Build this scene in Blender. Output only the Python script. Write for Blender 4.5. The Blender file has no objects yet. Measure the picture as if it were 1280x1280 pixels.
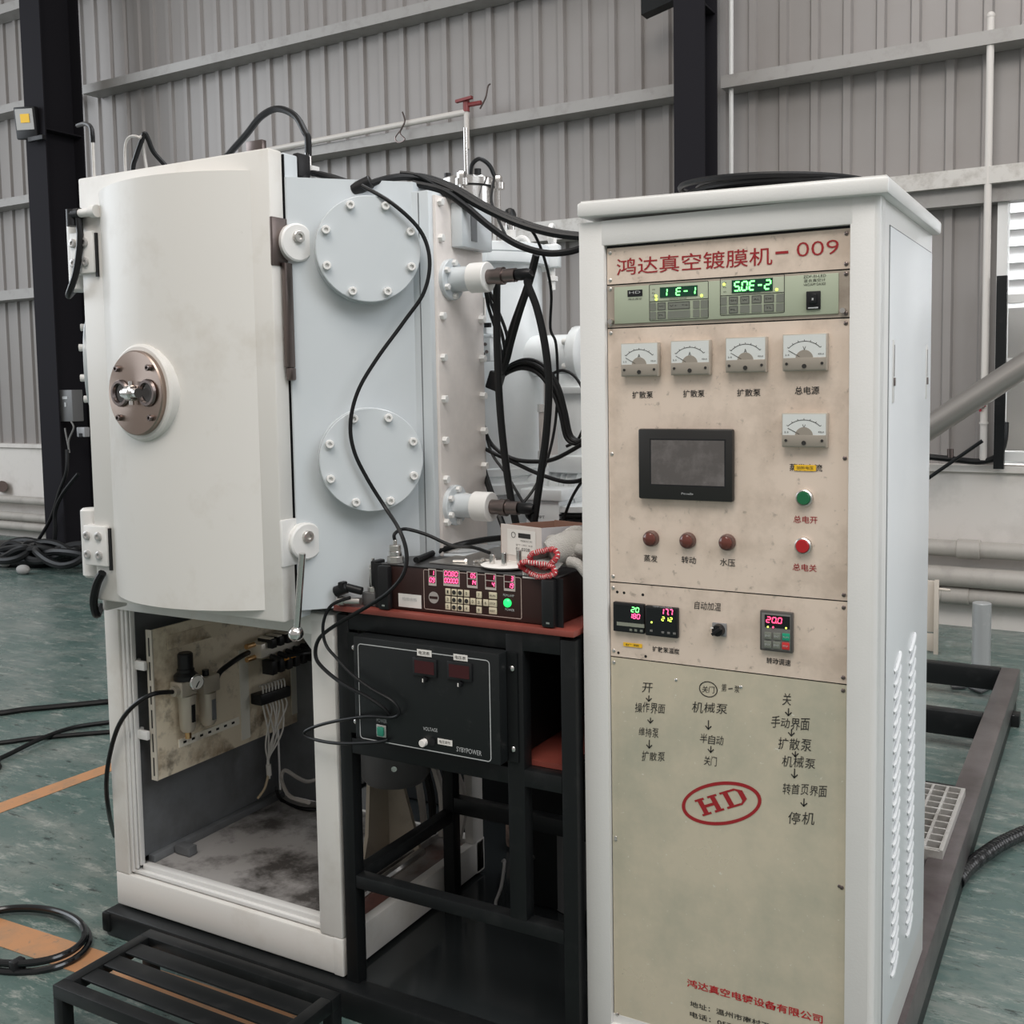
import bpy, bmesh, math, random
from mathutils import Vector, Matrix
random.seed(7)
S = bpy.context.scene
COL = S.collection
PI = math.pi

# ---------------------------------------------------------------- camera
cd = bpy.data.cameras.new('camera')
cd.sensor_width = 36.0
cd.lens = 37.3748
cd.shift_y = -0.04375
cd.clip_end = 200
cam = bpy.data.objects.new('camera', cd)
COL.objects.link(cam)
_c = [[0.870308, -0.023322, 0.491955, 0.912741], [0.492229, 0.07482, -0.867245, -2.018366], [-0.016582, 0.996924, 0.076596, 1.53]]
cam.matrix_world = Matrix(_c + [[0, 0, 0, 1]])
S.camera = cam

# ---------------------------------------------------------------- world, lamps, exposure
wd = bpy.data.worlds.new('hall_daylight')
S.world = wd
wd.use_nodes = True
_n = wd.node_tree.nodes
_bg = _n['Background']
_bg.inputs[0].default_value = (1.0, 0.965, 0.93, 1)
_bg.inputs[1].default_value = 0.40

def area(name, loc, target, sx, sy, watts, col):
    l = bpy.data.lights.new(name, 'AREA')
    l.shape = 'RECTANGLE'; l.size = sx; l.size_y = sy; l.energy = watts; l.color = col
    o = bpy.data.objects.new(name, l); COL.objects.link(o)
    o.location = loc
    o.rotation_euler = (Vector(target) - Vector(loc)).to_track_quat('-Z', 'Y').to_euler()
    return o
area('roof_skylight', (0.5, -3.2, 6.6), (-0.6, 0.4, 1.3), 4, 3, 260, (1.0, 0.94, 0.88))
area('added_right_fill', (5.6, -2.0, 5.6), (-0.5, 0.6, 1.3), 3.5, 3.5, 210, (0.90, 0.95, 1.0))  # added lamp for daylight from the right, raised to brighten valve and plate
area('added_rear_fill', (5.2, 3.9, 2.9), (-0.7, 0.3, 1.0), 3.2, 4, 90, (0.96, 0.97, 1.0))  # added lamp, no known gate; lights the valve, side plate and floor sheen
area('added_overhead_fill', (0.6, 2.0, 7.0), (-0.5, 0.8, 1.0), 4, 2, 130, (0.95, 0.97, 1.0))  # second overhead lamp added to lift the dim valve and side plate
area('left_hall_windows', (-10.5, -1.5, 4.2), (-3.5, 1.8, 0.0), 8, 5, 470, (0.86, 0.93, 1.0))
S.view_settings.view_transform = 'Standard'
S.view_settings.look = 'None'
S.view_settings.gamma = 1.0
S.view_settings.exposure = 0.0

# ---------------------------------------------------------------- materials
def srgb(r, g, b):
    f = lambda c: (c / 255 / 12.92) if c / 255 <= 0.04045 else ((c / 255 + 0.055) / 1.055) ** 2.4
    return (f(r), f(g), f(b))
MATS = {}
def M(name, col, rough=0.5, metal=0.0, spots=None, wear=None, bump=None, emit=0.0, spec=0.5, coat=0.0, rvar=0.0, aniso=None, alpha=None):
    """principled material; spots / wear = (colour, noise scale, low, high, amount[, stretch])"""
    if name in MATS: return MATS[name]
    m = bpy.data.materials.new(name); m.use_nodes = True
    nt = m.node_tree; N = nt.nodes; L = nt.links
    b = N['Principled BSDF']
    b.inputs['Roughness'].default_value = rough
    b.inputs['Metallic'].default_value = metal
    b.inputs['Specular IOR Level'].default_value = spec
    b.inputs['Coat Weight'].default_value = coat
    b.inputs['Coat Roughness'].default_value = 0.12
    src = N.new('ShaderNodeRGB'); src.outputs[0].default_value = (*col, 1)
    cur = src.outputs[0]
    tc = N.new('ShaderNodeTexCoord')
    for lay in (spots, wear):
        if not lay: continue
        c2, sc, lo, hi, amt = lay[:5]
        st = lay[5] if len(lay) > 5 else (1, 1, 1)
        mp = N.new('ShaderNodeMapping'); mp.inputs['Scale'].default_value = st
        L.new(tc.outputs['Object'], mp.inputs[0])
        nz = N.new('ShaderNodeTexNoise'); nz.inputs['Scale'].default_value = sc
        nz.inputs['Detail'].default_value = 6; nz.inputs['Roughness'].default_value = 0.65
        L.new(mp.outputs[0], nz.inputs['Vector'])
        rp = N.new('ShaderNodeMapRange'); rp.inputs[1].default_value = lo; rp.inputs[2].default_value = hi
        rp.inputs[3].default_value = 0; rp.inputs[4].default_value = amt
        L.new(nz.outputs[0], rp.inputs[0])
        mx = N.new('ShaderNodeMix'); mx.data_type = 'RGBA'
        L.new(rp.outputs[0], mx.inputs[0]); L.new(cur, mx.inputs[6]); mx.inputs[7].default_value = (*c2, 1)
        cur = mx.outputs[2]
    L.new(cur, b.inputs['Base Color'])
    if rvar:
        nz = N.new('ShaderNodeTexNoise'); nz.inputs['Scale'].default_value = 3.5; nz.inputs['Detail'].default_value = 5
        L.new(tc.outputs['Object'], nz.inputs['Vector'])
        rp = N.new('ShaderNodeMapRange'); rp.inputs[1].default_value = 0.3; rp.inputs[2].default_value = 0.7
        rp.inputs[3].default_value = rough - rvar; rp.inputs[4].default_value = rough + rvar
        L.new(nz.outputs[0], rp.inputs[0]); L.new(rp.outputs[0], b.inputs['Roughness'])
    if bump:
        nz = N.new('ShaderNodeTexNoise'); nz.inputs['Scale'].default_value = bump[0]; nz.inputs['Detail'].default_value = 3
        L.new(tc.outputs['Object'], nz.inputs['Vector'])
        bp = N.new('ShaderNodeBump'); bp.inputs['Strength'].default_value = bump[1]; bp.inputs['Distance'].default_value = 0.01
        L.new(nz.outputs[0], bp.inputs['Height']); L.new(bp.outputs[0], b.inputs['Normal'])
    if aniso:
        b.inputs['Anisotropic'].default_value = 0.8
        tg = N.new('ShaderNodeTangent'); tg.direction_type = 'RADIAL'; tg.axis = aniso
        L.new(tg.outputs[0], b.inputs['Tangent'])
    if emit:
        b.inputs['Emission Color'].default_value = (*col, 1); b.inputs['Emission Strength'].default_value = emit
    MATS[name] = m
    return m

WHITE = M('white_gloss_paint', (0.69, 0.67, 0.635), 0.42, spots=((0.46, 0.41, 0.34), 4.0, 0.54, 0.80, 0.55), wear=((0.45, 0.41, 0.36), 60, 0.70, 0.85, 0.5), coat=0.08)
WHITE2 = M('white_cabinet_paint', (0.71, 0.70, 0.68), 0.3, spots=((0.6, 0.6, 0.58), 4.0, 0.5, 0.9, 0.4), bump=(220, 0.05))
WHITE4 = M('lightened_white_pump_paint', (0.80, 0.83, 0.84), 0.25, spots=((0.58, 0.62, 0.64), 6.0, 0.5, 0.8, 0.4), coat=0.2)  # chamber white lightened in place of light missing behind the chamber
WHITE3 = M('bluish_white_chamber_paint', (0.57, 0.605, 0.625), 0.25, spots=((0.5, 0.55, 0.58), 6.0, 0.5, 0.8, 0.4), coat=0.3)
BLACKP = M('black_steel_paint', (0.008, 0.009, 0.0095), 0.42, spec=0.25, wear=((0.03, 0.03, 0.03), 14, 0.55, 0.85, 0.6))
BLACKR = M('black_rubber', (0.006, 0.0063, 0.007), 0.4, spec=0.3)
BLACKPL = M('black_plastic', (0.010, 0.010, 0.011), 0.42, spec=0.35)
BLACKG = M('black_gloss', (0.008, 0.009, 0.010), 0.15)
STEEL = M('polished_steel', (0.72, 0.70, 0.68), 0.18, 1.0)
BRUSH = M('brushed_steel', (0.62, 0.60, 0.57), 0.34, 1.0, spots=((0.42, 0.36, 0.31), 8, 0.5, 0.8, 0.5))
SPUN = M('spun_steel', (0.36, 0.285, 0.245), 0.28, 1.0, aniso='Y')
SMOKE = M('smoked_steel', (0.20, 0.165, 0.155), 0.3, 1.0)
BRASS = M('brass', (0.72, 0.45, 0.22), 0.3, 1.0)
PANEL = M('stained_steel_panel', (0.78, 0.65, 0.545), 0.40, 0.2, spots=((0.50, 0.40, 0.32), 7, 0.46, 0.68, 0.7), wear=((0.26, 0.21, 0.17), 55, 0.61, 0.70, 0.55), rvar=0.08)
PANELB = M('lower_steel_panel', (0.68, 0.60, 0.465), 0.34, 0.3, spots=((0.42, 0.42, 0.33), 3.5, 0.42, 0.66, 0.7), wear=((0.85, 0.83, 0.75), 95, 0.655, 0.69, 0.6), rvar=0.1)
GREENGREY = M('grey_green_faceplate', srgb(168, 176, 154), 0.45)
RED = M('red_paint_lettering', srgb(150, 28, 34), 0.5)
INK = M('black_ink', (0.02, 0.018, 0.016), 0.6)
YEL = M('yellow_label', srgb(240, 190, 40), 0.5)
PAPER = M('white_label_paper', (0.75, 0.72, 0.68), 0.6)
REDBOARD = M('red_brown_board', (0.24, 0.055, 0.04), 0.42, spots=((0.13, 0.035, 0.028), 10, 0.4, 0.8, 0.6))
CONSOLE = M('dark_brown_console', (0.036, 0.017, 0.015), 0.45, spec=0.3)
CREAM = M('cream_keys', (0.62, 0.55, 0.40), 0.5)
ZINC = M('galvanised_steel', (0.55, 0.53, 0.50), 0.45, 0.35, spots=((0.30, 0.27, 0.24), 14, 0.45, 0.7, 0.7))
GIRT = M('grey_steel_girt', (0.33, 0.315, 0.30), 0.5, 0.2, spots=((0.22, 0.2, 0.19), 9, 0.5, 0.75, 0.6))
SHEET = M('grey_sheet_cladding', (0.290, 0.270, 0.258), 0.42, 0.1, spots=((0.25, 0.228, 0.212), 1.2, 0.4, 0.8, 0.7))
PLINTHM = M('dusty_white_plaster', (0.66, 0.62, 0.58), 0.7, spots=((0.42, 0.39, 0.35), 3.5, 0.5, 0.8, 0.6), wear=((0.3, 0.27, 0.24), 20, 0.65, 0.85, 0.5))
COLUMN = M('dark_column_paint', (0.016, 0.015, 0.018), 0.75, spec=0.1)
PVC = M('dusty_grey_pipe', (0.40, 0.37, 0.335), 0.45, spots=((0.22, 0.2, 0.18), 6, 0.5, 0.8, 0.6))
CONDUIT = M('pale_conduit', (0.62, 0.58, 0.54), 0.4)
GREYMET = M('grey_inner_metal', (0.19, 0.20, 0.21), 0.42, 0.3, spots=((0.05, 0.045, 0.04), 4, 0.45, 0.8, 0.7))
DIRTY = M('dirty_base_plate', (0.36, 0.345, 0.335), 0.55, spots=((0.035, 0.03, 0.026), 5, 0.45, 0.62, 0.9), wear=((0.42, 0.40, 0.38), 38, 0.62, 0.8, 0.5))
RUSTY = M('rusty_plate', (0.22, 0.20, 0.185), 0.6, spots=((0.16, 0.055, 0.04), 4, 0.45, 0.6, 0.9), wear=((0.05, 0.04, 0.035), 14, 0.55, 0.75, 0.7))
MOUNT = M('stained_mounting_plate', (0.76, 0.67, 0.52), 0.45, 0.1, spots=((0.30, 0.20, 0.11), 5.5, 0.50, 0.66, 0.8), wear=((0.07, 0.05, 0.033), 13, 0.54, 0.70, 0.75))
RAIL = M('dark_steel_rail', (0.19, 0.165, 0.165), 0.32, 0.6, spots=((0.06, 0.045, 0.04), 5, 0.4, 0.75, 0.8))
PLATE = M('glossy_black_plate', (0.018, 0.021, 0.022), 0.16, 0.0, wear=((0.16, 0.16, 0.15), 95, 0.70, 0.76, 0.6), rvar=0.06)
GREYCAST = M('grey_cast_motor', (0.10, 0.10, 0.10), 0.45)
BEIGEP = M('beige_bracket_paint', (0.40, 0.35, 0.28), 0.45, spots=((0.15, 0.12, 0.09), 7, 0.5, 0.75, 0.6))
KNIT = M('grey_cotton_knit', (0.46, 0.44, 0.41), 0.9, bump=(400, 0.5))
CARD = M('white_carton', (0.66, 0.60, 0.56), 0.6)
CARDI = M('carton_inside', (0.27, 0.15, 0.11), 0.8)
WIREW = M('white_wire', (0.62, 0.60, 0.56), 0.45)
SCREEN = M('dusty_screen', (0.10, 0.09, 0.086), 0.16, spots=((0.17, 0.155, 0.15), 22, 0.45, 0.7, 0.9), wear=((0.30, 0.28, 0.27), 45, 0.68, 0.8, 0.5))
DIAL = M('meter_dial', (0.66, 0.68, 0.66), 0.3, coat=0.6)
METERB = M('meter_lower_cover', (0.36, 0.32, 0.27), 0.35, 0.3)
LGREEN = M('green_digits', (0.18, 1.0, 0.22), 0.5, emit=2.6)
LYEL = M('yellow_green_digits', (0.75, 1.0, 0.12), 0.5, emit=2.0)
LRED = M('red_digits', (1.0, 0.06, 0.16), 0.5, emit=2.6)
LPINK = M('pink_red_digits', (1.0, 0.09, 0.24), 0.5, emit=2.4)
DGREEN = M('dark_green_window', (0.004, 0.05, 0.025), 0.2)
DRED = M('dark_red_window', (0.045, 0.006, 0.008), 0.18)
GREENB = M('green_button', (0.01, 0.13, 0.05), 0.3)
REDB = M('red_button', (0.42, 0.015, 0.02), 0.3)
AMBER = M('brown_lamp_lens', (0.12, 0.028, 0.018), 0.2, coat=0.6)
GREYK = M('grey_keys', (0.17, 0.18, 0.15), 0.5)
VFD = M('grey_keypad', (0.16, 0.155, 0.145), 0.45)
TEAL = M('teal_key', (0.01, 0.30, 0.17), 0.45)
REDK = M('red_key', (0.55, 0.03, 0.03), 0.45)
WHITEM = M('white_trim', (0.75, 0.74, 0.72), 0.4)
BOXGREY = M('grey_switch_box', (0.14, 0.14, 0.14), 0.5)
ORANGE = M('orange_floor_paint', (0.50, 0.25, 0.12), 0.5, spots=((0.36, 0.22, 0.13), 9, 0.45, 0.65, 0.8), wear=((0.14, 0.15, 0.13), 30, 0.60, 0.68, 0.8))

# ---------------------------------------------------------------- mesh helpers
class MB:
    def __init__(self): self.b = bmesh.new(); self.k = 0
    def box(self, x0, y0, z0, x1, y1, z1, bev=0.0, seg=2, mtx=None):
        g = bmesh.ops.create_cube(self.b, size=1)
        vs = g['verts']
        cx, cy, cz = (x0+x1)/2, (y0+y1)/2, (z0+z1)/2
        e = 0.0003*(self.k % 5); self.k += 1      # keeps touching boxes of one weldment from sharing a face plane
        sx, sy, sz = abs(x1-x0)+e, abs(y1-y0)+e, abs(z1-z0)+e
        for v in vs:
            v.co = Vector((v.co.x*sx+cx, v.co.y*sy+cy, v.co.z*sz+cz))
        if bev > 0:
            bev = min(bev, 0.45*min(sx, sy, sz))
            es = set()
            for v in vs: es.update(v.link_edges)
            r = bmesh.ops.bevel(self.b, geom=list(es), offset=bev, segments=seg, affect='EDGES', profile=0.5)
            vs = list({v for f in r['faces'] for v in f.verts} | {v for v in vs if v.is_valid})
        if mtx is not None:
            for v in vs: v.co = mtx @ v.co
        return self
    def obox(self, c, ux, uy, uz, bev=0.0):
        """box centred on c with half-extent vectors ux, uy, uz"""
        ux, uy, uz = Vector(ux), Vector(uy), Vector(uz)
        m = Matrix(((ux.x, uy.x, uz.x, c[0]), (ux.y, uy.y, uz.y, c[1]), (ux.z, uy.z, uz.z, c[2]), (0, 0, 0, 1)))
        lx, ly, lz = ux.length, uy.length, uz.length
        mm = m @ Matrix.Diagonal((1/lx, 1/ly, 1/lz, 1))
        return self.box(-lx, -ly, -lz, lx, ly, lz, bev, mtx=mm)
    def frame(self, a):
        a = Vector(a).normalized()
        t = Vector((0, 0, 1)) if abs(a.z) < 0.9 else Vector((1, 0, 0))
        u = a.cross(t).normalized(); w = a.cross(u)
        return a, u, w
    def lathe(self, o, axis, prof, n=32, cap0=True, cap1=True):
        """prof = [(r, h), ...] along axis from o"""
        a, u, w = self.frame(axis); o = Vector(o); rings = []
        for r, h in prof:
            rings.append([self.b.verts.new(o + a*h + (u*math.cos(2*PI*i/n) + w*math.sin(2*PI*i/n))*max(r, 1e-5)) for i in range(n)])
        for k in range(len(rings)-1):
            for i in range(n):
                j = (i+1) % n
                self.b.faces.new((rings[k][i], rings[k][j], rings[k+1][j], rings[k+1][i]))
        if cap0: self.b.faces.new(list(reversed(rings[0])))
        if cap1: self.b.faces.new(rings[-1])
        return self
    def cyl(self, p, q, r, r2=None, n=20, bev=0.0):
        p, q = Vector(p), Vector(q); h = (q-p).length
        r2 = r if r2 is None else r2
        if bev > 0: prof = [(r-bev, 0), (r, bev), (r2, h-bev), (r2-bev, h)]
        else: prof = [(r, 0), (r2, h)]
        return self.lathe(p, q-p, prof, n)
    def tube(self, pts, r, n=8, sub=6, closed=False, cap=True):
        P = [Vector(p) for p in pts]
        Q = []
        m = len(P)
        if sub > 1 and m > 2:
            rng = range(m if closed else m-1)
            for i in rng:
                if closed: p0, p1, p2, p3 = P[i-1], P[i], P[(i+1) % m], P[(i+2) % m]
                else: p0, p1, p2, p3 = P[max(i-1, 0)], P[i], P[i+1], P[min(i+2, m-1)]
                for s in range(sub):
                    t = s/sub
                    Q.append(0.5*((2*p1) + (p2-p0)*t + (2*p0-5*p1+4*p2-p3)*t*t + (3*p1-p0-3*p2+p3)*t**3))
            if not closed: Q.append(P[-1])
        else: Q = P
        k = len(Q); rings = []
        up = None
        for i in range(k):
            if closed: d = Q[(i+1) % k] - Q[i-1]
            else: d = Q[min(i+1, k-1)] - Q[max(i-1, 0)]
            if d.length < 1e-9: d = Vector((0, 0, 1))
            d.normalize()
            if up is None: up = d.orthogonal().normalized()
            up = (up - d*up.dot(d))
            up = up.normalized() if up.length > 1e-6 else d.orthogonal().normalized()
            w = d.cross(up)
            rr = r(i/(k-1)) if callable(r) else r
            rings.append([self.b.verts.new(Q[i] + (up*math.cos(2*PI*j/n) + w*math.sin(2*PI*j/n))*rr) for j in range(n)])
        for i in range(k if closed else k-1):
            A, B = rings[i], rings[(i+1) % k]
            off = 0
            if closed and i == k-1:
                off = min(range(n), key=lambda s: (A[0].co-B[s].co).length)
            for j in range(n):
                jj = (j+1) % n
                self.b.faces.new((A[j], A[jj], B[(jj+off) % n], B[(j+off) % n]))
        if not closed and cap:
            self.b.faces.new(list(reversed(rings[0]))); self.b.faces.new(rings[-1])
        return self
    def prism(self, pts, vec):
        vec = Vector(vec)
        A = [self.b.verts.new(Vector(p)) for p in pts]; B = [self.b.verts.new(Vector(p)+vec) for p in pts]
        n = len(A)
        self.b.faces.new(list(reversed(A))); self.b.faces.new(B)
        for i in range(n):
            j = (i+1) % n
            self.b.faces.new((A[i], A[j], B[j], B[i]))
        return self
    def quad(self, *pts):
        self.b.faces.new([self.b.verts.new(Vector(p)) for p in pts]); return self
    def sphere(self, c, r, seg=16, scale=(1, 1, 1)):
        g = bmesh.ops.create_uvsphere(self.b, u_segments=seg, v_segments=max(6, seg*2//3), radius=r)
        for v in g['verts']: v.co = Vector((v.co.x*scale[0], v.co.y*scale[1], v.co.z*scale[2])) + Vector(c)
        return self
    def hexbolt(self, p, axis, r, h):
        return self.lathe(p, axis, [(r, 0), (r, h*0.85), (r*0.85, h)], 6)
    def sockbolt(self, p, axis, r, h):
        a = Vector(axis).normalized()
        return self.lathe(p, axis, [(r*0.98, 0), (r, h*0.85), (r*0.88, h), (r*0.5, h), (r*0.45, h*0.5)], 14)

WORLD = {}
def build(name, mb, mat, parent=None, angle=35, origin=None):
    b = mb.b
    bmesh.ops.recalc_face_normals(b, faces=b.faces)
    co = [v.co for v in b.verts]
    if origin is None:
        mn = Vector((min(c.x for c in co), min(c.y for c in co), min(c.z for c in co)))
        mx = Vector((max(c.x for c in co), max(c.y for c in co), max(c.z for c in co)))
        origin = Vector(((mn.x+mx.x)/2, (mn.y+mx.y)/2, mn.z))
    origin = Vector(origin)
    for v in b.verts: v.co -= origin
    me = bpy.data.meshes.new(name)
    b.to_mesh(me); b.free()
    me.polygons.foreach_set('use_smooth', [True]*len(me.polygons))
    me.set_sharp_from_angle(angle=math.radians(angle))
    for m in (mat if isinstance(mat, (list, tuple)) else [mat]): me.materials.append(m)
    o = bpy.data.objects.new(name, me); COL.objects.link(o)
    WORLD[o.name] = origin
    if parent is not None:
        o.parent = parent
        o.location = origin - WORLD[parent.name]
    else: o.location = origin
    return o
def thing(name, label, cat, loc=(0, 0, 0), group=None):
    o = bpy.data.objects.new(name, None); COL.objects.link(o)
    o.empty_display_size = 0.05
    o.location = loc; WORLD[o.name] = Vector(loc)
    return tag(o, label, cat, group)
def tag(o, label, cat, group=None):
    o['label'] = label; o['category'] = cat
    if group: o['group'] = group
    return o
def struct(o):
    o['kind'] = 'structure'; return o
def dup(o, loc, parent=None):
    """copy of a thing or part with copies of its children, placed at world loc"""
    c = o.copy(); COL.objects.link(c)
    WORLD[c.name] = Vector(loc)
    c.parent = parent
    c.location = Vector(loc) - (WORLD[parent.name] if parent else Vector((0, 0, 0)))
    for ch in list(o.children):
        dup(ch, Vector(loc) + (WORLD[ch.name] - WORLD[o.name]), c)
    return c

_txt = {}
def glyphs(body, shear=0.0, bold=0.0):
    k = (body, shear, bold)
    if k in _txt: return _txt[k]
    c = bpy.data.curves.new('lettering', 'FONT'); c.body = body; c.shear = shear; c.resolution_u = 3; c.offset = bold
    o = bpy.data.objects.new('lettering', c); COL.objects.link(o)
    dg = bpy.context.evaluated_depsgraph_get()
    me = bpy.data.meshes.new_from_object(o.evaluated_get(dg), depsgraph=dg)
    V = [v.co.copy() for v in me.vertices]; F = [tuple(p.vertices) for p in me.polygons]
    bpy.data.objects.remove(o); bpy.data.curves.remove(c); bpy.data.meshes.remove(me)
    _txt[k] = (V, F); return V, F
def put_text(mb, body, a, b, h, up=(0, 0, 1), shear=0.0, bold=0.0, lift=0.0):
    """flat lettering whose bounding box runs from a to b (its mid line) and is h high"""
    V, F = glyphs(body, shear, bold)
    x0 = min(v.x for v in V); x1 = max(v.x for v in V); y0 = min(v.y for v in V); y1 = max(v.y for v in V)
    a, b, up = Vector(a), Vector(b), Vector(up).normalized()
    d = b - a
    nrm = d.normalized().cross(up) * lift
    vs = [mb.b.verts.new(a + d*((v.x-x0)/(x1-x0)) + up*(((v.y-y0)/(y1-y0)-0.5)*h) + nrm) for v in V]
    for f in F:
        try: mb.b.faces.new([vs[i] for i in f])
        except ValueError: pass
    return mb
SEG = {'0': 'abcdef', '1': 'bc', '2': 'abged', '3': 'abgcd', '4': 'fgbc', '5': 'afgcd', '6': 'afgedc', '7': 'abc', '8': 'abcdefg', '9': 'abcfgd', 'E': 'afged', '-': 'g', ' ': '', '.': '', 'L': 'fed'}
def digits(mb, s, a, b, h, gap=0.35, y=None):
    """seven segment digits between points a and b, mid line, height h, on a face looking to -y"""
    a, b = Vector(a), Vector(b)
    chars = [c for c in s if c != '.']
    n = len(chars); d = (b-a); cw = d.length/n; e = d.normalized(); w = cw*(1-gap)/2; t = h*0.085
    up = Vector((0, 0, 1)); k = 0
    def bar(c, hx, hz):
        p = [c - e*hx - up*hz, c + e*hx - up*hz, c + e*hx + up*hz, c - e*hx + up*hz]
        mb.quad(*p)
    for ch in s:
        if ch == '.':
            c = a + e*(cw*k - cw*gap*0.25) - up*(h*0.45); bar(c, t, t); continue
        c = a + e*(cw*(k+0.5)); k += 1
        for q in SEG[ch]:
            sl = 0.12*h/2
            if q == 'a': bar(c+up*h*0.45+e*sl, w*0.8, t)
            if q == 'g': bar(c, w*0.8, t)
            if q == 'd': bar(c-up*h*0.45-e*sl, w*0.8, t)
            if q == 'f': bar(c-e*w+up*h*0.23+e*sl*.5, t, h*0.19)
            if q == 'b': bar(c+e*w+up*h*0.23+e*sl*.5, t, h*0.19)
            if q == 'e': bar(c-e*w-up*h*0.23-e*sl*.5, t, h*0.19)
            if q == 'c': bar(c+e*w-up*h*0.23-e*sl*.5, t, h*0.19)
    return mb

# ---------------------------------------------------------------- the hall
def floor_material():
    m = bpy.data.materials.new('worn_green_epoxy'); m.use_nodes = True
    nt = m.node_tree; N = nt.nodes; L = nt.links; b = N['Principled BSDF']
    tc = N.new('ShaderNodeTexCoord')
    def noise(sc, det=6, rough=0.6, stretch=(1, 1, 1)):
        mp = N.new('ShaderNodeMapping'); mp.inputs['Scale'].default_value = stretch
        L.new(tc.outputs['Object'], mp.inputs[0])
        n = N.new('ShaderNodeTexNoise'); n.inputs['Scale'].default_value = sc; n.inputs['Detail'].default_value = det
        n.inputs['Roughness'].default_value = rough; L.new(mp.outputs[0], n.inputs['Vector']); return n.outputs[0]
    def rng(i, a, c, lo=0.0, hi=1.0):
        r = N.new('ShaderNodeMapRange'); r.inputs[1].default_value = a; r.inputs[2].default_value = c
        r.inputs[3].default_value = lo; r.inputs[4].default_value = hi; L.new(i, r.inputs[0]); return r.outputs[0]
    def mix(f, a, c):
        x = N.new('ShaderNodeMix'); x.data_type = 'RGBA'; L.new(f, x.inputs[0])
        for k, v in ((6, a), (7, c)):
            if isinstance(v, tuple): x.inputs[k].default_value = (*v, 1)
            else: L.new(v, x.inputs[k])
        return x.outputs[2]
    c = mix(rng(noise(1.1), 0.35, 0.7), (0.085, 0.140, 0.126), (0.135, 0.178, 0.163))
    c = mix(rng(noise(2.2, 8, 0.7, (1, 2.2, 1)), 0.48, 0.66, 0, 0.7), c, (0.25, 0.265, 0.24))
    c = mix(rng(noise(16, 6, 0.7), 0.58, 0.72, 0, 0.7), c, (0.055, 0.09, 0.08))
    c = mix(rng(noise(7, 10, 0.8, (0.8, 2.6, 1)), 0.53, 0.64, 0, 0.8), c, (0.38, 0.39, 0.355))
    c = mix(rng(noise(11, 9, 0.75, (0.7, 2.4, 1)), 0.575, 0.65, 0, 0.9), c, (0.03, 0.04, 0.037))
    L.new(c, b.inputs['Base Color'])
    L.new(rng(noise(3.6, 7), 0.35, 0.65, 0.10, 0.34), b.inputs['Roughness'])
    bp = N.new('ShaderNodeBump'); bp.inputs['Strength'].default_value = 0.35; bp.inputs['Distance'].default_value = 0.006
    L.new(noise(14, 7, 0.7, (0.7, 1.8, 1)), bp.inputs['Height']); L.new(bp.outputs[0], b.inputs['Normal'])
    return m
mb = MB(); mb.box(-16, -9, -0.12, 8, 5.6, 0.0)
struct(build('floor', mb, floor_material(), origin=(0, 0, 0)))

WALLY = lambda x: 4.97 - 0.0255*(x-0.5)
WDIR = Vector((1, -0.0255, 0)).normalized(); WOUT = Vector((-0.0255, -1, 0)).normalized()
def wpt(x, off, z): return Vector((x, WALLY(x), z)) + WOUT*off

# plinth wall and cladding with an opening for the window
WX0, WX1, WZ0, WZ1 = 0.285, 1.75, 1.03, 2.62
mb = MB(); a = wpt(-15, 0, 0); b_ = wpt(7, 0, 0); t = -WOUT*0.2
mb.prism([a, b_, b_+Vector((0, 0, 0.96)), a+Vector((0, 0, 0.96))], t)
mb.prism([wpt(-15, 0.03, 0.96), wpt(7, 0.03, 0.96), wpt(7, 0.03, 1.0), wpt(-15, 0.03, 1.0)], -WOUT*0.22)
struct(build('wall_plinth', mb, PLINTHM))
def clad(x0, x1, z0, z1):
    """ribbed sheet: flat pans with a small raised rib every 0.2 m"""
    prof = []
    k0 = math.floor(x0/0.205); k1 = math.ceil(x1/0.205)
    for k in range(k0, k1+1):
        c = k*0.205
        for dx, off in ((-0.034, 0.0), (-0.022, 0.024), (0.022, 0.024), (0.034, 0.0)):
            x = c+dx
            if x0 < x < x1: prof.append((x, off))
    prof = [(x0, 0.0)] + prof + [(x1, 0.0)]
    m = MB(); A = []; B = []
    for x, off in prof:
        p = wpt(x, off-0.08, 0)
        A.append(m.b.verts.new(p+Vector((0, 0, z0)))); B.append(m.b.verts.new(p+Vector((0, 0, z1))))
    for i in range(len(A)-1): m.b.faces.new((A[i], A[i+1], B[i+1], B[i]))
    for x, off in prof:
        pass
    a, c = wpt(x0, -0.10, 0), wpt(x1, -0.10, 0)
    m.prism([a+Vector((0, 0, z0)), c+Vector((0, 0, z0)), c+Vector((0, 0, z1)), a+Vector((0, 0, z1))], -WOUT*0.04)
    return m
m1 = clad(-15, WX0, 0.98, 7.2)
for seg in ((WX0, WX1, WZ1, 7.2), (WX1, 7, 0.98, 7.2)):
    m2 = clad(*seg)
    me = bpy.data.meshes.new('tmp'); m2.b.to_mesh(me); m2.b.free(); m1.b.from_mesh(me); bpy.data.meshes.remove(me)
struct(build('wall_back', m1, SHEET, angle=12, origin=(0, 4.9, 0)))

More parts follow.
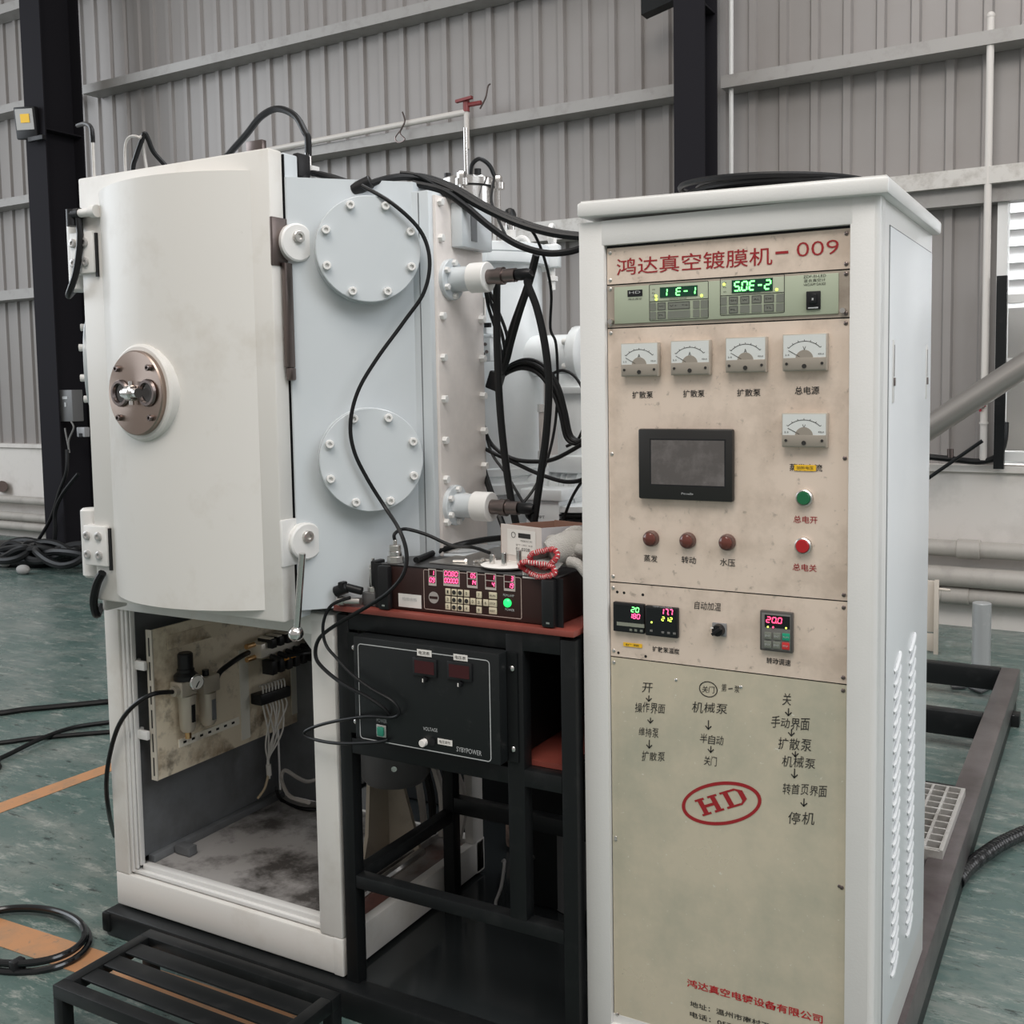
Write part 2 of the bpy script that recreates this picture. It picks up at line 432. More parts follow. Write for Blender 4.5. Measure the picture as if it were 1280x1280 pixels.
# horizontal girts
def girt(name, x0, x1, z0, z1, dep, mat):
    m = MB(); n = WOUT
    m.prism([wpt(x0, -0.06, z0), wpt(x1, -0.06, z0), wpt(x1, -0.06, z1), wpt(x0, -0.06, z1)], n*(dep+0.06))
    return struct(build(name, m, mat))
GX = [(-15, -8.05), (-7.75, -1.58), (-1.38, 7)]
for x0, x1 in GX:
    girt('trim_girt', x0, x1, 4.38, 4.46, 0.13, GIRT)
    girt('trim_girt', x0, x1, 3.45, 3.53, 0.13, GIRT)
girt('trim_girt', GX[0][0], GX[0][1], 2.50, 2.60, 0.13, GIRT)
girt('trim_girt', -7.75, -1.58, 2.58, 2.72, 0.10, ZINC)
girt('trim_girt', -1.38, 7, 2.66, 2.76, 0.12, ZINC)
girt('trim_girt', -1.38, 7, 2.56, 2.66, 0.06, GIRT)
girt('trim_girt', GX[0][0], -8.05, 5.35, 5.44, 0.13, GIRT)
girt('trim_girt', -7.75, -1.58, 5.35, 5.44, 0.13, GIRT)
girt('trim_girt', -1.38, 7, 5.35, 5.44, 0.13, GIRT)

# portal columns: H sections
def column(xl, w, y0, dep, label):
    m = MB(); tf = 0.014
    m.box(xl, y0, 0, xl+w, y0+tf, 7.2)
    m.box(xl, y0+dep-tf, 0, xl+w, y0+dep, 7.2)
    m.box(xl+w/2-0.006, y0+tf, 0, xl+w/2+0.006, y0+dep-tf, 7.2)
    for zz in (3.9,):
        m.box(xl+0.01, y0+tf, zz, xl+w-0.01, y0+dep-tf, zz+0.012)
    o = struct(build('column_steel', m, COLUMN)); o['label'] = label; return o
column(-7.77, 0.27, 4.42, 0.42, 'dark steel column behind the vacuum chamber')
column(-1.585, 0.205, 4.56, 0.25, 'dark steel column behind the control cabinet')

# window with the yard wall outside
m = MB()
fw = 0.055
def wbar(x0, x1, z0, z1, o0=0.02, o1=-0.1):
    m.prism([wpt(x0, o0, z0), wpt(x1, o0, z0), wpt(x1, o0, z1), wpt(x0, o0, z1)], WOUT*(o1-o0))
wbar(WX0, WX0+fw, WZ0, WZ1); wbar(WX1-fw, WX1, WZ0, WZ1); wbar(WX0, WX1, WZ1-fw, WZ1); wbar(WX0, WX1, WZ0, WZ0+fw)
wbar(WX0+fw, WX1-fw, 1.97, 2.02, -0.01, -0.06)
wbar(WX0+0.50, WX0+0.54, WZ0+fw, WZ1-fw, 0.0, -0.05)
wbar(WX0+fw, WX0+0.5, 1.62, 1.645, -0.02, -0.05)
struct(build('window_1', m, WHITEM))
GLASS = bpy.data.materials.new('window_glass'); GLASS.use_nodes = True
g_ = GLASS.node_tree.nodes['Principled BSDF']
g_.inputs['Roughness'].default_value = 0.02; g_.inputs['Transmission Weight'].default_value = 1.0; g_.inputs['IOR'].default_value = 1.02
m = MB(); m.prism([wpt(WX0+fw, -0.045, WZ0+fw), wpt(WX1-fw, -0.045, WZ0+fw), wpt(WX1-fw, -0.045, WZ1-fw), wpt(WX0+fw, -0.045, WZ1-fw)], WOUT*-0.005)
struct(build('window_pane', m, GLASS))
YARD = M('white_yard_siding', (0.85, 0.86, 0.87), 0.5)
m = MB()
for k in range(26):
    z = 0.2+k*0.12
    m.prism([(-1.0, 6.6, z), (4.0, 6.6, z), (4.0, 6.63, z+0.118), (-1.0, 6.63, z+0.118)], (0, 0.05, 0))
struct(build('wall_yard', m, YARD))
mb = MB(); mb.box(-3, 5.6, -0.12, 6, 8.0, -0.02)
struct(build('ground_yard', mb, M('yard_concrete', (0.45, 0.44, 0.42), 0.8)))
ylamp = area('yard_daylight', (1.6, 5.9, 5.5), (1.0, 6.6, 1.6), 2.2, 0.8, 700, (0.95, 0.98, 1.0))

# orange floor lines
def line_strip(pts):
    m = MB(); m.prism([Vector((p[0], p[1], 0.0006)) for p in pts], (0, 0, 0.0012)); return struct(build('trim_floor_line', m, ORANGE))
line_strip([(-3.2, -0.205), (-0.75, -0.115), (-0.75, -0.225), (-3.2, -0.305)])
line_strip([(-2.715, 0.0), (-2.615, 0.0), (-2.568, 1.4), (-2.635, 1.4)])

# ---------------------------------------------------------------- steel skid the machines stand on
SK = thing('steel_skid', 'long dark steel base frame on the floor carrying the vacuum chamber and control cabinet', 'base frame', (0, 1.6, 0))
m = MB(); m.box(0.47, -0.3, 0.05, 0.552, 3.47, 0.15, 0.006)
build('side_rail', m, RAIL, SK)
m = MB(); m.box(-1.535, -0.075, 0.0, 0.47, -0.01, 0.072, 0.008)
m.box(-1.545, -0.08, 0.012, -1.515, 0.0, 0.068, 0.006)
build('front_beam', m, BLACKP, SK)
m = MB(); m.box(-1.53, -0.01, 0.05, -1.47, 3.47, 0.075, 0.004)
build('side_beam', m, BLACKP, SK)
m = MB(); m.box(-1.47, -0.01, 0.04, 0.47, 1.28, 0.065)
build('deck_plate', m, PLATE, SK)
for y0, y1 in ((3.40, 3.47), (2.62, 2.69), (1.72, 1.78)):
    m = MB(); m.box(-1.47, y0, 0.05, 0.47, y1, 0.15, 0.003); build('cross_beam', m, BLACKP, SK)
m = MB(); m.box(0.505, 3.02, 0.0, 0.582, 3.10, 0.052, 0.003); build('foot', m, BLACKP, SK)
m = MB(); m.box(0.442, 0.45, 0.07, 0.4695, 1.15, 0.146, 0.003); build('inner_channel', m, RAIL, SK)
m = MB(); m.box(0.515, -0.2, 0.001, 0.55, 3.3, 0.05); build('foot', m, BLACKP, SK)

# perforated step grating lying inside the frame, right of the cabinet
GR = thing('floor_grating', 'small square-mesh steel grating beside the control cabinet', 'grating', (0.36, 1.43, 0.15))
m = MB(); gx0, gx1, gy0, gy1 = 0.19, 0.505, 1.17, 1.69
for k in range(8):
    x = gx0+(gx1-gx0)*k/7; m.box(x-0.004, gy0, 0.151, x+0.004, gy1, 0.175)
for k in range(11):
    y = gy0+(gy1-gy0)*k/10; m.box(gx0, y-0.004, 0.151, gx1, y+0.004, 0.174)
build('mesh', m, ZINC, GR)
m = MB(); m.box(gx0-0.01, gy0-0.012, 0.06, gx1+0.008, gy0, 0.172); m.box(gx1, gy0-0.012, 0.152, gx1+0.008, gy1, 0.176)
build('edge_strip', m, ZINC, GR)
m = MB(); m.box(gx0, gy0, 0.066, 0.469, gy1, 0.070); build('tray', m, BLACKP, GR)  # black pan added so the grating holes look dark

# ---------------------------------------------------------------- vacuum chamber machine
VC = thing('vacuum_chamber', 'tall white vacuum coating chamber with round viewport in its curved door', 'vacuum chamber', (-1.12, 0.3, 0.075))
BX0, BX1, BY0, BY1 = -1.53, -0.715, -0.036, 0.64
# base frame
m = MB()
m.box(BX0, BY0, 0.076, BX1, BY0+0.05, 0.172, 0.006)
m.box(BX0, BY0, 0.172, BX0+0.056, BY0+0.016, 0.97, 0.004)
m.box(BX0, BY0+0.016, 0.172, BX0+0.018, BY0+0.05, 0.97, 0.002)
m.box(BX1-0.072, BY0, 0.172, BX1, BY0+0.04, 0.97, 0.006)
m.box(BX1-0.03, BY0, 0.076, BX1, BY1, 0.172, 0.004)
m.box(BX1-0.03, BY1-0.06, 0.076, BX1, BY1, 0.97, 0.004)
m.box(BX0, BY1-0.06, 0.076, BX0+0.05, BY1, 0.97, 0.004)
m.box(BX0, BY0+0.05, 0.076, BX0+0.03, BY1-0.06, 0.172)
m.box(BX0+0.001, BY0+0.02, 0.17, BX0+0.006, BY1-0.01, 0.96)
m.box(BX0, BY1-0.04, 0.076, BX1, BY1, 0.172)
m.box(BX0, BY0, 0.93, BX1, BY0+0.05, 0.985, 0.004)
m.box(BX0, BY0+0.05, 0.955, BX1, BY1, 0.985)
m.box(BX1-0.032, BY0+0.05, 0.90, BX1, BY1, 0.985, 0.003)
build('base_frame', m, WHITE, VC)
m = MB()   # stepped door lips inside the opening
m.box(BX0+0.0575, BY0+0.006, 0.18, BX0+0.069, BY0+0.014, 0.93, 0.002)
m.box(BX0+0.070, BY0+0.010, 0.19, BX0+0.080, BY0+0.018, 0.93, 0.002)
m.box(BX0+0.082, BY0+0.016, 0.2, BX0+0.088, BY0+0.030, 0.93, 0.001)
m.box(BX0+0.062, BY0+0.012, 0.176, BX1-0.075, BY0+0.03, 0.186, 0.002)
m.box(BX0+0.088, BY0+0.022, 0.186, BX1-0.075, BY0+0.045, 0.200, 0.002)
build('opening_lip', m, WHITE2, VC)
m = MB(); m.prism([(BX1-0.075, 0.004, 0.93), (BX1-0.15, 0.004, 0.93), (BX1-0.075, 0.004, 0.85)], (0, 0.01, 0)); build('gusset', m, WHITE2, VC)
m = MB(); m.box(BX0+0.055, -0.012, 0.205, BX0+0.06, BY1-0.06, 0.93); build('inner_side_sheet', m, GREYMET, VC)
m = MB(); m.box(BX0+0.06, BY1-0.05, 0.19, -1.20, BY1-0.045, 0.93); build('inner_back_sheet', m, GREYMET, VC)
m = MB(); m.box(-1.30, BY1-0.058, 0.19, -1.20, BY1-0.052, 0.93); build('back_post', m, BEIGEP, VC)
m = MB(); m.box(BX0+0.055, BY0+0.045, 0.150, BX1-0.12, BY1-0.04, 0.186); build('floor_plate', m, DIRTY, VC)
m = MB(); m.box(BX1-0.12, BY0+0.05, 0.150, BX1-0.032, BY1-0.06, 0.168); build('rusty_floor_strip', m, RUSTY, VC)
m = MB(); m.box(BX0+0.06, 0.03, 0.186, BX0+0.085, BY1-0.06, 0.207, 0.002); m.box(BX0+0.09, 0.10, 0.188, BX0+0.15, 0.13, 0.215, 0.003); build('floor_angle', m, GREYMET, VC)

# chamber body: flat-sided prism with 45 degree flanks
CZ0, CZ1 = 1.005, 2.018
XC = -1.09
def mir(x): return 2*XC-x
def fl(x): return x + 0.6643     # y on the right flank
body2 = [(-0.762, -0.10), (-0.556, 0.115), (-0.556, 0.36), (-0.66, 0.46), (mir(-0.66), 0.46), (mir(-0.556), 0.36), (mir(-0.556), 0.115), (mir(-0.762), -0.10)]
m = MB(); m.prism([(x, y, CZ0) for x, y in body2], (0, 0, CZ1-CZ0))
build('chamber_body', m, WHITE3, VC, angle=20)
m = MB(); m.box(-1.412, -0.100, 0.984, -0.768, -0.050, 2.075, 0.004); build('chamber_flange', m, WHITE3, VC)
m = MB(); m.box(-0.775, -0.101, 0.99, -0.7665, -0.0985, 2.07); build('door_seal', m, BLACKR, VC)

# door: flat flange, curved bulge
DR = MB(); DR.box(-1.412, -0.150, 0.984, -0.768, -0.103, 2.077, 0.006)
# coved bulge
bx0, bx1 = -1.335, -0.825; dep = 0.085
NB = 28; prof = []
half = (bx1-bx0)/2; Rb = (half*half+dep*dep)/(2*dep); cxb = (bx0+bx1)/2; cyb = -0.150-dep+Rb
a0 = math.asin(half/Rb)
arc = [(cxb+Rb*math.sin(-a0+2*a0*i/NB), cyb-Rb*math.cos(-a0+2*a0*i/NB)) for i in range(NB+1)]
DR.prism([(x, y, 1.010) for x, y in arc], (0, 0, 1.022))
door = build('door', DR, WHITE, VC, angle=28)
yb = lambda x: cyb - math.sqrt(Rb*Rb-(x-cxb)**2)
# hinge side cover strip running down the left edge
m = MB(); m.box(-1.425, -0.125, 0.95, -1.408, -0.055, 1.98, 0.005); build('edge_strip', m, WHITE, door)

# viewport
vx = -1.112; vy = yb(vx); ang = math.asin((vx-cxb)/Rb)
vn = Vector((math.sin(ang), -math.cos(ang), 0)).normalized(); vu = Vector((math.cos(ang), math.sin(ang), 0))
vc = Vector((vx, vy, 1.527))
m = MB(); m.lathe(vc-vn*0.03, vn, [(0.116, 0), (0.116, 0.035), (0.110, 0.040)], 48); vring = build('viewport_collar', m, WHITE, door)
m = MB(); m.lathe(vc+vn*0.008, vn, [(0.101, 0), (0.101, 0.012), (0.098, 0.015), (0.03, 0.0155)], 64)
vp = build('viewport_disc', m, SPUN, door, origin=vc)
for s in (-1, 1):
    c = vc + vu*(s*0.050) + vn*0.022; m = MB()
    m.lathe(c, vn, [(0.030, 0), (0.033, 0.004), (0.030, 0.009), (0.024, 0.009), (0.022, 0.002)], 28, cap1=False); build('eyepiece_ring', m, SMOKE, vp)
for s in (-1, 1):
    c = vc + vu*(s*0.050) + vn*0.0235
    m = MB(); m.lathe(c, vn, [(0.0225, 0), (0.0225, 0.001)], 24); build('eyepiece_glass', m, M('dark_sight_glass', (0.01, 0.009, 0.009), 0.06, coat=1.0), vp)
m = MB(); c = vc+vn*0.035
m.cyl(c-vu*0.024, c+vu*0.030, 0.012, n=18); m.cyl(c-vu*0.008, c+vu*0.014, 0.019, n=20, bev=0.003); m.cyl(c-vn*0.014, c+vn*0.006, 0.008, n=12); m.cyl(c+vu*0.004-Vector((0, 0, 0.028)), c+vu*0.004+Vector((0, 0, 0.028)), 0.006, n=10)
build('wiper_shaft', m, STEEL, vp)
for k in range(4):
    a = PI/4+k*PI/2; c = vc + vu*(0.083*math.cos(a)) + Vector((0, 0, 0.083*math.sin(a)))+vn*0.022
    m = MB(); m.sockbolt(c, vn, 0.0075, 0.010); build('bolt', m, SMOKE, vp)

# hinges at the left edge of the door
for zc in (1.884, 1.128):
    hb = MB(); hb.box(-1.440, -0.162, zc-0.050, -1.352, -0.148, zc+0.055, 0.003)
    hinge = build('hinge_plate', hb, WHITEM, door)
    k = MB(); k.cyl((-1.462, -0.118, zc-0.09), (-1.462, -0.118, zc+0.095), 0.026, n=20, bev=0.006); k.box(-1.47, -0.14, zc-0.05, -1.41, -0.1, zc+0.055, 0.003); build('hinge_knuckle', k, WHITEM, hinge)
    for dx in (-1.425, -1.380):
        for dz in (-0.022, 0.028):
            k = MB(); k.sockbolt((dx, -0.162, zc+dz), (0, -1, 0), 0.0115, 0.006); build('hinge_bolt', k, M('hinge_bolt_steel', (0.5, 0.49, 0.48), 0.35, 0.6), hinge)
    k = MB(); k.box(-1.353, -0.156, zc-0.06, -1.345, -0.15, zc+0.05); build('hinge_shadow_gap', k, BLACKPL, hinge)

# water line fitting on the door's upper left, its hose
m = MB(); m.cyl((-1.345, -0.165, 1.985), (-1.39, -0.165, 1.985), 0.011, n=12); m.cyl((-1.325, -0.165, 1.985), (-1.345, -0.165, 1.985), 0.016, n=12); build('water_nipple', m, WHITEM, door)
m = MB(); m.cyl((-1.388, -0.165, 1.985), (-1.42, -0.165, 1.985), 0.014, n=12); m.cyl((-1.42, -0.165, 1.997), (-1.42, -0.165, 1.955), 0.015, n=12); build('hose_elbow', m, BLACKPL, door)
m = MB(); m.tube([(-1.3962,-0.1650,1.9829), (-1.3885,-0.1700,1.9174), (-1.4069,-0.1720,1.8379), (-1.4538,-0.1600,1.7846), (-1.5298,-0.0900,1.7977), (-1.5577,-0.0300,1.8337)], 0.0085, 8)
tag(build('water_hose', m, BLACKR), 'short black water hose hanging over the upper door hinge', 'hose')
m = MB(); m.tube([(-1.3687,-0.1650,1.0620), (-1.3923,-0.1650,1.0306), (-1.4143,-0.1600,0.9812), (-1.4291,-0.1400,0.9417), (-1.4614,-0.1000,0.9528)], 0.011, 8)
tag(build('water_hose', m, BLACKR), 'stub of black hose hanging below the lower door hinge', 'hose')

# latches on the right edge of the flange and the long closing rod
for (px, zc) in ((0, 1.868), (1, 1.171)):
    L_ = MB(); L_.box(-0.772, -0.150, zc-0.055, -0.764, -0.085, zc+0.055, 0.002)
    la = build('latch_plate', L_, SMOKE if px == 0 else WHITEM, door)
    c = Vector((-0.757, -0.085, zc))
    k = MB(); k.lathe(c, (1, -0.35, 0), [(0.044, 0), (0.044, 0.018), (0.040, 0.021)], 28); k.box(-0.758, -0.05, zc-0.01, -0.742, -0.015, zc+0.02, 0.004); build('latch_cam', k, WHITEM, la)
    k = MB(); k.sockbolt(c+Vector((0.019, -0.008, 0.012)), (1, -0.35, 0), 0.014, 0.010); build('latch_bolt', k, BRUSH, la)
    k = MB(); k.sockbolt(c+Vector((0.012, 0.036, 0.012)), (1, -0.35, 0), 0.009, 0.014); k.sockbolt(c+Vector((0.012, 0.036, -0.012)), (1, -0.35, 0), 0.009, 0.014); build('latch_bolt', k, SMOKE, la)
m = MB(); m.cyl((-0.7181,-0.1350,1.1496), (-0.7424,-0.1350,0.9702), 0.0085, n=12); rod = build('latch_handle', m, STEEL, door)
m = MB(); m.sphere((-0.7453,-0.1350,0.9585), 0.019, 16); build('handle_knob', m, STEEL, rod)
m = MB(); m.box(-0.762, -0.125, 1.58, -0.750, -0.100, 1.82, 0.002); m.box(-0.762, -0.122, 1.55, -0.748, -0.100, 1.58, 0.004); build('latch_tie_bar', m, SMOKE, door)
m = MB(); m.box(-0.89, -0.09, 2.075, -0.84, -0.075, 2.115, 0.001); build('lifting_lug', m, SMOKE, VC)

# bolted port covers: two on the right flank, one showing past the door's left edge
FNV = Vector((0.70711, -0.70711, 0)); FUV = Vector((0.70711, 0.70711, 0))
def port_cover(c, n, u):
    n = Vector(n); u = Vector(u); c = Vector(c)
    nz = MB(); nz.lathe(c-n*0.075, n, [(0.135, 0), (0.124, 0.02), (0.116, 0.05), (0.116, 0.055)], 48); noz = build('port_nozzle', nz, WHITE3, VC)
    d = MB(); d.lathe(c-n*0.022, n, [(0.1215, 0), (0.1225, 0.003), (0.1225, 0.020), (0.1205, 0.022)], 56)
    cv = build('port_cover', d, WHITE3, VC)
    for k in range(8):
        a = PI/8+k*PI/4
        b = MB(); b.sockbolt(c + u*(0.106*math.cos(a)) + Vector((0, 0, 0.106*math.sin(a))), n, 0.010, 0.012); build('bolt', b, WHITEM, cv)
port_cover((-0.6003,-0.0067,1.8514), FNV, FUV)
port_cover((-0.6043,-0.0107,1.3608), FNV, FUV)
pc = Vector((-0.6043,-0.0107,1.3608))
port_cover((mir(pc.x), pc.y, 1.61), (-FNV.x, FNV.y, 0), (FUV.x, -FUV.y, 0))

# bolted side plate at the rear right with its edge flange
SP = MB(); SP.box(-0.605, 0.112, 1.10, -0.512, 0.345, 1.995, 0.003); spf = build('rear_box', SP, WHITE3, VC)
m = MB(); m.box(-0.541, 0.1112, 1.10, -0.5385, 0.1135, 1.99); build('panel_seam', m, GREYMET, spf)
m = MB(); m.box(-0.512, 0.130, 1.105, -0.503, 0.342, 1.985, 0.001)
spl = build('side_plate', m, M('bare_steel_plate', (0.80, 0.74, 0.70), 0.34, 0.12, spots=((0.55, 0.52, 0.50), 6, 0.4, 0.8, 0.7), wear=((0.4, 0.36, 0.33), 30, 0.68, 0.8, 0.4)), VC)
for px, py in ((546,250), (547,290), (549,340), (549,392), (549,442), (549,492), (551,541), (552,590), (553,640), (590,396), (591,446), (591,493), (592,540), (593,586)):
    p = {0: 0}
for z in (1.97, 1.885, 1.79, 1.70, 1.60, 1.50, 1.40, 1.305, 1.20):
    b = MB(); b.hexbolt((-0.503, 0.146, z), (1, 0, 0), 0.010, 0.011); build('bolt', b, WHITEM, spl)
for z in (1.70, 1.60, 1.505, 1.415, 1.325):
    b = MB(); b.hexbolt((-0.503, 0.325, z), (1, 0, 0), 0.010, 0.014); build('bolt', b, WHITEM, spl)
m = MB(); m.box(-0.503, 0.195, 1.868, -0.470, 0.338, 1.975, 0.004)
gb = build('gauge_box', m, WHITE3, VC)
m = MB(); m.box(-0.4705, 0.235, 1.885, -0.4685, 0.262, 1.955); build('slot', m, GREYMET, gb)
m = MB(); m.box(-0.503, 0.13, 1.108, -0.44, 0.30, 1.125, 0.003); build('plate_ledge', m, WHITE3, VC)

# electrical feedthroughs
def feedthrough(c):
    c = Vector(c); x = Vector((1, 0, 0))
    m = MB(); m.lathe(c, x, [(0.050, 0), (0.050, 0.010), (0.048, 0.012)], 32); f = build('feedthrough_flange', m, WHITE3, VC)
    for k in range(6):
        a = PI/6+k*PI/3; b = MB(); b.hexbolt(c+Vector((0.012, 0.040*math.cos(a), 0.040*math.sin(a))), x, 0.008, 0.009); build('bolt', b, WHITEM, f)
    m = MB(); m.lathe(c, x, [(0.030, 0.01), (0.030, 0.062)], 28); build('insulator', m, WHITE3, f)
    m = MB(); m.lathe(c, x, [(0.031, 0.0625), (0.036, 0.064), (0.036, 0.108), (0.034, 0.110)], 28); build('collar', m, WHITEM, f)
    m = MB(); m.lathe(c, x, [(0.018, 0.108), (0.018, 0.135), (0.021, 0.136), (0.021, 0.152), (0.0165, 0.153), (0.0165, 0.185)], 24); build('connector', m, SMOKE, f)
    m = MB(); m.lathe(c, x, [(0.012, 0.185), (0.014, 0.188), (0.014, 0.215), (0.010, 0.225)], 16); build('strain_relief', m, BLACKR, f)
feedthrough((-0.503, 0.186, 1.789))
feedthrough((-0.503, 0.182, 1.238))

# small pipes and fittings on top of the chamber
m = MB(); m.cyl((-1.3788,-0.1250,2.0755), (-1.3782,-0.1250,2.1719), 0.004, n=8); tp = build('water_tube', m, ZINC, VC)
m = MB(); m.tube([(-1.3785,-0.1250,2.1680), (-1.3880,-0.1200,2.2063), (-1.4972,-0.0500,2.2449), (-1.7118,0.1000,2.2989)], 0.006, 8); build('hose', m, BLACKR, tp)
m = MB(); m.tube([(-1.405, 0.0, 2.01), (-1.4062,0.0000,2.1191), (-1.4019,0.0000,2.1858), (-1.3821,0.0000,2.2063), (-1.3490,0.0000,2.2000), (-1.3714,0.0300,2.1918), (-1.36, 0.05, 2.01)], 0.004, 8); build('water_tube', m, ZINC, VC)
WF = Vector((-0.8025,0.0300,2.0529)); wfx, wfy = WF.x, WF.y
m = MB(); m.cyl((wfx, wfy, 2.012), (wfx, wfy, 2.05), 0.021, n=20); m.cyl((wfx, wfy, 2.05), (wfx, wfy, 2.066), 0.026, n=6)
wf = build('water_fitting', m, WHITEM, VC)
m = MB(); m.cyl((wfx, wfy, 2.066), (wfx, wfy, 2.10), 0.008, n=12); build('barb', m, STEEL, wf)
m = MB(); m.box(-0.790, -0.045, 2.03, -0.770, 0.0, 2.085, 0.005); m.cyl((-0.780, -0.02, 2.015), (-0.780, -0.02, 2.035), 0.012, n=12); build('limit_switch', m, BLACKPL, VC)

# ---------------------------------------------------------------- mounting panel with pneumatics inside the base
MP = thing('mounting_panel', 'stained steel mounting panel with slotted edge in the open chamber base', 'mounting panel', (-1.40, 0.3, 0.445))
m = MB(); m.box(-1.396, 0.008, 0.445, -1.390, 0.610, 0.872, 0.001); pan = build('panel_sheet', m, MOUNT, MP)
m = MB(); m.box(-1.412, 0.004, 0.445, -1.389, 0.008, 0.872)
edge = build('panel_edge', m, M('cream_panel_edge', (0.52, 0.48, 0.41), 0.5), MP)
for k in range(6):
    m = MB(); z = 0.458+k*0.068; m.box(-1.4025, 0.003, z, -1.3985, 0.0042, z+0.052); build('slot', m, BLACKPL, edge)
for z in (0.775, 0.578):
    m = MB(); m.box(BX0+0.070, -0.012, z-0.016, -1.405, 0.0, z+0.010, 0.003); m.box(BX0+0.066, -0.026, z-0.016, BX0+0.078, 0.02, z+0.008, 0.003); build('support_arm', m, WHITEM, MP)
STRIPM = M('pale_zinc_strip', (0.72, 0.70, 0.62), 0.5, 0.1)
m = MB(); m.box(-1.3905, 0.335, 0.46, -1.388, 0.372, 0.74); build('vertical_strip', m, STRIPM, MP)
m = MB(); m.box(-1.3905, 0.565, 0.475, -1.388, 0.605, 0.80); build('vertical_strip', m, STRIPM, MP)
m = MB(); m.box(-1.3905, 0.06, 0.805, -1.388, 0.40, 0.845); build('top_strip', m, MOUNT, MP)
m = MB(); m.box(-1.3905, 0.085, 0.515, -1.386, 0.325, 0.538); din = build('perforated_rail', m, M('pale_rail', (0.80, 0.76, 0.66), 0.5, spots=((0.3, 0.2, 0.12), 10, 0.55, 0.7, 0.6)), MP)
for k in range(7):
    m = MB(); y = 0.10+k*0.032; m.box(-1.3862, y, 0.523, -1.3858, y+0.012, 0.530); build('slot', m, BLACKPL, din)

ALU = M('cast_aluminium', (0.50, 0.45, 0.37), 0.4, 0.3)
FR = thing('air_filter_regulator', 'small cast air filter regulator with black knob and round gauge', 'air regulator', (-1.3700,0.1232,0.6347))
def P1(px, py): return None
cx_ = -1.352
pA = Vector((-1.3520,0.0880,0.6929)); pB = Vector((-1.3520,0.1663,0.6725))
m = MB(); m.box(cx_-0.03, pA.y-0.035, pA.z-0.02, cx_+0.02, pA.y+0.022, pA.z+0.025, 0.006); m.box(cx_-0.025, pB.y-0.03, pB.z-0.012, cx_+0.018, pB.y+0.035, pB.z+0.038, 0.005)
m.cyl((cx_, pA.y-0.05, pA.z+0.002), (cx_, pA.y-0.03, pA.z+0.002), 0.015, n=12)
build('valve_body', m, ALU, FR)
m = MB(); m.lathe((cx_, pA.y, pA.z+0.026), (0, 0, 1), [(0.034, 0), (0.034, 0.012), (0.024, 0.022), (0.024, 0.03), (0.0215, 0.032), (0.0215, 0.072), (0.018, 0.076)], 24); build('regulator_knob', m, BLACKPL, FR)
m = MB(); m.lathe((cx_, pA.y, pA.z-0.02), (0, 0, -1), [(0.026, 0), (0.024, 0.02), (0.022, 0.095), (0.016, 0.105)], 24); bowl = build('filter_bowl', m, ALU, FR)
m = MB(); m.box(cx_+0.020, pA.y-0.006, pA.z-0.095, cx_+0.0255, pA.y+0.006, pA.z-0.045); build('sight_window', m, BLACKPL, bowl)
m = MB(); m.cyl((cx_, pA.y, pA.z-0.145), (cx_, pA.y, pA.z-0.124), 0.009, n=12); build('drain_plug', m, BRASS, bowl)
m = MB(); m.lathe((cx_, pB.y, pB.z-0.012), (0, 0, -1), [(0.024, 0), (0.024, 0.02), (0.023, 0.085), (0.017, 0.095)], 24); bowl = build('oil_bowl', m, ALU, FR)
m = MB(); m.box(cx_+0.021, pB.y-0.007, pB.z-0.09, cx_+0.0255, pB.y+0.007, pB.z-0.03); build('sight_window', m, GREYMET, bowl)
m = MB(); m.cyl((cx_, pB.y-0.004, pB.z+0.038), (cx_, pB.y-0.004, pB.z+0.055), 0.010, n=12); build('oil_cap', m, BLACKPL, FR)
gc = Vector((-1.3250,0.0961,0.7126))
m = MB(); m.lathe(gc, (1, -0.25, 0), [(0.021, -0.012), (0.022, 0.0), (0.022, 0.010), (0.019, 0.012)], 28); ga = build('pressure_gauge', m, STEEL, FR)
m = MB(); d_ = Vector((1, -0.25, 0)).normalized(); m.lathe(gc+d_*0.0125, d_, [(0.0185, 0), (0.0185, 0.0006)], 24); build('gauge_dial', m, PAPER, ga)
m = MB(); m.box(gc.x+0.0128, gc.y-0.016, gc.z-0.0012, gc.x+0.0148, gc.y+0.004, gc.z+0.0012, mtx=Matrix.Translation(gc) @ Matrix.Rotation(0.9, 4, 'X') @ Matrix.Translation(-gc)); build('gauge_needle', m, INK, ga)

VM = thing('valve_manifold', 'silver solenoid valve manifold with black valves and brass fittings', 'valve manifold', (-1.3700,0.4603,0.7090))
mA = Vector((-1.3750,0.3713,0.7438)); mB_ = Vector((-1.3750,0.6118,0.7479))
ALU2 = M('bright_cast_aluminium', (0.78, 0.73, 0.64), 0.35, 0.35)
dv = (mB_-mA); e_ = dv.normalized()
m = MB(); m.obox((mA+mB_)/2+Vector((0.02, 0, -0.008)), dv*0.52, (0.028, 0, 0), (0, 0, 0.022), 0.003); build('manifold_block', m, ALU2, VM)
for k in range(6):
    c = mA+dv*(0.14+k*0.145)
    m = MB(); m.obox(c+Vector((0.038, 0, 0.010)), e_*0.0105, (0.03, 0, 0), (0, 0, 0.014), 0.002); v = build('solenoid_valve', m, BLACKPL, VM)
    m = MB(); m.obox(c+Vector((0.034, 0, 0.025)), e_*0.009, (0.024, 0, 0), (0, 0, 0.002)); build('valve_tag', m, ALU2, v)
    m = MB(); m.obox(c+Vector((0.045, 0, -0.065)), e_*0.011, (0.022, 0, 0), (0, 0, 0.022), 0.002); build('connector_block', m, BLACKPL, VM)
    m = MB(); m.cyl(c+Vector((0.052, 0, -0.030)), c+Vector((0.085, 0, -0.036)), 0.008, n=10); build('push_fitting', m, BLACKPL, VM)
m = MB()
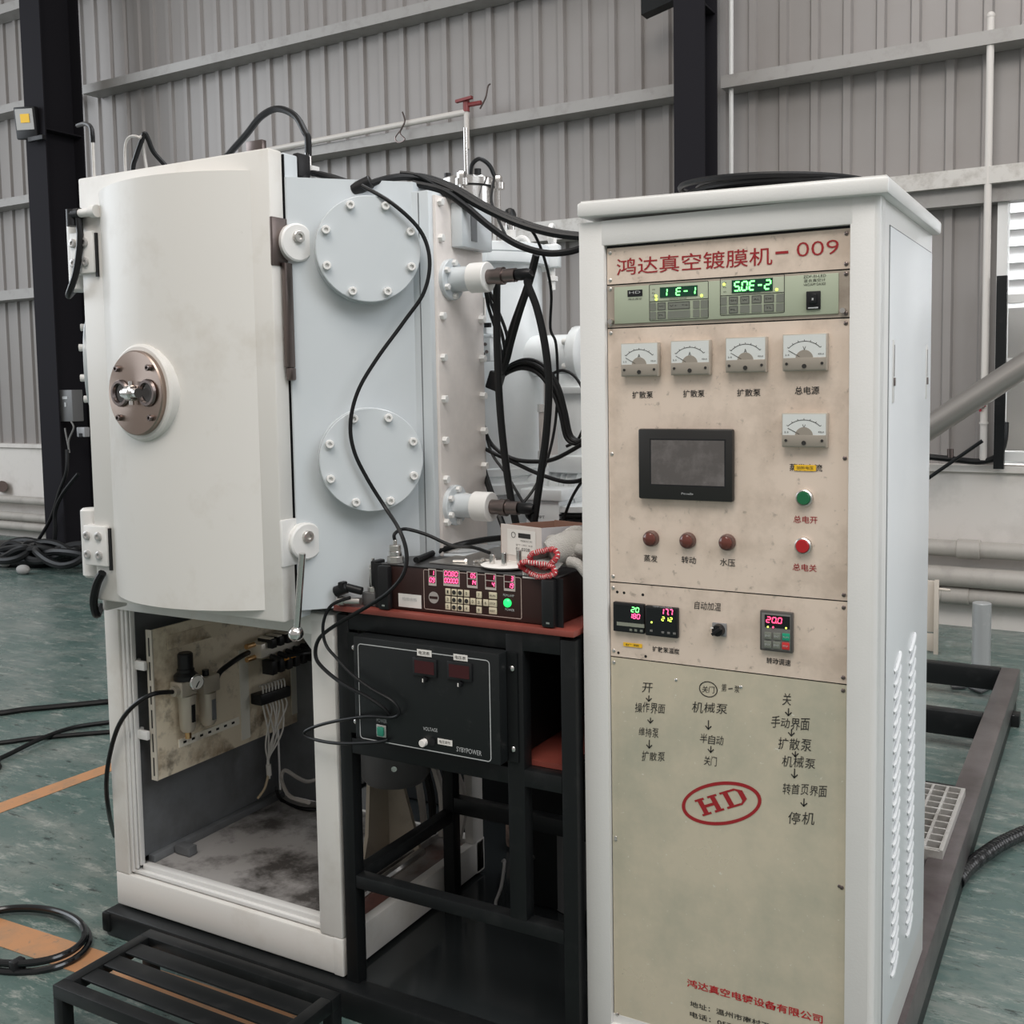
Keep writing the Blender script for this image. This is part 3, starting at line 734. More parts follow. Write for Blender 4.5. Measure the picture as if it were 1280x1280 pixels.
for k in range(5):
    c = mA+dv*(0.35+k*0.13); m.obox(c+Vector((0.069, 0, -0.048)), e_*0.010, (0.002, 0, 0), (0, 0, 0.005))
build('orange_tabs', m, M('orange_plastic', (0.62, 0.27, 0.04), 0.5), VM)
for dz in (0.012, -0.028):
    m = MB(); c = mA + Vector((0.02, -0.005, dz)); m.cyl(c, c-e_*0.034, 0.008, n=12); build('brass_fitting', m, BRASS, VM)
TS = thing('terminal_strip', 'black terminal strip full of white wires below the valve manifold', 'terminal strip', (-1.3800,0.4391,0.5725))
tA = Vector((-1.3830,0.3785,0.5782)); tB = Vector((-1.3830,0.5126,0.5734)); dv2 = tB-tA
m = MB(); m.obox((tA+tB)/2+Vector((0.016, 0, 0)), dv2*0.5, (0.022, 0, 0), (0, 0, 0.017), 0.003); build('terminal_block', m, BLACKPL, TS)
join = Vector((-1.3600,0.4148,0.3780))
for k in range(8):
    p0 = tA+dv2*(0.14+k*0.105)+Vector((0.026, 0, 0.012))
    m = MB(); m.tube([p0, p0+Vector((0.003, 0, 0.012)), p0+Vector((-0.004, 0.004, 0.028)), p0+Vector((-0.02, 0.01, 0.022))], 0.0028, 6, 4); build('wire', m, WIREW, TS)
    q0 = tA+dv2*(0.14+k*0.105)+Vector((0.024, 0, -0.014))
    sw = math.sin(k*2.4)*0.022
    mid = q0.lerp(join, 0.45)+Vector((0.014, sw, -0.01)); mid2 = q0.lerp(join, 0.75)+Vector((0.008, sw*0.9, 0))
    m = MB(); m.tube([q0, q0+Vector((0.008, 0.004*math.sin(k), -0.03)), mid, mid2, join+Vector((0, 0.002*math.cos(k), 0)), join+Vector((0.002*math.sin(k), 0.003, -0.06))], 0.0028, 6, 5); build('wire', m, WIREW, TS)
m = MB(); m.cyl(join+Vector((0, 0.001, -0.015)), join+Vector((0, 0.003, -0.05)), 0.008, n=10); build('cable_tie', m, WIREW, TS)
m = MB(); m.tube([join+Vector((0, 0.003, -0.05)), (-1.3600,0.4205,0.3454), (-1.3600,0.3963,0.2947), (-1.3600,0.3632,0.2731)], 0.004, 8); tag(build('cable', m, M('yellowed_wire', (0.45, 0.36, 0.24), 0.5)), 'yellowed white cable hanging down to the chamber base floor', 'cable')

# hoses around the base
m = MB(); m.tube([pB+Vector((0, 0.035, 0.012)), (-1.3400,0.2069,0.7111), (-1.3350,0.2512,0.7296), (-1.3400,0.2966,0.7377), mA+Vector((0.02, -0.03, -0.008))], 0.008, 8)
tag(build('air_hose', m, BLACKR), 'short black air hose joining the filter regulator to the valve manifold', 'hose')
m = MB(); m.tube([(cx_, pA.y-0.05, pA.z+0.002), (-1.3577,-0.0300,0.7050), (-1.4039,-0.0600,0.6713), (-1.4630,-0.0620,0.6050), (-1.5137,-0.0550,0.5040), (-1.5354,-0.0500,0.4180), (-1.6143,0.0200,0.2959), (-1.9424,0.3000,0.0617)], 0.0065, 8)
tag(build('air_hose', m, BLACKR), 'black air hose looping out over the left base post', 'hose')
m = MB(); m.tube([(-1.3600,0.4463,0.2774), (-1.4266,0.5429,0.1920), (-1.3283,0.5192,0.1920), (-1.2621,0.5305,0.1950)], 0.006, 8); tag(build('cable', m, BLACKR), 'black cable curving along the dirty base floor behind the front post', 'cable')
m = MB(); m.tube([(-1.2191,0.5000,0.3171), (-1.2314,0.4500,0.3191), (-1.2463,0.4200,0.3394), (-1.2790,0.4000,0.3632), (-1.2751,0.3800,0.3404), (-1.2001,0.3300,0.3213), (-1.0572,0.2500,0.3565)], 0.006, 8); tag(build('cable', m, M('grey_cable', (0.30, 0.28, 0.26), 0.5)), 'grey cable looping at the back corner of the chamber base', 'cable')
for k in range(5):
    a_ = mA+dv*(0.30+k*0.14)+Vector((0.082, 0, -0.036))
    m = MB(); m.tube([a_, a_+Vector((0.03, 0.05, 0.0+0.004*k)), a_+Vector((0.02, 0.13-0.02*k, -0.012)), Vector((-1.30, 0.56, a_.z-0.02-0.006*k))], 0.0055, 8, 5)
    o = build('air_hose', m, BLACKR); tag(o, 'thin black air hoses running from the solenoid valves into the base corner', 'hose', 'valve air hoses')

# ---------------------------------------------------------------- high vacuum valve and pumps behind the chamber
TX, TY = -0.70, 0.66
VV = thing('vacuum_valve', 'large white cylindrical vacuum valve with flanged lid behind the chamber', 'vacuum valve', (TX, TY, 0.075))
m = MB(); m.lathe((TX, TY, 0.95), (0, 0, 1), [(0.178, 0), (0.178, 0.93)], 64); body = build('valve_body', m, WHITE4, VV)
m = MB(); m.lathe((TX, TY, 1.868), (0, 0, 1), [(0.212, 0), (0.213, 0.002), (0.213, 0.026), (0.210, 0.0275)], 64); build('lower_flange', m, WHITE4, VV)
m = MB(); m.lathe((TX, TY, 1.8965), (0, 0, 1), [(0.210, 0), (0.213, 0.002), (0.213, 0.024), (0.210, 0.026)], 64); lid = build('lid', m, WHITE4, VV)
m = MB(); m.lathe((TX, TY, 1.225), (0, 0, 1), [(0.186, 0), (0.205, 0.004), (0.205, 0.030), (0.186, 0.034)], 64); build('body_ring', m, WHITE4, VV)
m = MB(); m.lathe((TX, TY, 1.275), (0, 0, 1), [(0.179, 0), (0.186, 0.004), (0.186, 0.022), (0.179, 0.026)], 64); build('weld_collar', m, WHITE4, VV)
# clamps and lifting eyes around the lid
for a_ in (13, 85, 160, 235, 300):
    a = math.radians(a_); c = Vector((TX+0.215*math.cos(a), TY+0.215*math.sin(a), 0))
    u = Vector((math.cos(a), math.sin(a), 0)); w = Vector((-u.y, u.x, 0))
    m = MB(); m.obox(c+Vector((0, 0, 1.895)), u*0.022, w*0.022, (0, 0, 0.033), 0.005); cl = build('clamp_lug', m, WHITE4, lid)
    m = MB(); m.cyl(c+Vector((0, 0, 1.80)), c+Vector((0, 0, 1.865)), 0.008, n=10); m.hexbolt(c+Vector((0, 0, 1.825)), (0, 0, 1), 0.015, 0.014); build('clamp_bolt', m, WHITEM, cl)
    m = MB(); pts = []
    for k in range(12):
        t = 2*PI*k/12; pts.append(c+Vector((0, 0, 1.955))+w*(0.026*math.cos(t))+Vector((0, 0, 0.026*math.sin(t))))
    m.tube(pts, 0.008, 8, 3, closed=True); build('lifting_eye', m, WHITEM, cl)
# air cylinder on the lid
AX, AY = -0.735, 0.655
m = MB(); m.lathe((AX, AY, 1.922), (0, 0, 1), [(0.070, 0), (0.070, 0.178)], 40); ac = build('air_cylinder', m, STEEL, VV)
m = MB(); m.box(AX-0.078, AY-0.078, 1.9225, AX+0.078, AY+0.078, 1.945, 0.006); build('cylinder_base', m, WHITE4, ac)
m = MB(); m.lathe((AX, AY, 2.10), (0, 0, 1), [(0.074, 0), (0.074, 0.004)], 40); build('cap_gasket', m, BLACKR, ac)
m = MB(); m.lathe((AX, AY, 2.104), (0, 0, 1), [(0.078, 0), (0.078, 0.02), (0.074, 0.024)], 40); build('cylinder_cap', m, STEEL, ac)
for k in range(4):
    a = 0.35+k*PI/2; c = Vector((AX+0.088*math.cos(a), AY+0.088*math.sin(a), 1.9455))
    m = MB(); m.cyl(c, c+Vector((0, 0, 0.17)), 0.0075, n=10); m.hexbolt(c+Vector((0, 0, 0.168)), (0, 0, 1), 0.013, 0.02); build('tie_rod', m, STEEL, ac)
    m = MB(); m.lathe(c+Vector((0, 0, 0.150)), (0, 0, 1), [(0.019, 0), (0.019, 0.018)], 16); m.obox(c*1.0+Vector((-0.012*math.cos(a), -0.012*math.sin(a), 0.160)), (0.012, 0, 0), (0, 0.012, 0), (0, 0, 0.008)); build('tie_lug', m, STEEL, ac)
m = MB(); m.cyl((AX-0.005, AY, 2.12), (AX-0.005, AY, 2.275), 0.006, n=12); build('piston_rod', m, STEEL, ac)
for dx, dy in ((-0.05, -0.03), (0.055, -0.035), (-0.03, 0.04)):
    m = MB(); m.cyl((AX+dx, AY+dy, 2.126), (AX+dx, AY+dy, 2.146), 0.010, n=10); build('port_fitting', m, BLACKPL, ac)
m = MB(); m.tube([(AX+0.040, AY-0.05, 2.12), (AX+0.045, AY-0.05, 2.155), (AX+0.065, AY-0.04, 2.172), (AX+0.085, AY-0.02, 2.155), (AX+0.095, AY-0.01, 2.125)], 0.006, 8, 5); build('air_line', m, BLACKR, ac)
m = MB(); m.tube([(AX+0.095, AY-0.01, 2.125), (-0.6253,0.6000,2.0551), (-0.5873,0.5600,2.0022), (-0.5213,0.5000,1.9290)], 0.004, 8, 5); build('air_line', m, BLACKR, ac)
# black capped vent on the lid
vc_ = Vector((-0.5432,0.5600,1.9179)); 
m = MB(); m.cyl((vc_.x, vc_.y, 1.9225), (vc_.x, vc_.y, 1.955), 0.016, n=16); vs = build('vent_stub', m, WHITEM, VV)
m = MB(); m.cyl((vc_.x, vc_.y, 1.955), (vc_.x, vc_.y, 1.975), 0.013, n=16); build('vent_nut', m, STEEL, vs)
m = MB(); m.lathe((vc_.x, vc_.y, 1.975), (0, 0, 1), [(0.014, 0), (0.0175, 0.004), (0.0175, 0.024), (0.012, 0.036), (0.004, 0.040)], 18); build('vent_cap', m, BLACKR, vs)
# side branch pointing right
bz = 1.612; b0 = Vector((TX+0.15, TY, bz))
m = MB(); m.cyl(b0, b0+Vector((0.155, 0, 0)), 0.058, n=36); br = build('side_branch', m, WHITE4, VV)
m = MB(); m.lathe(b0+Vector((0.155, 0, 0)), (1, 0, 0), [(0.058, 0), (0.078, 0.001), (0.080, 0.004), (0.080, 0.028), (0.077, 0.03)], 36); bf = build('branch_flange', m, WHITE4, br)
for k in range(6):
    a = 0.5+k*PI/3; m = MB(); m.sockbolt(b0+Vector((0.156, 0.068*math.cos(a), 0.068*math.sin(a))), (-1, 0, 0), 0.009, 0.014); build('bolt', m, WHITEM, bf)
m = MB(); m.cyl((-0.40, 0.66, 1.33), (-0.40, 0.66, 1.56), 0.050, n=32); dn = build('down_pipe', m, WHITE4, VV)
m = MB(); m.lathe((-0.40, 0.66, 1.505), (0, 0, 1), [(0.066, 0), (0.068, 0.003), (0.068, 0.018), (0.066, 0.02)], 32); build('pipe_flange', m, WHITE4, dn)
# lower elbow of ribbed bellows
m = MB(); pts = [(TX+0.14, TY, 1.235), (TX+0.22, TY, 1.245), (TX+0.285, TY, 1.262), (-0.395, 0.66, 1.315)]
m.lathe((TX+0.16, TY, 1.235), (1, 0, 0), [(0.058, 0), (0.058, 0.06), (0.070, 0.062), (0.070, 0.08), (0.058, 0.082), (0.062, 0.10), (0.054, 0.108), (0.062, 0.116), (0.054, 0.124), (0.062, 0.132), (0.056, 0.14), (0.056, 0.16)], 36)
build('bellows', m, WHITE4, VV)
m = MB(); m.box(-0.46, 0.60, 1.285, -0.34, 0.72, 1.335, 0.01); build('elbow_block', m, WHITE4, VV)
# sight tube beside the body
m = MB(); m.cyl((-0.475, 0.60, 1.34), (-0.475, 0.60, 1.46), 0.0085, n=14); st = build('sight_tube', m, M('pale_tube', (0.62, 0.57, 0.54), 0.3), VV)
for z in (1.325, 1.455):
    m = MB(); m.cyl((-0.475, 0.60, z), (-0.475, 0.60, z+0.022), 0.0125, n=8); build('tube_nut', m, STEEL, st)
# actuator rod beside the side plate and the angle valve under it
m = MB(); m.cyl((-0.5616,0.4400,1.7654), (-0.5632,0.4400,1.6890), 0.0075, n=12); ar = build('actuator_rod', m, BRUSH, VV)
a1 = Vector((-0.5609,0.4400,1.6804))
m = MB(); m.box(a1.x-0.018, a1.y-0.018, a1.z-0.012, a1.x+0.018, a1.y+0.018, a1.z+0.012, 0.003); m.box(a1.x-0.022, a1.y-0.02, a1.z-0.022, a1.x+0.035, a1.y+0.02, a1.z-0.016); m.box(a1.x-0.016, a1.y-0.02, a1.z-0.085, a1.x+0.030, a1.y+0.02, a1.z-0.022, 0.003); ab = build('pilot_valve', m, WHITE4, VV)
for dx, dz in ((0.004, -0.045), (0.016, -0.04), (0.010, -0.065), (0.020, -0.06)):
    m = MB(); m.cyl((a1.x+dx, a1.y-0.0235, a1.z+dz), (a1.x+dx, a1.y-0.020, a1.z+dz), 0.0045, n=10); build('screw', m, SMOKE, ab)
m = MB(); m.box(a1.x+0.016, a1.y-0.026, a1.z+0.004, a1.x+0.034, a1.y-0.018, a1.z+0.016); build('pilot_plug', m, BLACKPL, ab)
m = MB(); m.box(-0.70, 0.455, 1.22, -0.60, 0.49, 1.66, 0.006); build('joint_flange', m, WHITE4, VV)
# lower white gate housing
m = MB(); m.box(-0.76, 0.42, 0.985, -0.53, 0.90, 1.075, 0.006); gh = build('gate_housing', m, WHITE4, VV)
m = MB(); m.lathe((TX+0.0, TY, 1.075), (0, 0, 1), [(0.150, 0), (0.150, 0.15)], 40); build('neck', m, WHITE4, VV)

# white rotary pump with black finned motor, seen right of the carton
RP = thing('rotary_pump', 'white pump housing with black finned motor beside the cabinet', 'pump', (-0.40, 0.58, 0.066))
hx0, hx1 = (-0.4866,0.5200,1.1835)[0], (-0.3833,0.5200,1.1881)[0]
hz = (-0.4291,0.5200,1.2166)[2]; cz1 = (-0.4286,0.5200,1.2494)[2]
m = MB(); m.box(hx0, 0.525, 0.066, hx1, 0.68, 0.96, 0.006); build('shade_black_pedestal', m, BLACKP, RP)  # lower pump coloured black to stand for the shade behind the table
m = MB(); m.box(hx0, 0.52, 0.96, hx1, 0.685, hz, 0.006); pb = build('pump_housing', m, WHITE4, RP)
m = MB(); m.box(hx0-0.012, 0.508, hz+0.0005, hx1+0.014, 0.70, cz1, 0.006); build('housing_cap', m, WHITE4, pb)
a_ = (-0.4520,0.5200,1.1718); b_ = (-0.4273,0.5200,1.1741)
m = MB(); put_text(m, 'MPT', (a_[0], 0.5192, a_[2]), (b_[0], 0.5192, a_[2]), 0.008); build('nameplate', m, INK, pb)
mx_, my_ = (-0.3676,0.6000,1.1576)[0], 0.60; mz = (-0.3597,0.5500,1.1836)[2]
m = MB(); m.cyl((mx_, my_, 0.30), (mx_, my_, mz), 0.066, n=32); mo = build('motor_body', m, BLACKPL, RP)
for k in range(10):
    z = mz-0.008-k*0.0125; m = MB(); m.lathe((mx_, my_, z), (0, 0, 1), [(0.064, 0), (0.080, 0.001), (0.080, 0.0055), (0.064, 0.0065)], 32); build('cooling_fin', m, BLACKPL, mo)
m = MB(); m.lathe((mx_, my_, mz+0.0005), (0, 0, 1), [(0.070, 0), (0.076, 0.003), (0.076, 0.018), (0.070, 0.020)], 32); build('motor_flange', m, WHITE4, RP)
m = MB(); m.cyl((mx_, my_, 0.067), (mx_, my_, 0.30), 0.085, n=32); build('motor_foot', m, GREYCAST, RP)

# drive motor hanging inside the chamber base on a beige bracket
DM = thing('drive_motor', 'dark grey hanging motor with ribbed fan cover inside the chamber base', 'motor', (-0.795, 0.30, 0.41))
mcx, mcy = -0.832, 0.36
m = MB(); m.lathe((mcx, mcy, 0.535), (0, 0, 1), [(0.088, 0), (0.088, 0.36)], 36); mb_ = build('motor_body', m, GREYCAST, DM)
for k in range(20):
    a = 2*PI*k/20; u = Vector((math.cos(a), math.sin(a), 0)); m = MB(); m.obox(Vector((mcx, mcy, 0.70))+u*0.094, u*0.008, Vector((-u.y, u.x, 0))*0.003, (0, 0, 0.16)); build('cooling_rib', m, GREYCAST, mb_)
m = MB(); m.lathe((mcx, mcy, 0.42), (0, 0, 1), [(0.05, 0), (0.085, 0.008), (0.100, 0.03), (0.102, 0.11), (0.096, 0.112), (0.09, 0.10)], 40); fc = build('fan_cover', m, GREYCAST, DM)
m = MB(); c = Vector((mcx+0.058, mcy-0.083, 0.495)); m.cyl(c, c+Vector((0.004, -0.007, 0)), 0.008, n=10); build('cover_screw', m, STEEL, fc)
MK = thing('motor_bracket', 'beige welded bracket standing behind the table beside the hanging motor', 'bracket', (-0.93, 0.42, 0.187))
m = MB(); m.prism([(-0.99, 0.44, 0.187), (-0.81, 0.44, 0.187), (-0.89, 0.44, 0.46), (-0.90, 0.44, 0.90), (-0.95, 0.44, 0.90), (-0.955, 0.44, 0.46)], (0, 0.012, 0)); build('back_plate', m, BEIGEP, MK)
m = MB(); m.prism([(-0.93, 0.439, 0.19), (-0.93, 0.439, 0.90), (-0.93, 0.40, 0.90), (-0.93, 0.34, 0.25), (-0.93, 0.32, 0.19)], (0.012, 0, 0)); build('web_plate', m, BEIGEP, MK)
HC = MB()
for k in range(5):
    HC = MB(); a_ = k*0.03
    HC.tube([(-0.86+a_, 0.54, 0.20), (-0.87+a_*1.3, 0.53, 0.34), (-0.90+a_, 0.51, 0.50), (-0.96+a_*0.5, 0.50, 0.62), (-0.98, 0.50, 0.78)], 0.011, 8, 5)
    tag(build('water_hose', HC, (WHITEM, BLACKR, WHITEM, BLACKR, BLACKR)[k] if False else (CONDUIT if k % 2 == 0 else BLACKR)), ('pale water hoses rising behind the motor inside the chamber base' if k % 2 == 0 else 'black water hoses rising behind the motor inside the chamber base'), 'hose', 'pale base hoses' if k % 2 == 0 else 'black base hoses')
m = MB(); m.tube([(-0.70-0.08, 0.02, 0.192), (-0.79, 0.20, 0.196), (-0.775, 0.30, 0.21), (-0.79, 0.42, 0.20)], 0.012, 8, 5)
tag(build('flexible_pipe', m, BRUSH), 'grey flexible pipe lying on the base floor under the motor', 'pipe')

# ---------------------------------------------------------------- black work table
WT = thing('work_table', 'black welded steel work table with red-brown boards between chamber and cabinet', 'table', (-0.39, 0.2, 0.065))
TX0, TX1, TF, TB = -0.705, -0.066, -0.036, 0.44
m = MB(); m.box(TX0-0.004, TF-0.006, 0.998, TX1, TB, 1.012, 0.002); build('tabletop', m, REDBOARD, WT)
L_ = 0.036
for x in (TX0, TX1-L_):
    for y in (TF, TB-L_):
        m = MB(); m.box(x, y, 0.066, x+L_, y+L_, 0.99, 0.003); build('leg', m, BLACKP, WT)
m = MB(); m.box(-0.236, TF, 0.345, -0.193, TF+0.036, 0.99, 0.003); build('divider_post', m, BLACKP, WT)
def trail(name, x0, y0, z0, x1, y1, z1):
    m = MB(); m.box(x0, y0, z0, x1, y1, z1, 0.002); build(name, m, BLACKP, WT)
trail('apron', TX0+L_, TF+0.001, 0.955, TX1-L_, TF+0.03, 0.997)
trail('apron', TX0+0.002, TF+L_, 0.955, TX0+0.03, TB-L_, 0.997)
trail('apron', TX1-0.03, TF+L_, 0.955, TX1-0.002, TB-L_, 0.997)
trail('apron', TX0+L_, TB-0.03, 0.955, TX1-L_, TB-0.002, 0.997)
trail('shelf_rail', TX0+L_, TF+0.001, 0.652, TX1-L_, TF+0.034, 0.69)
trail('shelf_rail', TX0+0.002, TF+L_, 0.652, TX0+0.034, TB-L_, 0.69)
trail('shelf_rail', TX1-0.034, TF+L_, 0.652, TX1-0.002, TB-L_, 0.69)
trail('shelf_rail', TX0+L_, TB-0.034, 0.652, TX1-L_, TB-0.002, 0.69)
trail('lower_rail', TX0+L_, TF+0.001, 0.315, TX1-L_, TF+0.034, 0.347)
trail('lower_rail', TX0+0.002, TF+L_, 0.315, TX0+0.034, TB-L_, 0.347)
trail('lower_rail', TX1-0.034, TF+L_, 0.315, TX1-0.002, TB-L_, 0.347)
trail('lower_rail', TX0+L_, TB-0.034, 0.34, TX1-L_, TB-0.002, 0.385)
m = MB(); m.box(TX0+0.04, TF+0.036, 0.69, TX1-0.04, TB-0.04, 0.702); build('shelf_board', m, REDBOARD, WT)
m = MB(); m.box(-0.236, TF+0.04, 0.704, -0.224, TB-0.05, 0.955); build('bay_side_sheet', m, BLACKP, WT)
m = MB(); m.box(-0.22, TB-0.05, 0.703, TX1-0.038, TB-0.042, 0.955); build('bay_back_sheet', m, BLACKP, WT)

# ---------------------------------------------------------------- power supply in the table bay
PSF = -0.072
PS = thing('power_supply', 'black rack power supply with two dark red meters in the table bay', 'power supply', (-0.42, 0.1, 0.703))
m = MB(); m.box(-0.628, PSF, 0.704, -0.232, 0.30, 0.952, 0.004); build('case', m, M('black_case', (0.011, 0.0125, 0.013), 0.4, spec=0.3, wear=((0.05, 0.05, 0.05), 25, 0.6, 0.85, 0.6)), PS)
LINE = M('pale_outline', (0.45, 0.46, 0.46), 0.4)
def outline(mbx, pts, w, y):
    n = len(pts)
    for i in range(n):
        a, b = Vector(pts[i]), Vector(pts[(i+1) % n]); d = (b-a).normalized(); nn = Vector((d.z, 0, -d.x))*w/2
        p = [a-nn, b-nn, b+nn, a+nn]; mbx.quad(*[Vector((q.x, y, q.z)) for q in p])
def rrect(x0, x1, z0, z1, r=0.008):
    pts = []
    for cx, cz, a in ((x1-r, z1-r, 0), (x0+r, z1-r, 90), (x0+r, z0+r, 180), (x1-r, z0+r, 270)):
        for k in range(4):
            t = math.radians(a+k*30); pts.append((cx+r*math.cos(t), 0, cz+r*math.sin(t)))
    return pts
m = MB(); outline(m, rrect(-0.613, -0.256, 0.710, 0.935), 0.0022, PSF-0.0006); build('face_outline', m, LINE, PS)
for x0, x1 in ((-0.668, -0.630), (-0.230, -0.205)):
    m = MB(); m.box(x0, TF-0.005, 0.706, x1, TF-0.001, 0.95); ear = build('rack_ear', m, BLACKP, PS)
    for z in (0.735, 0.915):
        m = MB(); m.sphere(((x0+x1)/2, TF-0.006, z), 0.007, 10, (1, 0.6, 1)); build('screw', m, STEEL, ear)
for a, c in (((-0.4498,-0.0726,0.9017), (-0.3971,-0.0726,0.9079)), ((-0.3572,-0.0726,0.9035), (-0.3045,-0.0726,0.9098))):
    zc = a[2]
    m = MB(); m.box(a[0]-0.006, PSF-0.006, zc-0.021, c[0]+0.006, PSF, zc+0.021, 0.002); fr = build('meter_frame', m, BLACKPL, PS)
    m = MB(); m.box(a[0], PSF-0.0066, zc-0.0145, c[0], PSF-0.0056, zc+0.0145); build('meter_window', m, DRED, fr)
def sticker(par, ax, zx, w, h, y, txt=None, mat=PAPER, name='label'):
    m = MB(); m.box(ax-w/2, y-0.0008, zx-h/2, ax+w/2, y, zx+h/2); o = build(name, m, mat, par)
    if txt:
        m = MB(); put_text(m, txt, (ax-w*0.38, y-0.0013, zx), (ax+w*0.38, y-0.0013, zx), h*0.55); build('lettering', m, INK, o)
    return o
def stick_px(par, a, b, y, txt=None, mat=PAPER, name='label'):
    """label between opposite corners a (upper left) and b (lower right)"""
    return sticker(par, (a[0]+b[0])/2, (a[2]+b[2])/2, abs(b[0]-a[0]), abs(a[2]-b[2]), y, txt, mat, name)
stick_px(PS, (-0.4450,-0.0725,0.9409), (-0.4059,-0.0725,0.9260), PSF-0.0008, '电流表')
stick_px(PS, (-0.3475,-0.0725,0.9407), (-0.3110,-0.0725,0.9269), PSF-0.0008, '电压表')
stick_px(PS, (-0.3944,-0.0725,0.7425), (-0.3557,-0.0725,0.7292), PSF-0.0008, '电压调节')
for c in ((-0.4240,-0.0725,0.8735), (-0.3303,-0.0725,0.8752)):
    m = MB(); m.cyl((c[0], PSF, c[2]), (c[0], PSF-0.012, c[2]), 0.0065, n=14); kn = build('trim_knob', m, BLACKPL, PS)
    m = MB(); m.box(c[0]-0.0012, PSF-0.0125, c[2]-0.004, c[0]+0.0012, PSF-0.0119, c[2]+0.004); build('pointer', m, PAPER, kn)
m = MB(); put_text(m, 'POWER', (-0.5639,-0.0730,0.7597), (-0.5348,-0.0730,0.7601), 0.009); put_text(m, 'VOLTAGE', (-0.4334,-0.0730,0.7589), (-0.3947,-0.0730,0.7600), 0.008); put_text(m, 'SYBYPOWER', (-0.3447,-0.0730,0.7256), (-0.2796,-0.0730,0.7250), 0.011); build('lettering', m, LINE, PS)
c = Vector((-0.5498,-0.0730,0.7361))
m = MB(); m.box(c.x-0.014, PSF-0.004, c.z-0.015, c.x+0.014, PSF, c.z+0.015, 0.002); sw = build('power_switch', m, BRUSH, PS)
m = MB(); m.box(c.x-0.009, PSF-0.010, c.z-0.011, c.x+0.009, PSF-0.004, c.z+0.011, 0.003); build('switch_rocker', m, M('green_rocker', (0.02, 0.20, 0.13), 0.25, coat=0.5), sw)
c = Vector((-0.4298,-0.0730,0.7278))
m = MB(); m.cyl((c.x, PSF, c.z), (c.x, PSF-0.014, c.z), 0.0085, n=18, bev=0.001); build('voltage_knob', m, PAPER, PS)
m = MB(); m.cyl((c.x+0.020, PSF, c.z+0.004), (c.x+0.020, PSF-0.003, c.z+0.004), 0.009, n=18); build('dial_ring', m, BLACKPL, PS)
# green terminal plug on top of the power supply
m = MB(); g = Vector((-0.6798,0.0200,0.9499)); m.box(g.x-0.022, 0.0, 0.953, g.x+0.018, 0.03, 0.972, 0.003); tag(build('terminal_plug', m, M('green_plug', (0.05, 0.22, 0.17), 0.35)), 'small green terminal plug on top of the black power supply', 'plug')

# ---------------------------------------------------------------- brown control console on the table
CF = -0.02
CN = thing('film_monitor', 'dark brown rack console with red digit displays standing on the table', 'control console', (-0.35, 0.12, 1.013))
m = MB(); m.box(-0.578, CF, 1.0135, -0.118, 0.33, 1.116, 0.003); case = build('case', m, CONSOLE, CN)
m = MB(); m.box(-0.580, CF-0.002, 1.1165, -0.116, 0.335, 1.119, 0.001); build('case_top', m, M('dull_black_top', (0.035, 0.034, 0.034), 0.35, wear=((0.12, 0.12, 0.12), 12, 0.5, 0.8, 0.5)), CN)
for x0, x1 in ((-0.596, -0.578), (-0.118, -0.100)):
    m = MB(); m.box(x0, CF-0.003, 1.013, x1, CF, 1.118); build('rack_ear', m, BLACKPL, CN)
for x in (-0.553, -0.121):
    m = MB(); m.box(x-0.022, CF-0.022, 1.014, x+0.008, CF-0.003, 1.117, 0.004); hd = build('carry_handle', m, BLACKPL, CN)
    m = MB(); m.box(x-0.010, CF-0.0226, 1.022, x-0.002, CF-0.022, 1.026); build('screw', m, STEEL, hd)
m = MB(); outline(m, rrect((-0.4584,-0.0210,1.0697)[0], (-0.2028,-0.0210,1.0725)[0], 1.0215, 1.1125, 0.004), 0.0018, CF-0.0006); build('face_outline', m, M('beige_outline', (0.42, 0.33, 0.29), 0.5), CN)
def disp(xl, xr, zt, zb, rows):
    m = MB(); m.box(xl, CF-0.0016, zb, xr, CF, zt); fr = build('display_frame', m, M('display_frame', (0.50, 0.44, 0.40), 0.5), CN)
    w = xr-xl; h = zt-zb; e = 0.0022
    zm = zb+h*0.56
    for (z0, z1), txt in zip(((zm+e/2, zt-e), (zb+h*0.16, zm-e/2)), rows):
        m = MB(); m.box(xl+e, CF-0.0020, z0, xr-e, CF-0.0014, z1); win = build('display_window', m, DRED, fr)
        n = len(txt); m = MB()
        digits(m, txt, (xl+e*1.3, CF-0.0024, (z0+z1)/2), (xr-e*1.3, CF-0.0024, (z0+z1)/2), (z1-z0)*0.8, 0.35); 
        if m.b.verts: build('digits', m, LPINK, win)
        else: m.b.free()
for (a, b_, rows) in (((-0.4445,-0.0210,1.1158), (-0.4239,-0.0210,1.0772), ('1', '09')), ((-0.4041,-0.0210,1.1172), (-0.3611,-0.0210,1.0797), ('00.80', '00000')), ((-0.3409,-0.0210,1.1172), (-0.3140,-0.0210,1.0803), (' 05', ' 14')), ((-0.2935,-0.0210,1.1170), (-0.2657,-0.0210,1.0798), ('  1', '  4')), ((-0.2456,-0.0210,1.1178), (-0.2174,-0.0210,1.0810), ('  3', ' 19'))):
    disp(a[0], b_[0], a[2], b_[2], rows)
kx = [(-0.7744,-0.0210,1.1135)]
def kpos(cx, cy):   # crop coordinates of the keypad photograph detail to console face
    return cx, cy
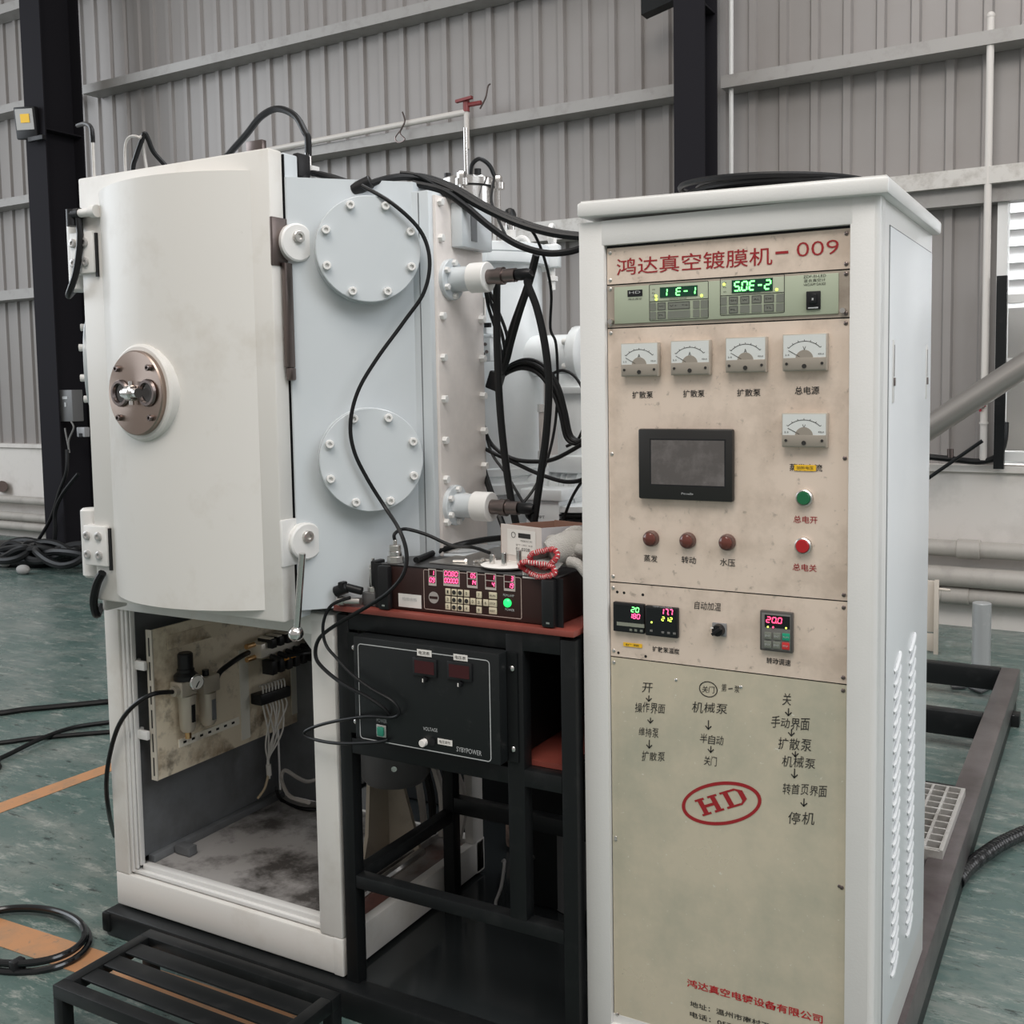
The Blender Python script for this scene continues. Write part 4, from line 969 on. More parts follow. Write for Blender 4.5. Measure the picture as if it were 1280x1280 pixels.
KEYS = [(-0.3920,-0.0210,1.0667), (-0.3753,-0.0210,1.0666), (-0.3592,-0.0210,1.0667), (-0.3421,-0.0210,1.0668), (-0.3925,-0.0210,1.0493), (-0.3757,-0.0210,1.0492), (-0.3597,-0.0210,1.0493), (-0.3425,-0.0210,1.0495), (-0.3929,-0.0210,1.0327), (-0.3761,-0.0210,1.0323), (-0.3601,-0.0210,1.0325), (-0.3429,-0.0210,1.0327),
        (-0.3098,-0.0210,1.0663), (-0.3262,-0.0210,1.0498), (-0.3101,-0.0210,1.0494), (-0.2924,-0.0210,1.0499), (-0.3105,-0.0210,1.0319), (-0.2739,-0.0210,1.0675), (-0.2743,-0.0210,1.0499), (-0.2746,-0.0210,1.0333)]
for i, c in enumerate(KEYS):
    w = 0.0068 if i < 17 else 0.0100
    m = MB(); m.box(c[0]-w, CF-0.0028, c[2]-0.0074, c[0]+w, CF, c[2]+0.0074, 0.001); k_ = build('key', m, CREAM, CN)
    if i in (1, 2, 5, 6, 7, 9, 10):
        m = MB(); m.cyl((c[0], CF-0.0028, c[2]), (c[0], CF-0.0034, c[2]), 0.0050, n=14); build('key_symbol', m, INK, k_)
    elif i >= 17:
        m = MB(); put_text(m, ('RUN', 'STOP', 'RESET')[i-17], (c[0]-0.007, CF-0.0032, c[2]), (c[0]+0.007, CF-0.0032, c[2]), 0.0045); build('lettering', m, INK, k_)
    else:
        m = MB(); put_text(m, str((i*3+1) % 10), (c[0]-0.002, CF-0.0032, c[2]), (c[0]+0.002, CF-0.0032, c[2]), 0.007); build('lettering', m, INK, k_)
c = Vector((-0.4320,-0.0210,1.0496)); m = MB(); m.lathe((c.x, CF, c.z), (0, -1, 0), [(0.0135, 0), (0.0135, 0.0012)], 28); lg = build('round_badge', m, M('grey_badge', (0.36, 0.33, 0.31), 0.4), CN)
m = MB(); m.box(c.x-0.011, CF-0.0017, c.z-0.003, c.x+0.011, CF-0.0011, c.z+0.003); build('badge_band', m, CONSOLE, lg)
c = Vector((-0.2373,-0.0210,1.0542)); m = MB(); m.lathe((c.x, CF, c.z), (0, -1, 0), [(0.0095, 0), (0.0095, 0.003), (0.006, 0.006)], 24); build('power_lamp', m, M('green_lamp', (0.02, 0.9, 0.16), 0.3, emit=1.2), CN)
m = MB(); put_text(m, 'FILM LAMP', (-0.2478,-0.0212,1.0715), (-0.2205,-0.0212,1.0711), 0.005); put_text(m, 'POWER', (-0.2433,-0.0212,1.0398), (-0.2201,-0.0212,1.0392), 0.0055); build('lettering', m, LINE, CN)
stick_px(CN, (-0.5306,-0.0210,1.0516), (-0.4666,-0.0210,1.0205), CF-0.0002)
m = MB(); put_text(m, '检验合格', (-0.5185,-0.0222,1.0406), (-0.4780,-0.0222,1.0403), 0.008); build('lettering', m, LINE, CN)
stick_px(CN, (-0.1986,-0.0210,1.1274), (-0.1624,-0.0210,1.1126), CF-0.0002, '已校准')

# ---------------------------------------------------------------- things lying on the console
m = MB(); pA_ = [(-0.4442,-0.0456,1.1210), (-0.5184,0.1467,1.1210), (-0.4162,0.3176,1.1210), (-0.3530,0.2459,1.1210)]
m.prism([(-0.47, 0.02, 1.1205), (-0.29, 0.02, 1.1205), (-0.22, 0.30, 1.1205), (-0.46, 0.30, 1.1205)], (0, 0, 0.0025)); tag(build('metal_sheet', m, BRUSH), 'thin bare metal sheet lying flat on top of the console', 'metal sheet')
TR = thing('sample_tray', 'small pale tray with upright steel pegs on the console top', 'tray', (-0.27, 0.03, 1.1235))
m = MB(); m.lathe((-0.275, 0.045, 1.1235), (0, 0, 1), [(0.055, 0), (0.06, 0.004), (0.057, 0.005)], 28); build('tray_plate', m, PAPER, TR)
for x, y, h in ((-0.305, 0.03, 0.022), (-0.268, 0.02, 0.030), (-0.243, 0.045, 0.034), (-0.29, 0.065, 0.02)):
    m = MB(); m.cyl((x, y, 1.128), (x, y, 1.128+h), 0.0065, n=14, bev=0.001); build('peg', m, STEEL, TR)
for i, (x, y, a) in enumerate(((-0.40, 0.04, 0.4), (-0.36, 0.06, 1.3), (-0.335, 0.03, 2.2), (-0.345, 0.08, 0.1))):
    m = MB(); d = Vector((math.cos(a), math.sin(a), 0))*0.014; c = Vector((x, y, 1.1272)); m.cyl(c-d, c+d, 0.0032, n=8); m.hexbolt(c+d, d, 0.0058, 0.006)
    tag(build('loose_bolt', m, BRUSH), 'small loose steel bolt lying on the sheet on the console', 'bolt', 'loose bolts on the console')
# white carton
CB = thing('carton_box', 'small open white carton with printed label standing on the console', 'carton', (-0.21, 0.10, 1.12))
cb0 = Vector((-0.318, 0.095, 1.1195)); ca = Vector((0.125, -0.035, 0)); cw = Vector((0.085, 0.105, 0)); ch = 0.092
t_ = ca.normalized()*0.002
def wallp(p, d, h, th, name, mat):
    n = Vector((-d.y, d.x, 0)).normalized()*th
    m = MB(); m.prism([p, p+d, p+d+Vector((0, 0, h)), p+Vector((0, 0, h))], n); return build(name, m, mat, CB)
fp = wallp(cb0, ca, ch, 0.003, 'front_wall', CARD)
wallp(cb0+ca, cw, ch, 0.003, 'side_wall', M('carton_side', (0.50, 0.49, 0.51), 0.6))
wallp(cb0+cw, ca, ch, 0.003, 'back_wall', CARDI); wallp(cb0, cw, ch-0.002, 0.003, 'inner_wall', CARDI)
m = MB(); m.prism([cb0+Vector((0, 0, 0.001)), cb0+ca+Vector((0, 0, 0.001)), cb0+ca+cw+Vector((0, 0, 0.001)), cb0+cw+Vector((0, 0, 0.001))], (0, 0, 0.002)); build('bottom', m, CARDI, CB)
nn = Vector((ca.y, -ca.x, 0)).normalized()*0.0008
def cpt(u, v): return cb0+ca*u+Vector((0, 0, ch*v))+nn
m = MB(); m.quad(cpt(0.16, 0.25), cpt(0.86, 0.25), cpt(0.86, 0.9), cpt(0.16, 0.9)); lb = build('label', m, PAPER, CB)
m = MB(); nn = nn*1.8
m.quad(cpt(0.44, 0.70), cpt(0.74, 0.70), cpt(0.74, 0.82), cpt(0.44, 0.82))
put_text(m, '01-0328', cpt(0.38, 0.42), cpt(0.72, 0.42), 0.007); put_text(m, 'QTY 1 PCS  V2.0', cpt(0.38, 0.52), cpt(0.78, 0.52), 0.004); put_text(m, 'MODEL PLC CPU', cpt(0.5, 0.63), cpt(0.78, 0.63), 0.004)
m.tube([cpt(0.32+0.05*math.cos(t*PI/6), 0.76+0.07*math.sin(t*PI/6)) for t in range(12)], 0.0006, 4, 1, closed=True)
build('lettering', m, INK, lb)

# knitted work glove with red cuff
GL = thing('work_glove', 'crumpled grey cotton work glove with red stitched cuff on the console', 'glove', (-0.12, 0.0, 1.12))
g0 = Vector((-0.120, 0.050, 1.160))
m = MB()
def blob(path, r):
    m.tube(path, r, 12, 5)
blob([g0+Vector(v) for v in ((-0.035, -0.03, 0.0), (-0.005, -0.005, 0.012), (0.03, 0.02, 0.010), (0.055, 0.045, -0.005))], lambda t: 0.030+0.010*math.sin(PI*t))
for dx, dy, dz, ex, ey, ez, r in ((0.02, 0.0, 0.03, 0.075, 0.0, 0.0, 0.013), (0.03, -0.02, 0.015, 0.085, -0.025, -0.02, 0.013), (0.02, -0.04, -0.01, 0.070, -0.05, -0.042, 0.012), (-0.03, 0.03, 0.03, 0.02, 0.05, 0.040, 0.012), (-0.045, 0.02, 0.025, -0.08, 0.035, -0.005, 0.012)):
    s_ = g0+Vector((dx, dy, dz)); e2 = g0+Vector((ex, ey, ez)); mid = s_.lerp(e2, 0.5)+Vector((0, 0, 0.012))
    blob([s_, mid, e2], lambda t, r=r: r*(1-0.35*t*t))
palm = build('palm_and_fingers', m, KNIT, GL, angle=60)
REDK2 = M('red_overlock_thread', (0.55, 0.05, 0.06), 0.8, bump=(600, 0.6))
cuffs = []
for (cxx, czz, rx, rz, tilt, yy) in ((-0.150, 1.158, 0.034, 0.018, 0.25, -0.012), (-0.158, 1.136, 0.042, 0.014, -0.12, -0.028)):
    ring = []
    for k in range(18):
        t = 2*PI*k/18; x = rx*math.cos(t); z = rz*math.sin(t)*(1+0.15*math.sin(3*t))
        ring.append(Vector((cxx+x*math.cos(tilt)-z*math.sin(tilt), yy+0.006*math.sin(2*t), czz+x*math.sin(tilt)+z*math.cos(tilt))))
    m = MB(); m.tube(ring, 0.0048, 8, 3, closed=True); cu = build('cuff', m, M('white_cuff', (0.62, 0.58, 0.55), 0.85), GL)
    m = MB()
    pts = []
    N_ = 150
    for k in range(N_):
        f = k/N_*18; i = int(f); p = ring[i % 18].lerp(ring[(i+1) % 18], f-i); d = (ring[(i+1) % 18]-ring[i % 18]).normalized(); u = d.orthogonal().normalized(); w = d.cross(u); a = k*2*PI/3.3
        pts.append(p+(u*math.cos(a)+w*math.sin(a))*0.0055)
    m.tube(pts, 0.0019, 5, 2, closed=True); build('cuff_stitching', m, REDK2, cu)
    m = MB(); A = []; B = []
    for p in ring: A.append(m.b.verts.new(p)); B.append(m.b.verts.new(Vector(((p.x+g0.x)/2, p.y+0.05, (p.z+g0.z)/2))))
    for i in range(18): m.b.faces.new((A[i], A[(i+1) % 18], B[(i+1) % 18], B[i]))
    build('cuff_sleeve', m, KNIT, GL, angle=80)

# sensor connectors at the left end of the console
def connector(label, c, axis, segs, mats, loc):
    t = thing('cable_connector', label, 'connector', loc)
    h = 0
    for (r, l), mt, nm in zip(segs, mats, ('base_ring', 'body', 'cap', 'barrel')):
        m = MB(); a = Vector(axis).normalized(); m.cyl(Vector(c)+a*h, Vector(c)+a*(h+l), r, n=(8 if nm == 'base_ring' else 18), bev=0.001); build(nm, m, mt, t); h += l
    return t
connector('stubby bright steel connector standing upright on the console left end', (-0.552, 0.0, 1.119), (0, 0, 1), ((0.020, 0.016), (0.016, 0.012), (0.014, 0.014), (0.005, 0.012)), (BRUSH, STEEL, BRUSH, STEEL), (-0.552, 0, 1.119))
connector('upright bright steel plug left of the console above the red board', (-0.618, 0.0, 1.045), (0, 0, 1), ((0.014, 0.012), (0.0115, 0.045), (0.009, 0.008), (0.004, 0.016)), (BRUSH, STEEL, BRUSH, STEEL), (-0.618, 0, 1.045))
m = MB(); m.box(-0.640, -0.02, 1.0125, -0.600, 0.03, 1.045, 0.004); tag(build('connector_block', m, GREYCAST), 'small grey block under the upright steel plug on the table edge', 'connector block')
m = MB(); m.cyl((-0.630, -0.03, 1.050), (-0.665, -0.04, 1.058), 0.010, n=12); m.cyl((-0.665, -0.04, 1.058), (-0.695, -0.05, 1.046), 0.013, n=12, bev=0.002); m.box(-0.682, -0.056, 1.050, -0.668, -0.034, 1.072, 0.003)
tag(build('cable_plug', m, BLACKR), 'short black cable plug pointing left beside the console', 'plug')
m = MB(); m.cyl((-0.630, -0.035, 1.026), (-0.672, -0.042, 1.026), 0.009, n=14); m.cyl((-0.672, -0.042, 1.026), (-0.690, -0.045, 1.024), 0.011, n=14); tag(build('cable_gland', m, BRUSH), 'grey steel cable gland lying along the left table edge', 'cable gland')
m = MB(); m.box(-0.612, -0.018, 1.060, -0.596, 0.02, 1.122, 0.003); tag(build('bracket_block', m, BLACKPL), 'black upright bracket at the left end of the console', 'bracket')

# ---------------------------------------------------------------- control cabinet
CC = thing('control_cabinet', 'tall white control cabinet with steel front panels, meters and touch screen', 'control cabinet', (0.24, 0.3, 0.15))
X0, X1, Y0, Y1, ZB, ZT = -0.058, 0.541, -0.012, 0.615, 0.08, 1.865
PX0, PX1 = -0.002, 0.488
def zt(x): return 1.848 + (x-X0)/(X1-X0)*0.011
m = MB()
m.box(X0, Y0, 0.081, PX0, 0.03, ZT-0.004, 0.0015)
m.box(PX1, Y0, 0.081, X1-0.010, 0.03, ZT-0.004, 0.0012)
m.cyl((X1-0.012, Y0+0.012, 0.082), (X1-0.012, Y0+0.012, ZT-0.0045), 0.0118, n=20)
m.box(X1-0.013, Y0+0.012, 0.081, X1-0.0002, 0.03, ZT-0.004)
m.box(PX0-0.004, Y0+0.0002, 1.812, PX1+0.004, 0.03, ZT-0.004, 0.001)
m.box(PX0-0.004, Y0+0.0002, 0.081, PX1+0.004, 0.03, 0.150, 0.001)
m.box(X0, 0.02, 0.152, X0+0.012, Y1, ZT-0.004, 0.003)
m.box(X1-0.016, 0.02, 0.152, X1-0.002, Y1, ZT-0.004, 0.003)
m.box(X0, Y1-0.012, 0.152, X1-0.003, Y1, ZT-0.004, 0.003)
m.box(X0+0.002, 0.0, 0.15, X1-0.004, Y1-0.004, 0.17)
build('shell', m, WHITE2, CC)
m = MB(); m.box(X0+0.012, 0.03, 1.70, X1-0.012, Y1-0.012, 1.705); build('dark_gap_sheet', m, BLACKP, CC)  # black sheet added so the gap under the lid looks dark
# lid, resting a little higher on its left
ltx = math.atan2(0.013, 0.6)
m = MB(); m.box(-0.306, -0.326, 0.0, 0.306, 0.326, 0.030, 0.006)
m.prism([(-0.300, -0.318, 0.030), (0.300, -0.318, 0.030), (0.300, 0.318, 0.030), (-0.300, 0.318, 0.030)], (0, 0, 0.003))
mt = Matrix.Translation((0.2515, 0.296, 1.864)) @ Matrix.Rotation(0.020, 4, 'Y')
for v in m.b.verts: v.co = mt @ v.co
build('lid', m, WHITE2, CC)
for x, y in ((0.02, 0.06), (0.02, 0.55), (0.46, 0.06), (0.46, 0.55)):
    m = MB(); m.cyl((x, y, 1.84), (x, y, 1.866 if x < 0.2 else 1.860), 0.012, n=10); build('lid_spacer', m, BLACKPL, CC)
# right side sheet with seams, louvers and catches
m = MB(); m.box(X1-0.003, 0.085, 0.24, X1+0.0015, 0.595, 1.815, 0.002)
def louver(y, z, ly=0.055):
    a = Vector((X1+0.0012, y-ly/2, z-0.020)); b = Vector((X1+0.0012, y+ly/2, z+0.006))
    m.tube([a, a.lerp(b, 0.12)+Vector((0.0025, 0, 0)), a.lerp(b, 0.88)+Vector((0.0025, 0, 0)), b], 0.0050, 6, 3)
for k in range(24):
    louver(0.195, 0.335+k*0.0275)
for k in range(24):
    louver(0.375, 0.335+k*0.0275)
sd = build('side_panel', m, M('daylight_tinted_white', (0.72, 0.735, 0.745), 0.32, spots=((0.66, 0.68, 0.69), 5, 0.5, 0.85, 0.5), wear=((0.52, 0.53, 0.53), 26, 0.66, 0.8, 0.4, (1, 1, 0.35))), CC)  # cabinet white with the bluish daylight on this side put into its colour
m = MB(); m.box(X1-0.004, 0.0825, 0.2375, X1-0.0008, 0.5975, 1.8175); build('panel_seam', m, GREYMET, sd)
for y, z in ((0.115, 1.545), (0.525, 1.545)):
    m = MB(); m.box(X1+0.001, y-0.006, z-0.06, X1+0.004, y+0.006, z+0.06, 0.001); ct = build('catch', m, WHITE2, sd)
    m = MB(); m.box(X1+0.0038, y-0.003, z-0.01, X1+0.0045, y+0.003, z+0.05); build('catch_slot', m, SMOKE, ct)
    m = MB(); m.box(X1+0.004, y-0.006, z-0.028, X1+0.0065, y+0.006, z-0.012, 0.001); build('catch_tongue', m, SMOKE, ct)

# ---- front panels
def panel(z0, z1, mat, name, y=0.0):
    m = MB(); m.box(PX0+0.002, y, z0+0.0008, PX1-0.002, y+0.003, z1-0.0008); return build(name, m, mat, CC)
ZA, ZBb, ZC, ZD, ZE, ZF = 1.806, 1.734, 1.645, 1.116, 0.956, 0.155
p_title = panel(1.7325, 1.807, PANEL, 'title_panel')
p_gauge = panel(1.6445, 1.7315, M('worn_beige_frame', (0.42, 0.36, 0.30), 0.45, 0.3, spots=((0.25, 0.2, 0.16), 14, 0.5, 0.75, 0.6)), 'gauge_unit')
p_meter = panel(1.1165, 1.6435, PANEL, 'meter_panel')
p_ctrl = panel(0.9575, 1.1155, PANEL, 'controller_panel')
p_low = panel(0.152, 0.9565, PANELB, 'lower_panel')
m = MB(); m.box(PX0-0.002, 0.004, 0.15, PX1+0.002, 0.008, 1.815); build('gap_shadow_sheet', m, BLACKP, CC)
def screw(par, x, z, mat=SMOKE, r=0.0042):
    m = MB(); m.sphere((x, -0.0004, z), r, 10, (1, 0.55, 1)); build('screw', m, mat, par)
for par, z0, z1, mid in ((p_title, 1.742, 1.797, None), (p_gauge, 1.652, 1.724, None), (p_meter, 1.128, 1.634, 1.385), (p_ctrl, 0.97, 1.104, None), (p_low, 0.17, 0.945, 0.56)):
    for x in (PX0+0.009, PX1-0.009):
        for z in [z0, z1]+([mid] if mid else []):
            screw(par, x, z, BRUSH if x < 0.2 else SMOKE)
for a in ((0.0161,-0.0004,1.0956), (0.0315,-0.0004,1.0952), (0.0736,-0.0004,1.0945), (0.0175,-0.0004,0.9664), (0.0789,-0.0004,0.9657)):
    m = MB(); m.cyl((a[0], 0.001, a[2]), (a[0], -0.0004, a[2]), 0.003, n=10); build('screw_hole', m, BLACKPL, p_ctrl)
for a, mt_ in (((0.1455,-0.0010,0.9242), STEEL), ((0.2812,-0.0010,0.9266), STEEL), ((0.0074,-0.0010,0.5645), BRUSH), ((0.4745,-0.0010,0.5617), SMOKE), ((0.0082,-0.0010,0.1706), SMOKE)):
    screw(p_low, a[0], a[2], mt_, 0.0035)

def lettering(par, items, mat, y=-0.0009, name='lettering', shear=0.0, bold=0.0):
    for body, a, b, h in items:
        m = MB(); a = Vector(a); b = Vector(b); a.y = b.y = y
        zc = (a.z+b.z)/2; a.z = b.z = zc
        put_text(m, body, a, b, h, shear=shear, bold=bold)
        o = build(name, m, mat, par)
    return o
# title strip
lettering(p_title, [('鸿达真空镀膜机', (0.0215,0.0000,1.7624), (0.3422,0.0000,1.7715), 0.034)], RED, bold=0.004)
lettering(p_title, [('009', (0.3883,0.0000,1.7740), (0.4653,0.0000,1.7747), 0.0265)], RED, bold=-0.008)
a = Vector((0.3483,0.0000,1.7711)); b = Vector((0.3726,0.0000,1.7718))
m = MB(); m.box(a.x, -0.0010, (a.z+b.z)/2-0.0024, b.x, -0.0002, (a.z+b.z)/2+0.0024); build('lettering', m, RED, p_title)

# vacuum gauge
a = Vector((0.0248,0.0000,1.7275)); b = Vector((0.4706,0.0000,1.7307))
gx0_, gx1_ = 0.0165, 0.466
m = MB(); m.box(gx0_, -0.0035, 1.652, gx1_, 0.0, 1.7265, 0.0012); gf = build('gauge_face', m, GREENGREY, p_gauge)
GFY = -0.0036
for x, z in ((0.010, 1.657), (0.475, 1.657)):
    m = MB(); m.cyl((x, -0.001, z), (x, -0.012, z), 0.005, n=12); build('corner_knob', m, BRUSH, p_gauge)
def module(ul, lr, dul, dlr, val, leds, rows):
    x0, x1 = ul[0], lr[0]; z1, z0 = ul[2], lr[2]
    m = MB(); outline(m, rrect(x0, x1, z0, z1, 0.002), 0.0012, GFY-0.0004); md = build('module_outline', m, INK, gf)
    zs = z0+(z1-z0)*0.53
    m = MB(); m.box(x0, GFY-0.0007, zs-0.0005, x1, GFY-0.0002, zs+0.0005); build('module_rule', m, INK, md)
    m = MB(); m.box(dul[0], GFY-0.0012, dlr[2], dlr[0], GFY, dul[2]); win = build('display_window', m, DGREEN, md)
    m = MB(); zc = (dul[2]+dlr[2])/2; digits(m, val, (dul[0]+0.003, GFY-0.0017, zc), (dlr[0]-0.002, GFY-0.0017, zc), (dul[2]-dlr[2])*0.74, 0.34); build('digits', m, LGREEN, win)
    for c in leds:
        m = MB(); m.cyl((c[0], GFY, c[2]), (c[0], GFY-0.0012, c[2]), 0.0026, n=10); build('status_lamp', m, LYEL, md)
    m = MB(); put_text(m, 'VACUUM GAUGE', (x0+(x1-x0)*0.34, GFY-0.0008, zs+0.0032), (x0+(x1-x0)*0.64, GFY-0.0008, zs+0.0032), 0.0026)
    for k in range(3):
        zz = dlr[2]+(dul[2]-dlr[2])*(0.15+0.35*k); put_text(m, ('mA', 'Pa', 'ON')[k], (x0+0.006, GFY-0.0008, zz), (x0+0.012, GFY-0.0008, zz), 0.0028)
    build('lettering', m, INK, md)
    h = (zs-z0)
    for (u0, u1, v0, v1, tx) in rows:
        m = MB(); xx0 = x0+(x1-x0)*u0; xx1 = x0+(x1-x0)*u1
        m.box(xx0+0.0008, GFY-0.0008, z0+h*v0+0.0008, xx1-0.0008, GFY, z0+h*v1-0.0008); ky = build('key', m, GREYK, md)
        if tx:
            m = MB(); outline(m, rrect(xx0+0.002, xx1-0.002, z0+h*v0+0.002, z0+h*v1-0.002, 0.001), 0.0006, GFY-0.0012); put_text(m, tx, (xx0+0.0045, GFY-0.0012, z0+h*(v0+v1)/2), (xx1-0.0045, GFY-0.0012, z0+h*(v0+v1)/2), 0.0036); build('key_legend', m, PAPER if False else INK, ky)
r1 = [(0.0, 0.12, .5, .95, ''), (0.13, 0.29, .5, .95, 'VC'), (0.31, 0.70, .5, .95, 'V+  *+'), (0.74, .86, .5, .95, ''), (.87, 1, .5, .95, ''), (0, .12, .05, .48, ''), (.13, .29, .05, .48, 'PL'), (.31, .70, .05, .48, ''), (.74, .86, .05, .48, ''), (.87, 1, .05, .48, '')]
r2 = [(0, .11, .5, .95, ''), (.13, .29, .5, .95, 'SH'), (.31, .47, .5, .95, 'W'), (.49, .66, .5, .95, 'AL'), (.68, .85, .5, .95, 'DE'), (.87, 1, .5, .95, ''), (0, .11, .05, .48, ''), (.13, .29, .05, .48, 'PL'), (.31, .47, .05, .48, ''), (.49, .66, .05, .48, ''), (.68, .85, .05, .48, 'TL'), (.87, 1, .05, .48, '')]
module((0.0941,-0.0036,1.7271), (0.2171,-0.0036,1.6553), (0.1167,-0.0036,1.7202), (0.1952,-0.0036,1.7000), '1 E-1', ((0.1080,-0.0036,1.7040), (0.1088,-0.0036,1.6971), (0.2034,-0.0036,1.6995)), r1)
module((0.2415,-0.0036,1.7304), (0.3663,-0.0036,1.6590), (0.2644,-0.0036,1.7252), (0.3442,-0.0036,1.7007), '5.0E-2', ((0.2490,-0.0036,1.7185), (0.3518,-0.0036,1.7025)), r2)
a = (0.0466,-0.0036,1.7187); b = (0.0788,-0.0036,1.7056)
m = MB(); m.box(a[0], GFY-0.0008, b[2], b[0], GFY, a[2]); bd = build('maker_badge', m, BLACKPL, gf)
m = MB(); zc = (a[2]+b[2])/2; put_text(m, 'HD', (a[0]+0.004, GFY-0.0013, zc+0.0015), (b[0]-0.004, GFY-0.0013, zc+0.0015), 0.005); build('lettering', m, LINE, bd)
lettering(gf, [('鸿达真空', (0.0473,-0.0036,1.7001), (0.0779,-0.0036,1.7009), 0.0042), ('ZDF-III-LED', (0.4021,-0.0036,1.7225), (0.4433,-0.0036,1.7235), 0.0050), ('复合真空计', (0.4029,-0.0036,1.7150), (0.4426,-0.0036,1.7162), 0.0056), ('VACUUM GAUGE', (0.4022,-0.0036,1.7077), (0.4433,-0.0036,1.7089), 0.0045)], INK, y=GFY-0.0006)
a = (0.4079,-0.0036,1.6955); b = (0.4341,-0.0036,1.6617)
m = MB(); m.box(a[0], GFY-0.004, b[2], b[0], GFY, a[2], 0.001); sw = build('power_switch', m, BLACKPL, gf)
m = MB(); m.box(a[0]+0.006, GFY-0.0075, b[2]+0.010, b[0]-0.006, GFY-0.004, a[2]-0.005, 0.001); build('switch_rocker', m, BLACKG, sw)
m = MB(); zc = (a[2]+b[2])/2; m.box((a[0]+b[0])/2-0.0015, GFY-0.0081, zc, (a[0]+b[0])/2+0.0015, GFY-0.0074, zc+0.004); m.box(a[0]+0.004, GFY-0.0046, b[2]+0.002, b[0]-0.004, GFY-0.004, b[2]+0.004); build('switch_mark', m, LINE, sw)

# analogue meters
def meter(ul, lr, unit):
    x0, x1 = ul[0], lr[0]; z1, z0 = ul[2], lr[2]; w = x1-x0; h = z1-z0
    m = MB(); m.box(x0, -0.016, z0, x1, 0.0, z1, 0.0015); mt = build('analogue_meter', m, M('meter_case', (0.46, 0.41, 0.35), 0.35, 0.25), p_meter)
    m = MB(); m.box(x0+0.002, -0.0168, z0+h*0.36, x1-0.002, -0.0158, z1-0.002); dl = build('meter_face', m, DIAL, mt)
    m = MB(); m.box(x0+0.002, -0.0176, z0+0.002, x1-0.002, -0.0158, z0+h*0.36, 0.0006); m.lathe(((x0+x1)/2, -0.0158, z0+h*0.33), (0, -1, 0), [(w*0.20, 0), (w*0.20, 0.0016)], 24); lc = build('meter_lower_cover', m, METERB, mt)
    cx, cz = (x0+x1)/2, z0+h*0.30; R1 = h*0.50
    m = MB(); arc = []
    for k in range(13):
        t = math.radians(140-100*k/12); arc.append(Vector((cx+R1*1.28*math.cos(t)*w/h*0.72, -0.0172, cz+R1*math.sin(t))))
    for k in range(12):
        p, q = arc[k], arc[k+1]; d = (q-p).normalized(); n = Vector((d.z, 0, -d.x))*0.0005; m.quad(p-n, q-n, q+n, p+n)
    for k in range(0, 13, 2):
        p = arc[k]; d = Vector((p.x-cx, 0, p.z-cz)).normalized(); n = Vector((d.z, 0, -d.x))*0.0005; q = p+d*0.003; m.quad(p-n, q-n, q+n, p+n)
    put_text(m, unit, (cx-0.003, -0.0172, cz+R1*0.62), (cx+0.003, -0.0172, cz+R1*0.62), 0.0075)
    put_text(m, '2.5', (x0+0.005, -0.0172, z0+h*0.44), (x0+0.013, -0.0172, z0+h*0.44), 0.003); put_text(m, '42L6', (x1-0.016, -0.0172, z0+h*0.45), (x1-0.005, -0.0172, z0+h*0.45), 0.003)
    build('scale', m, INK, dl)
    p = Vector((cx-w*0.10, -0.0174, cz+h*0.08)); q = Vector((cx-w*0.36, -0.0174, cz+h*0.26)); n = Vector((0.0003, 0, 0.0004)); m = MB(); m.quad(p-n, q-n, q+n, p+n); build('needle', m, INK, dl)
    for dx, r, dz in ((0, 0.0042, 0.13), (-0.40*w, 0.0026, 0.20), (0.40*w, 0.0026, 0.20)):
        m = MB(); m.cyl((cx+dx, -0.0172, z0+h*dz), (cx+dx, -0.0190, z0+h*dz), r, n=14); build('screw', m, INK, lc)
meter((0.0357,0.0000,1.6117), (0.1167,0.0000,1.5441), 'A')
meter((0.1430,0.0000,1.6129), (0.2238,0.0000,1.5448), 'A')
meter((0.2554,0.0000,1.6151), (0.3350,0.0000,1.5476), 'A')
meter((0.3663,0.0000,1.6172), (0.4486,0.0000,1.5480), 'V')
meter((0.3652,0.0000,1.4696), (0.4495,0.0000,1.4052), 'V')
lettering(p_meter, [('扩散泵', (0.0538,0.0000,1.5062), (0.0992,0.0000,1.5073), 0.0145), ('扩散泵', (0.1632,0.0000,1.5075), (0.2081,0.0000,1.5086), 0.0145), ('扩散泵', (0.2737,0.0000,1.5082), (0.3203,0.0000,1.5092), 0.0145), ('总电源', (0.3857,0.0000,1.5112), (0.4316,0.0000,1.5121), 0.0150), ('蒸发电流', (0.3762,0.0000,1.3652), (0.4379,0.0000,1.3667), 0.0140),
    ('蒸发', (0.0767,0.0000,1.1714), (0.1066,0.0000,1.1717), 0.0145), ('转动', (0.1583,0.0000,1.1735), (0.1891,0.0000,1.1740), 0.0145), ('水压', (0.2386,0.0000,1.1741), (0.2696,0.0000,1.1746), 0.0150)], INK, bold=0.008)
lettering(p_meter, [('总电开', (0.3842,0.0000,1.2665), (0.4295,0.0000,1.2672), 0.0140), ('总电关', (0.3830,0.0000,1.1741), (0.4285,0.0000,1.1755), 0.0140)], RED, bold=0.006)
yl = stick_px(p_meter, (0.3853,0.0000,1.3711), (0.4265,0.0000,1.3599), -0.0012, '加热电压', YEL)

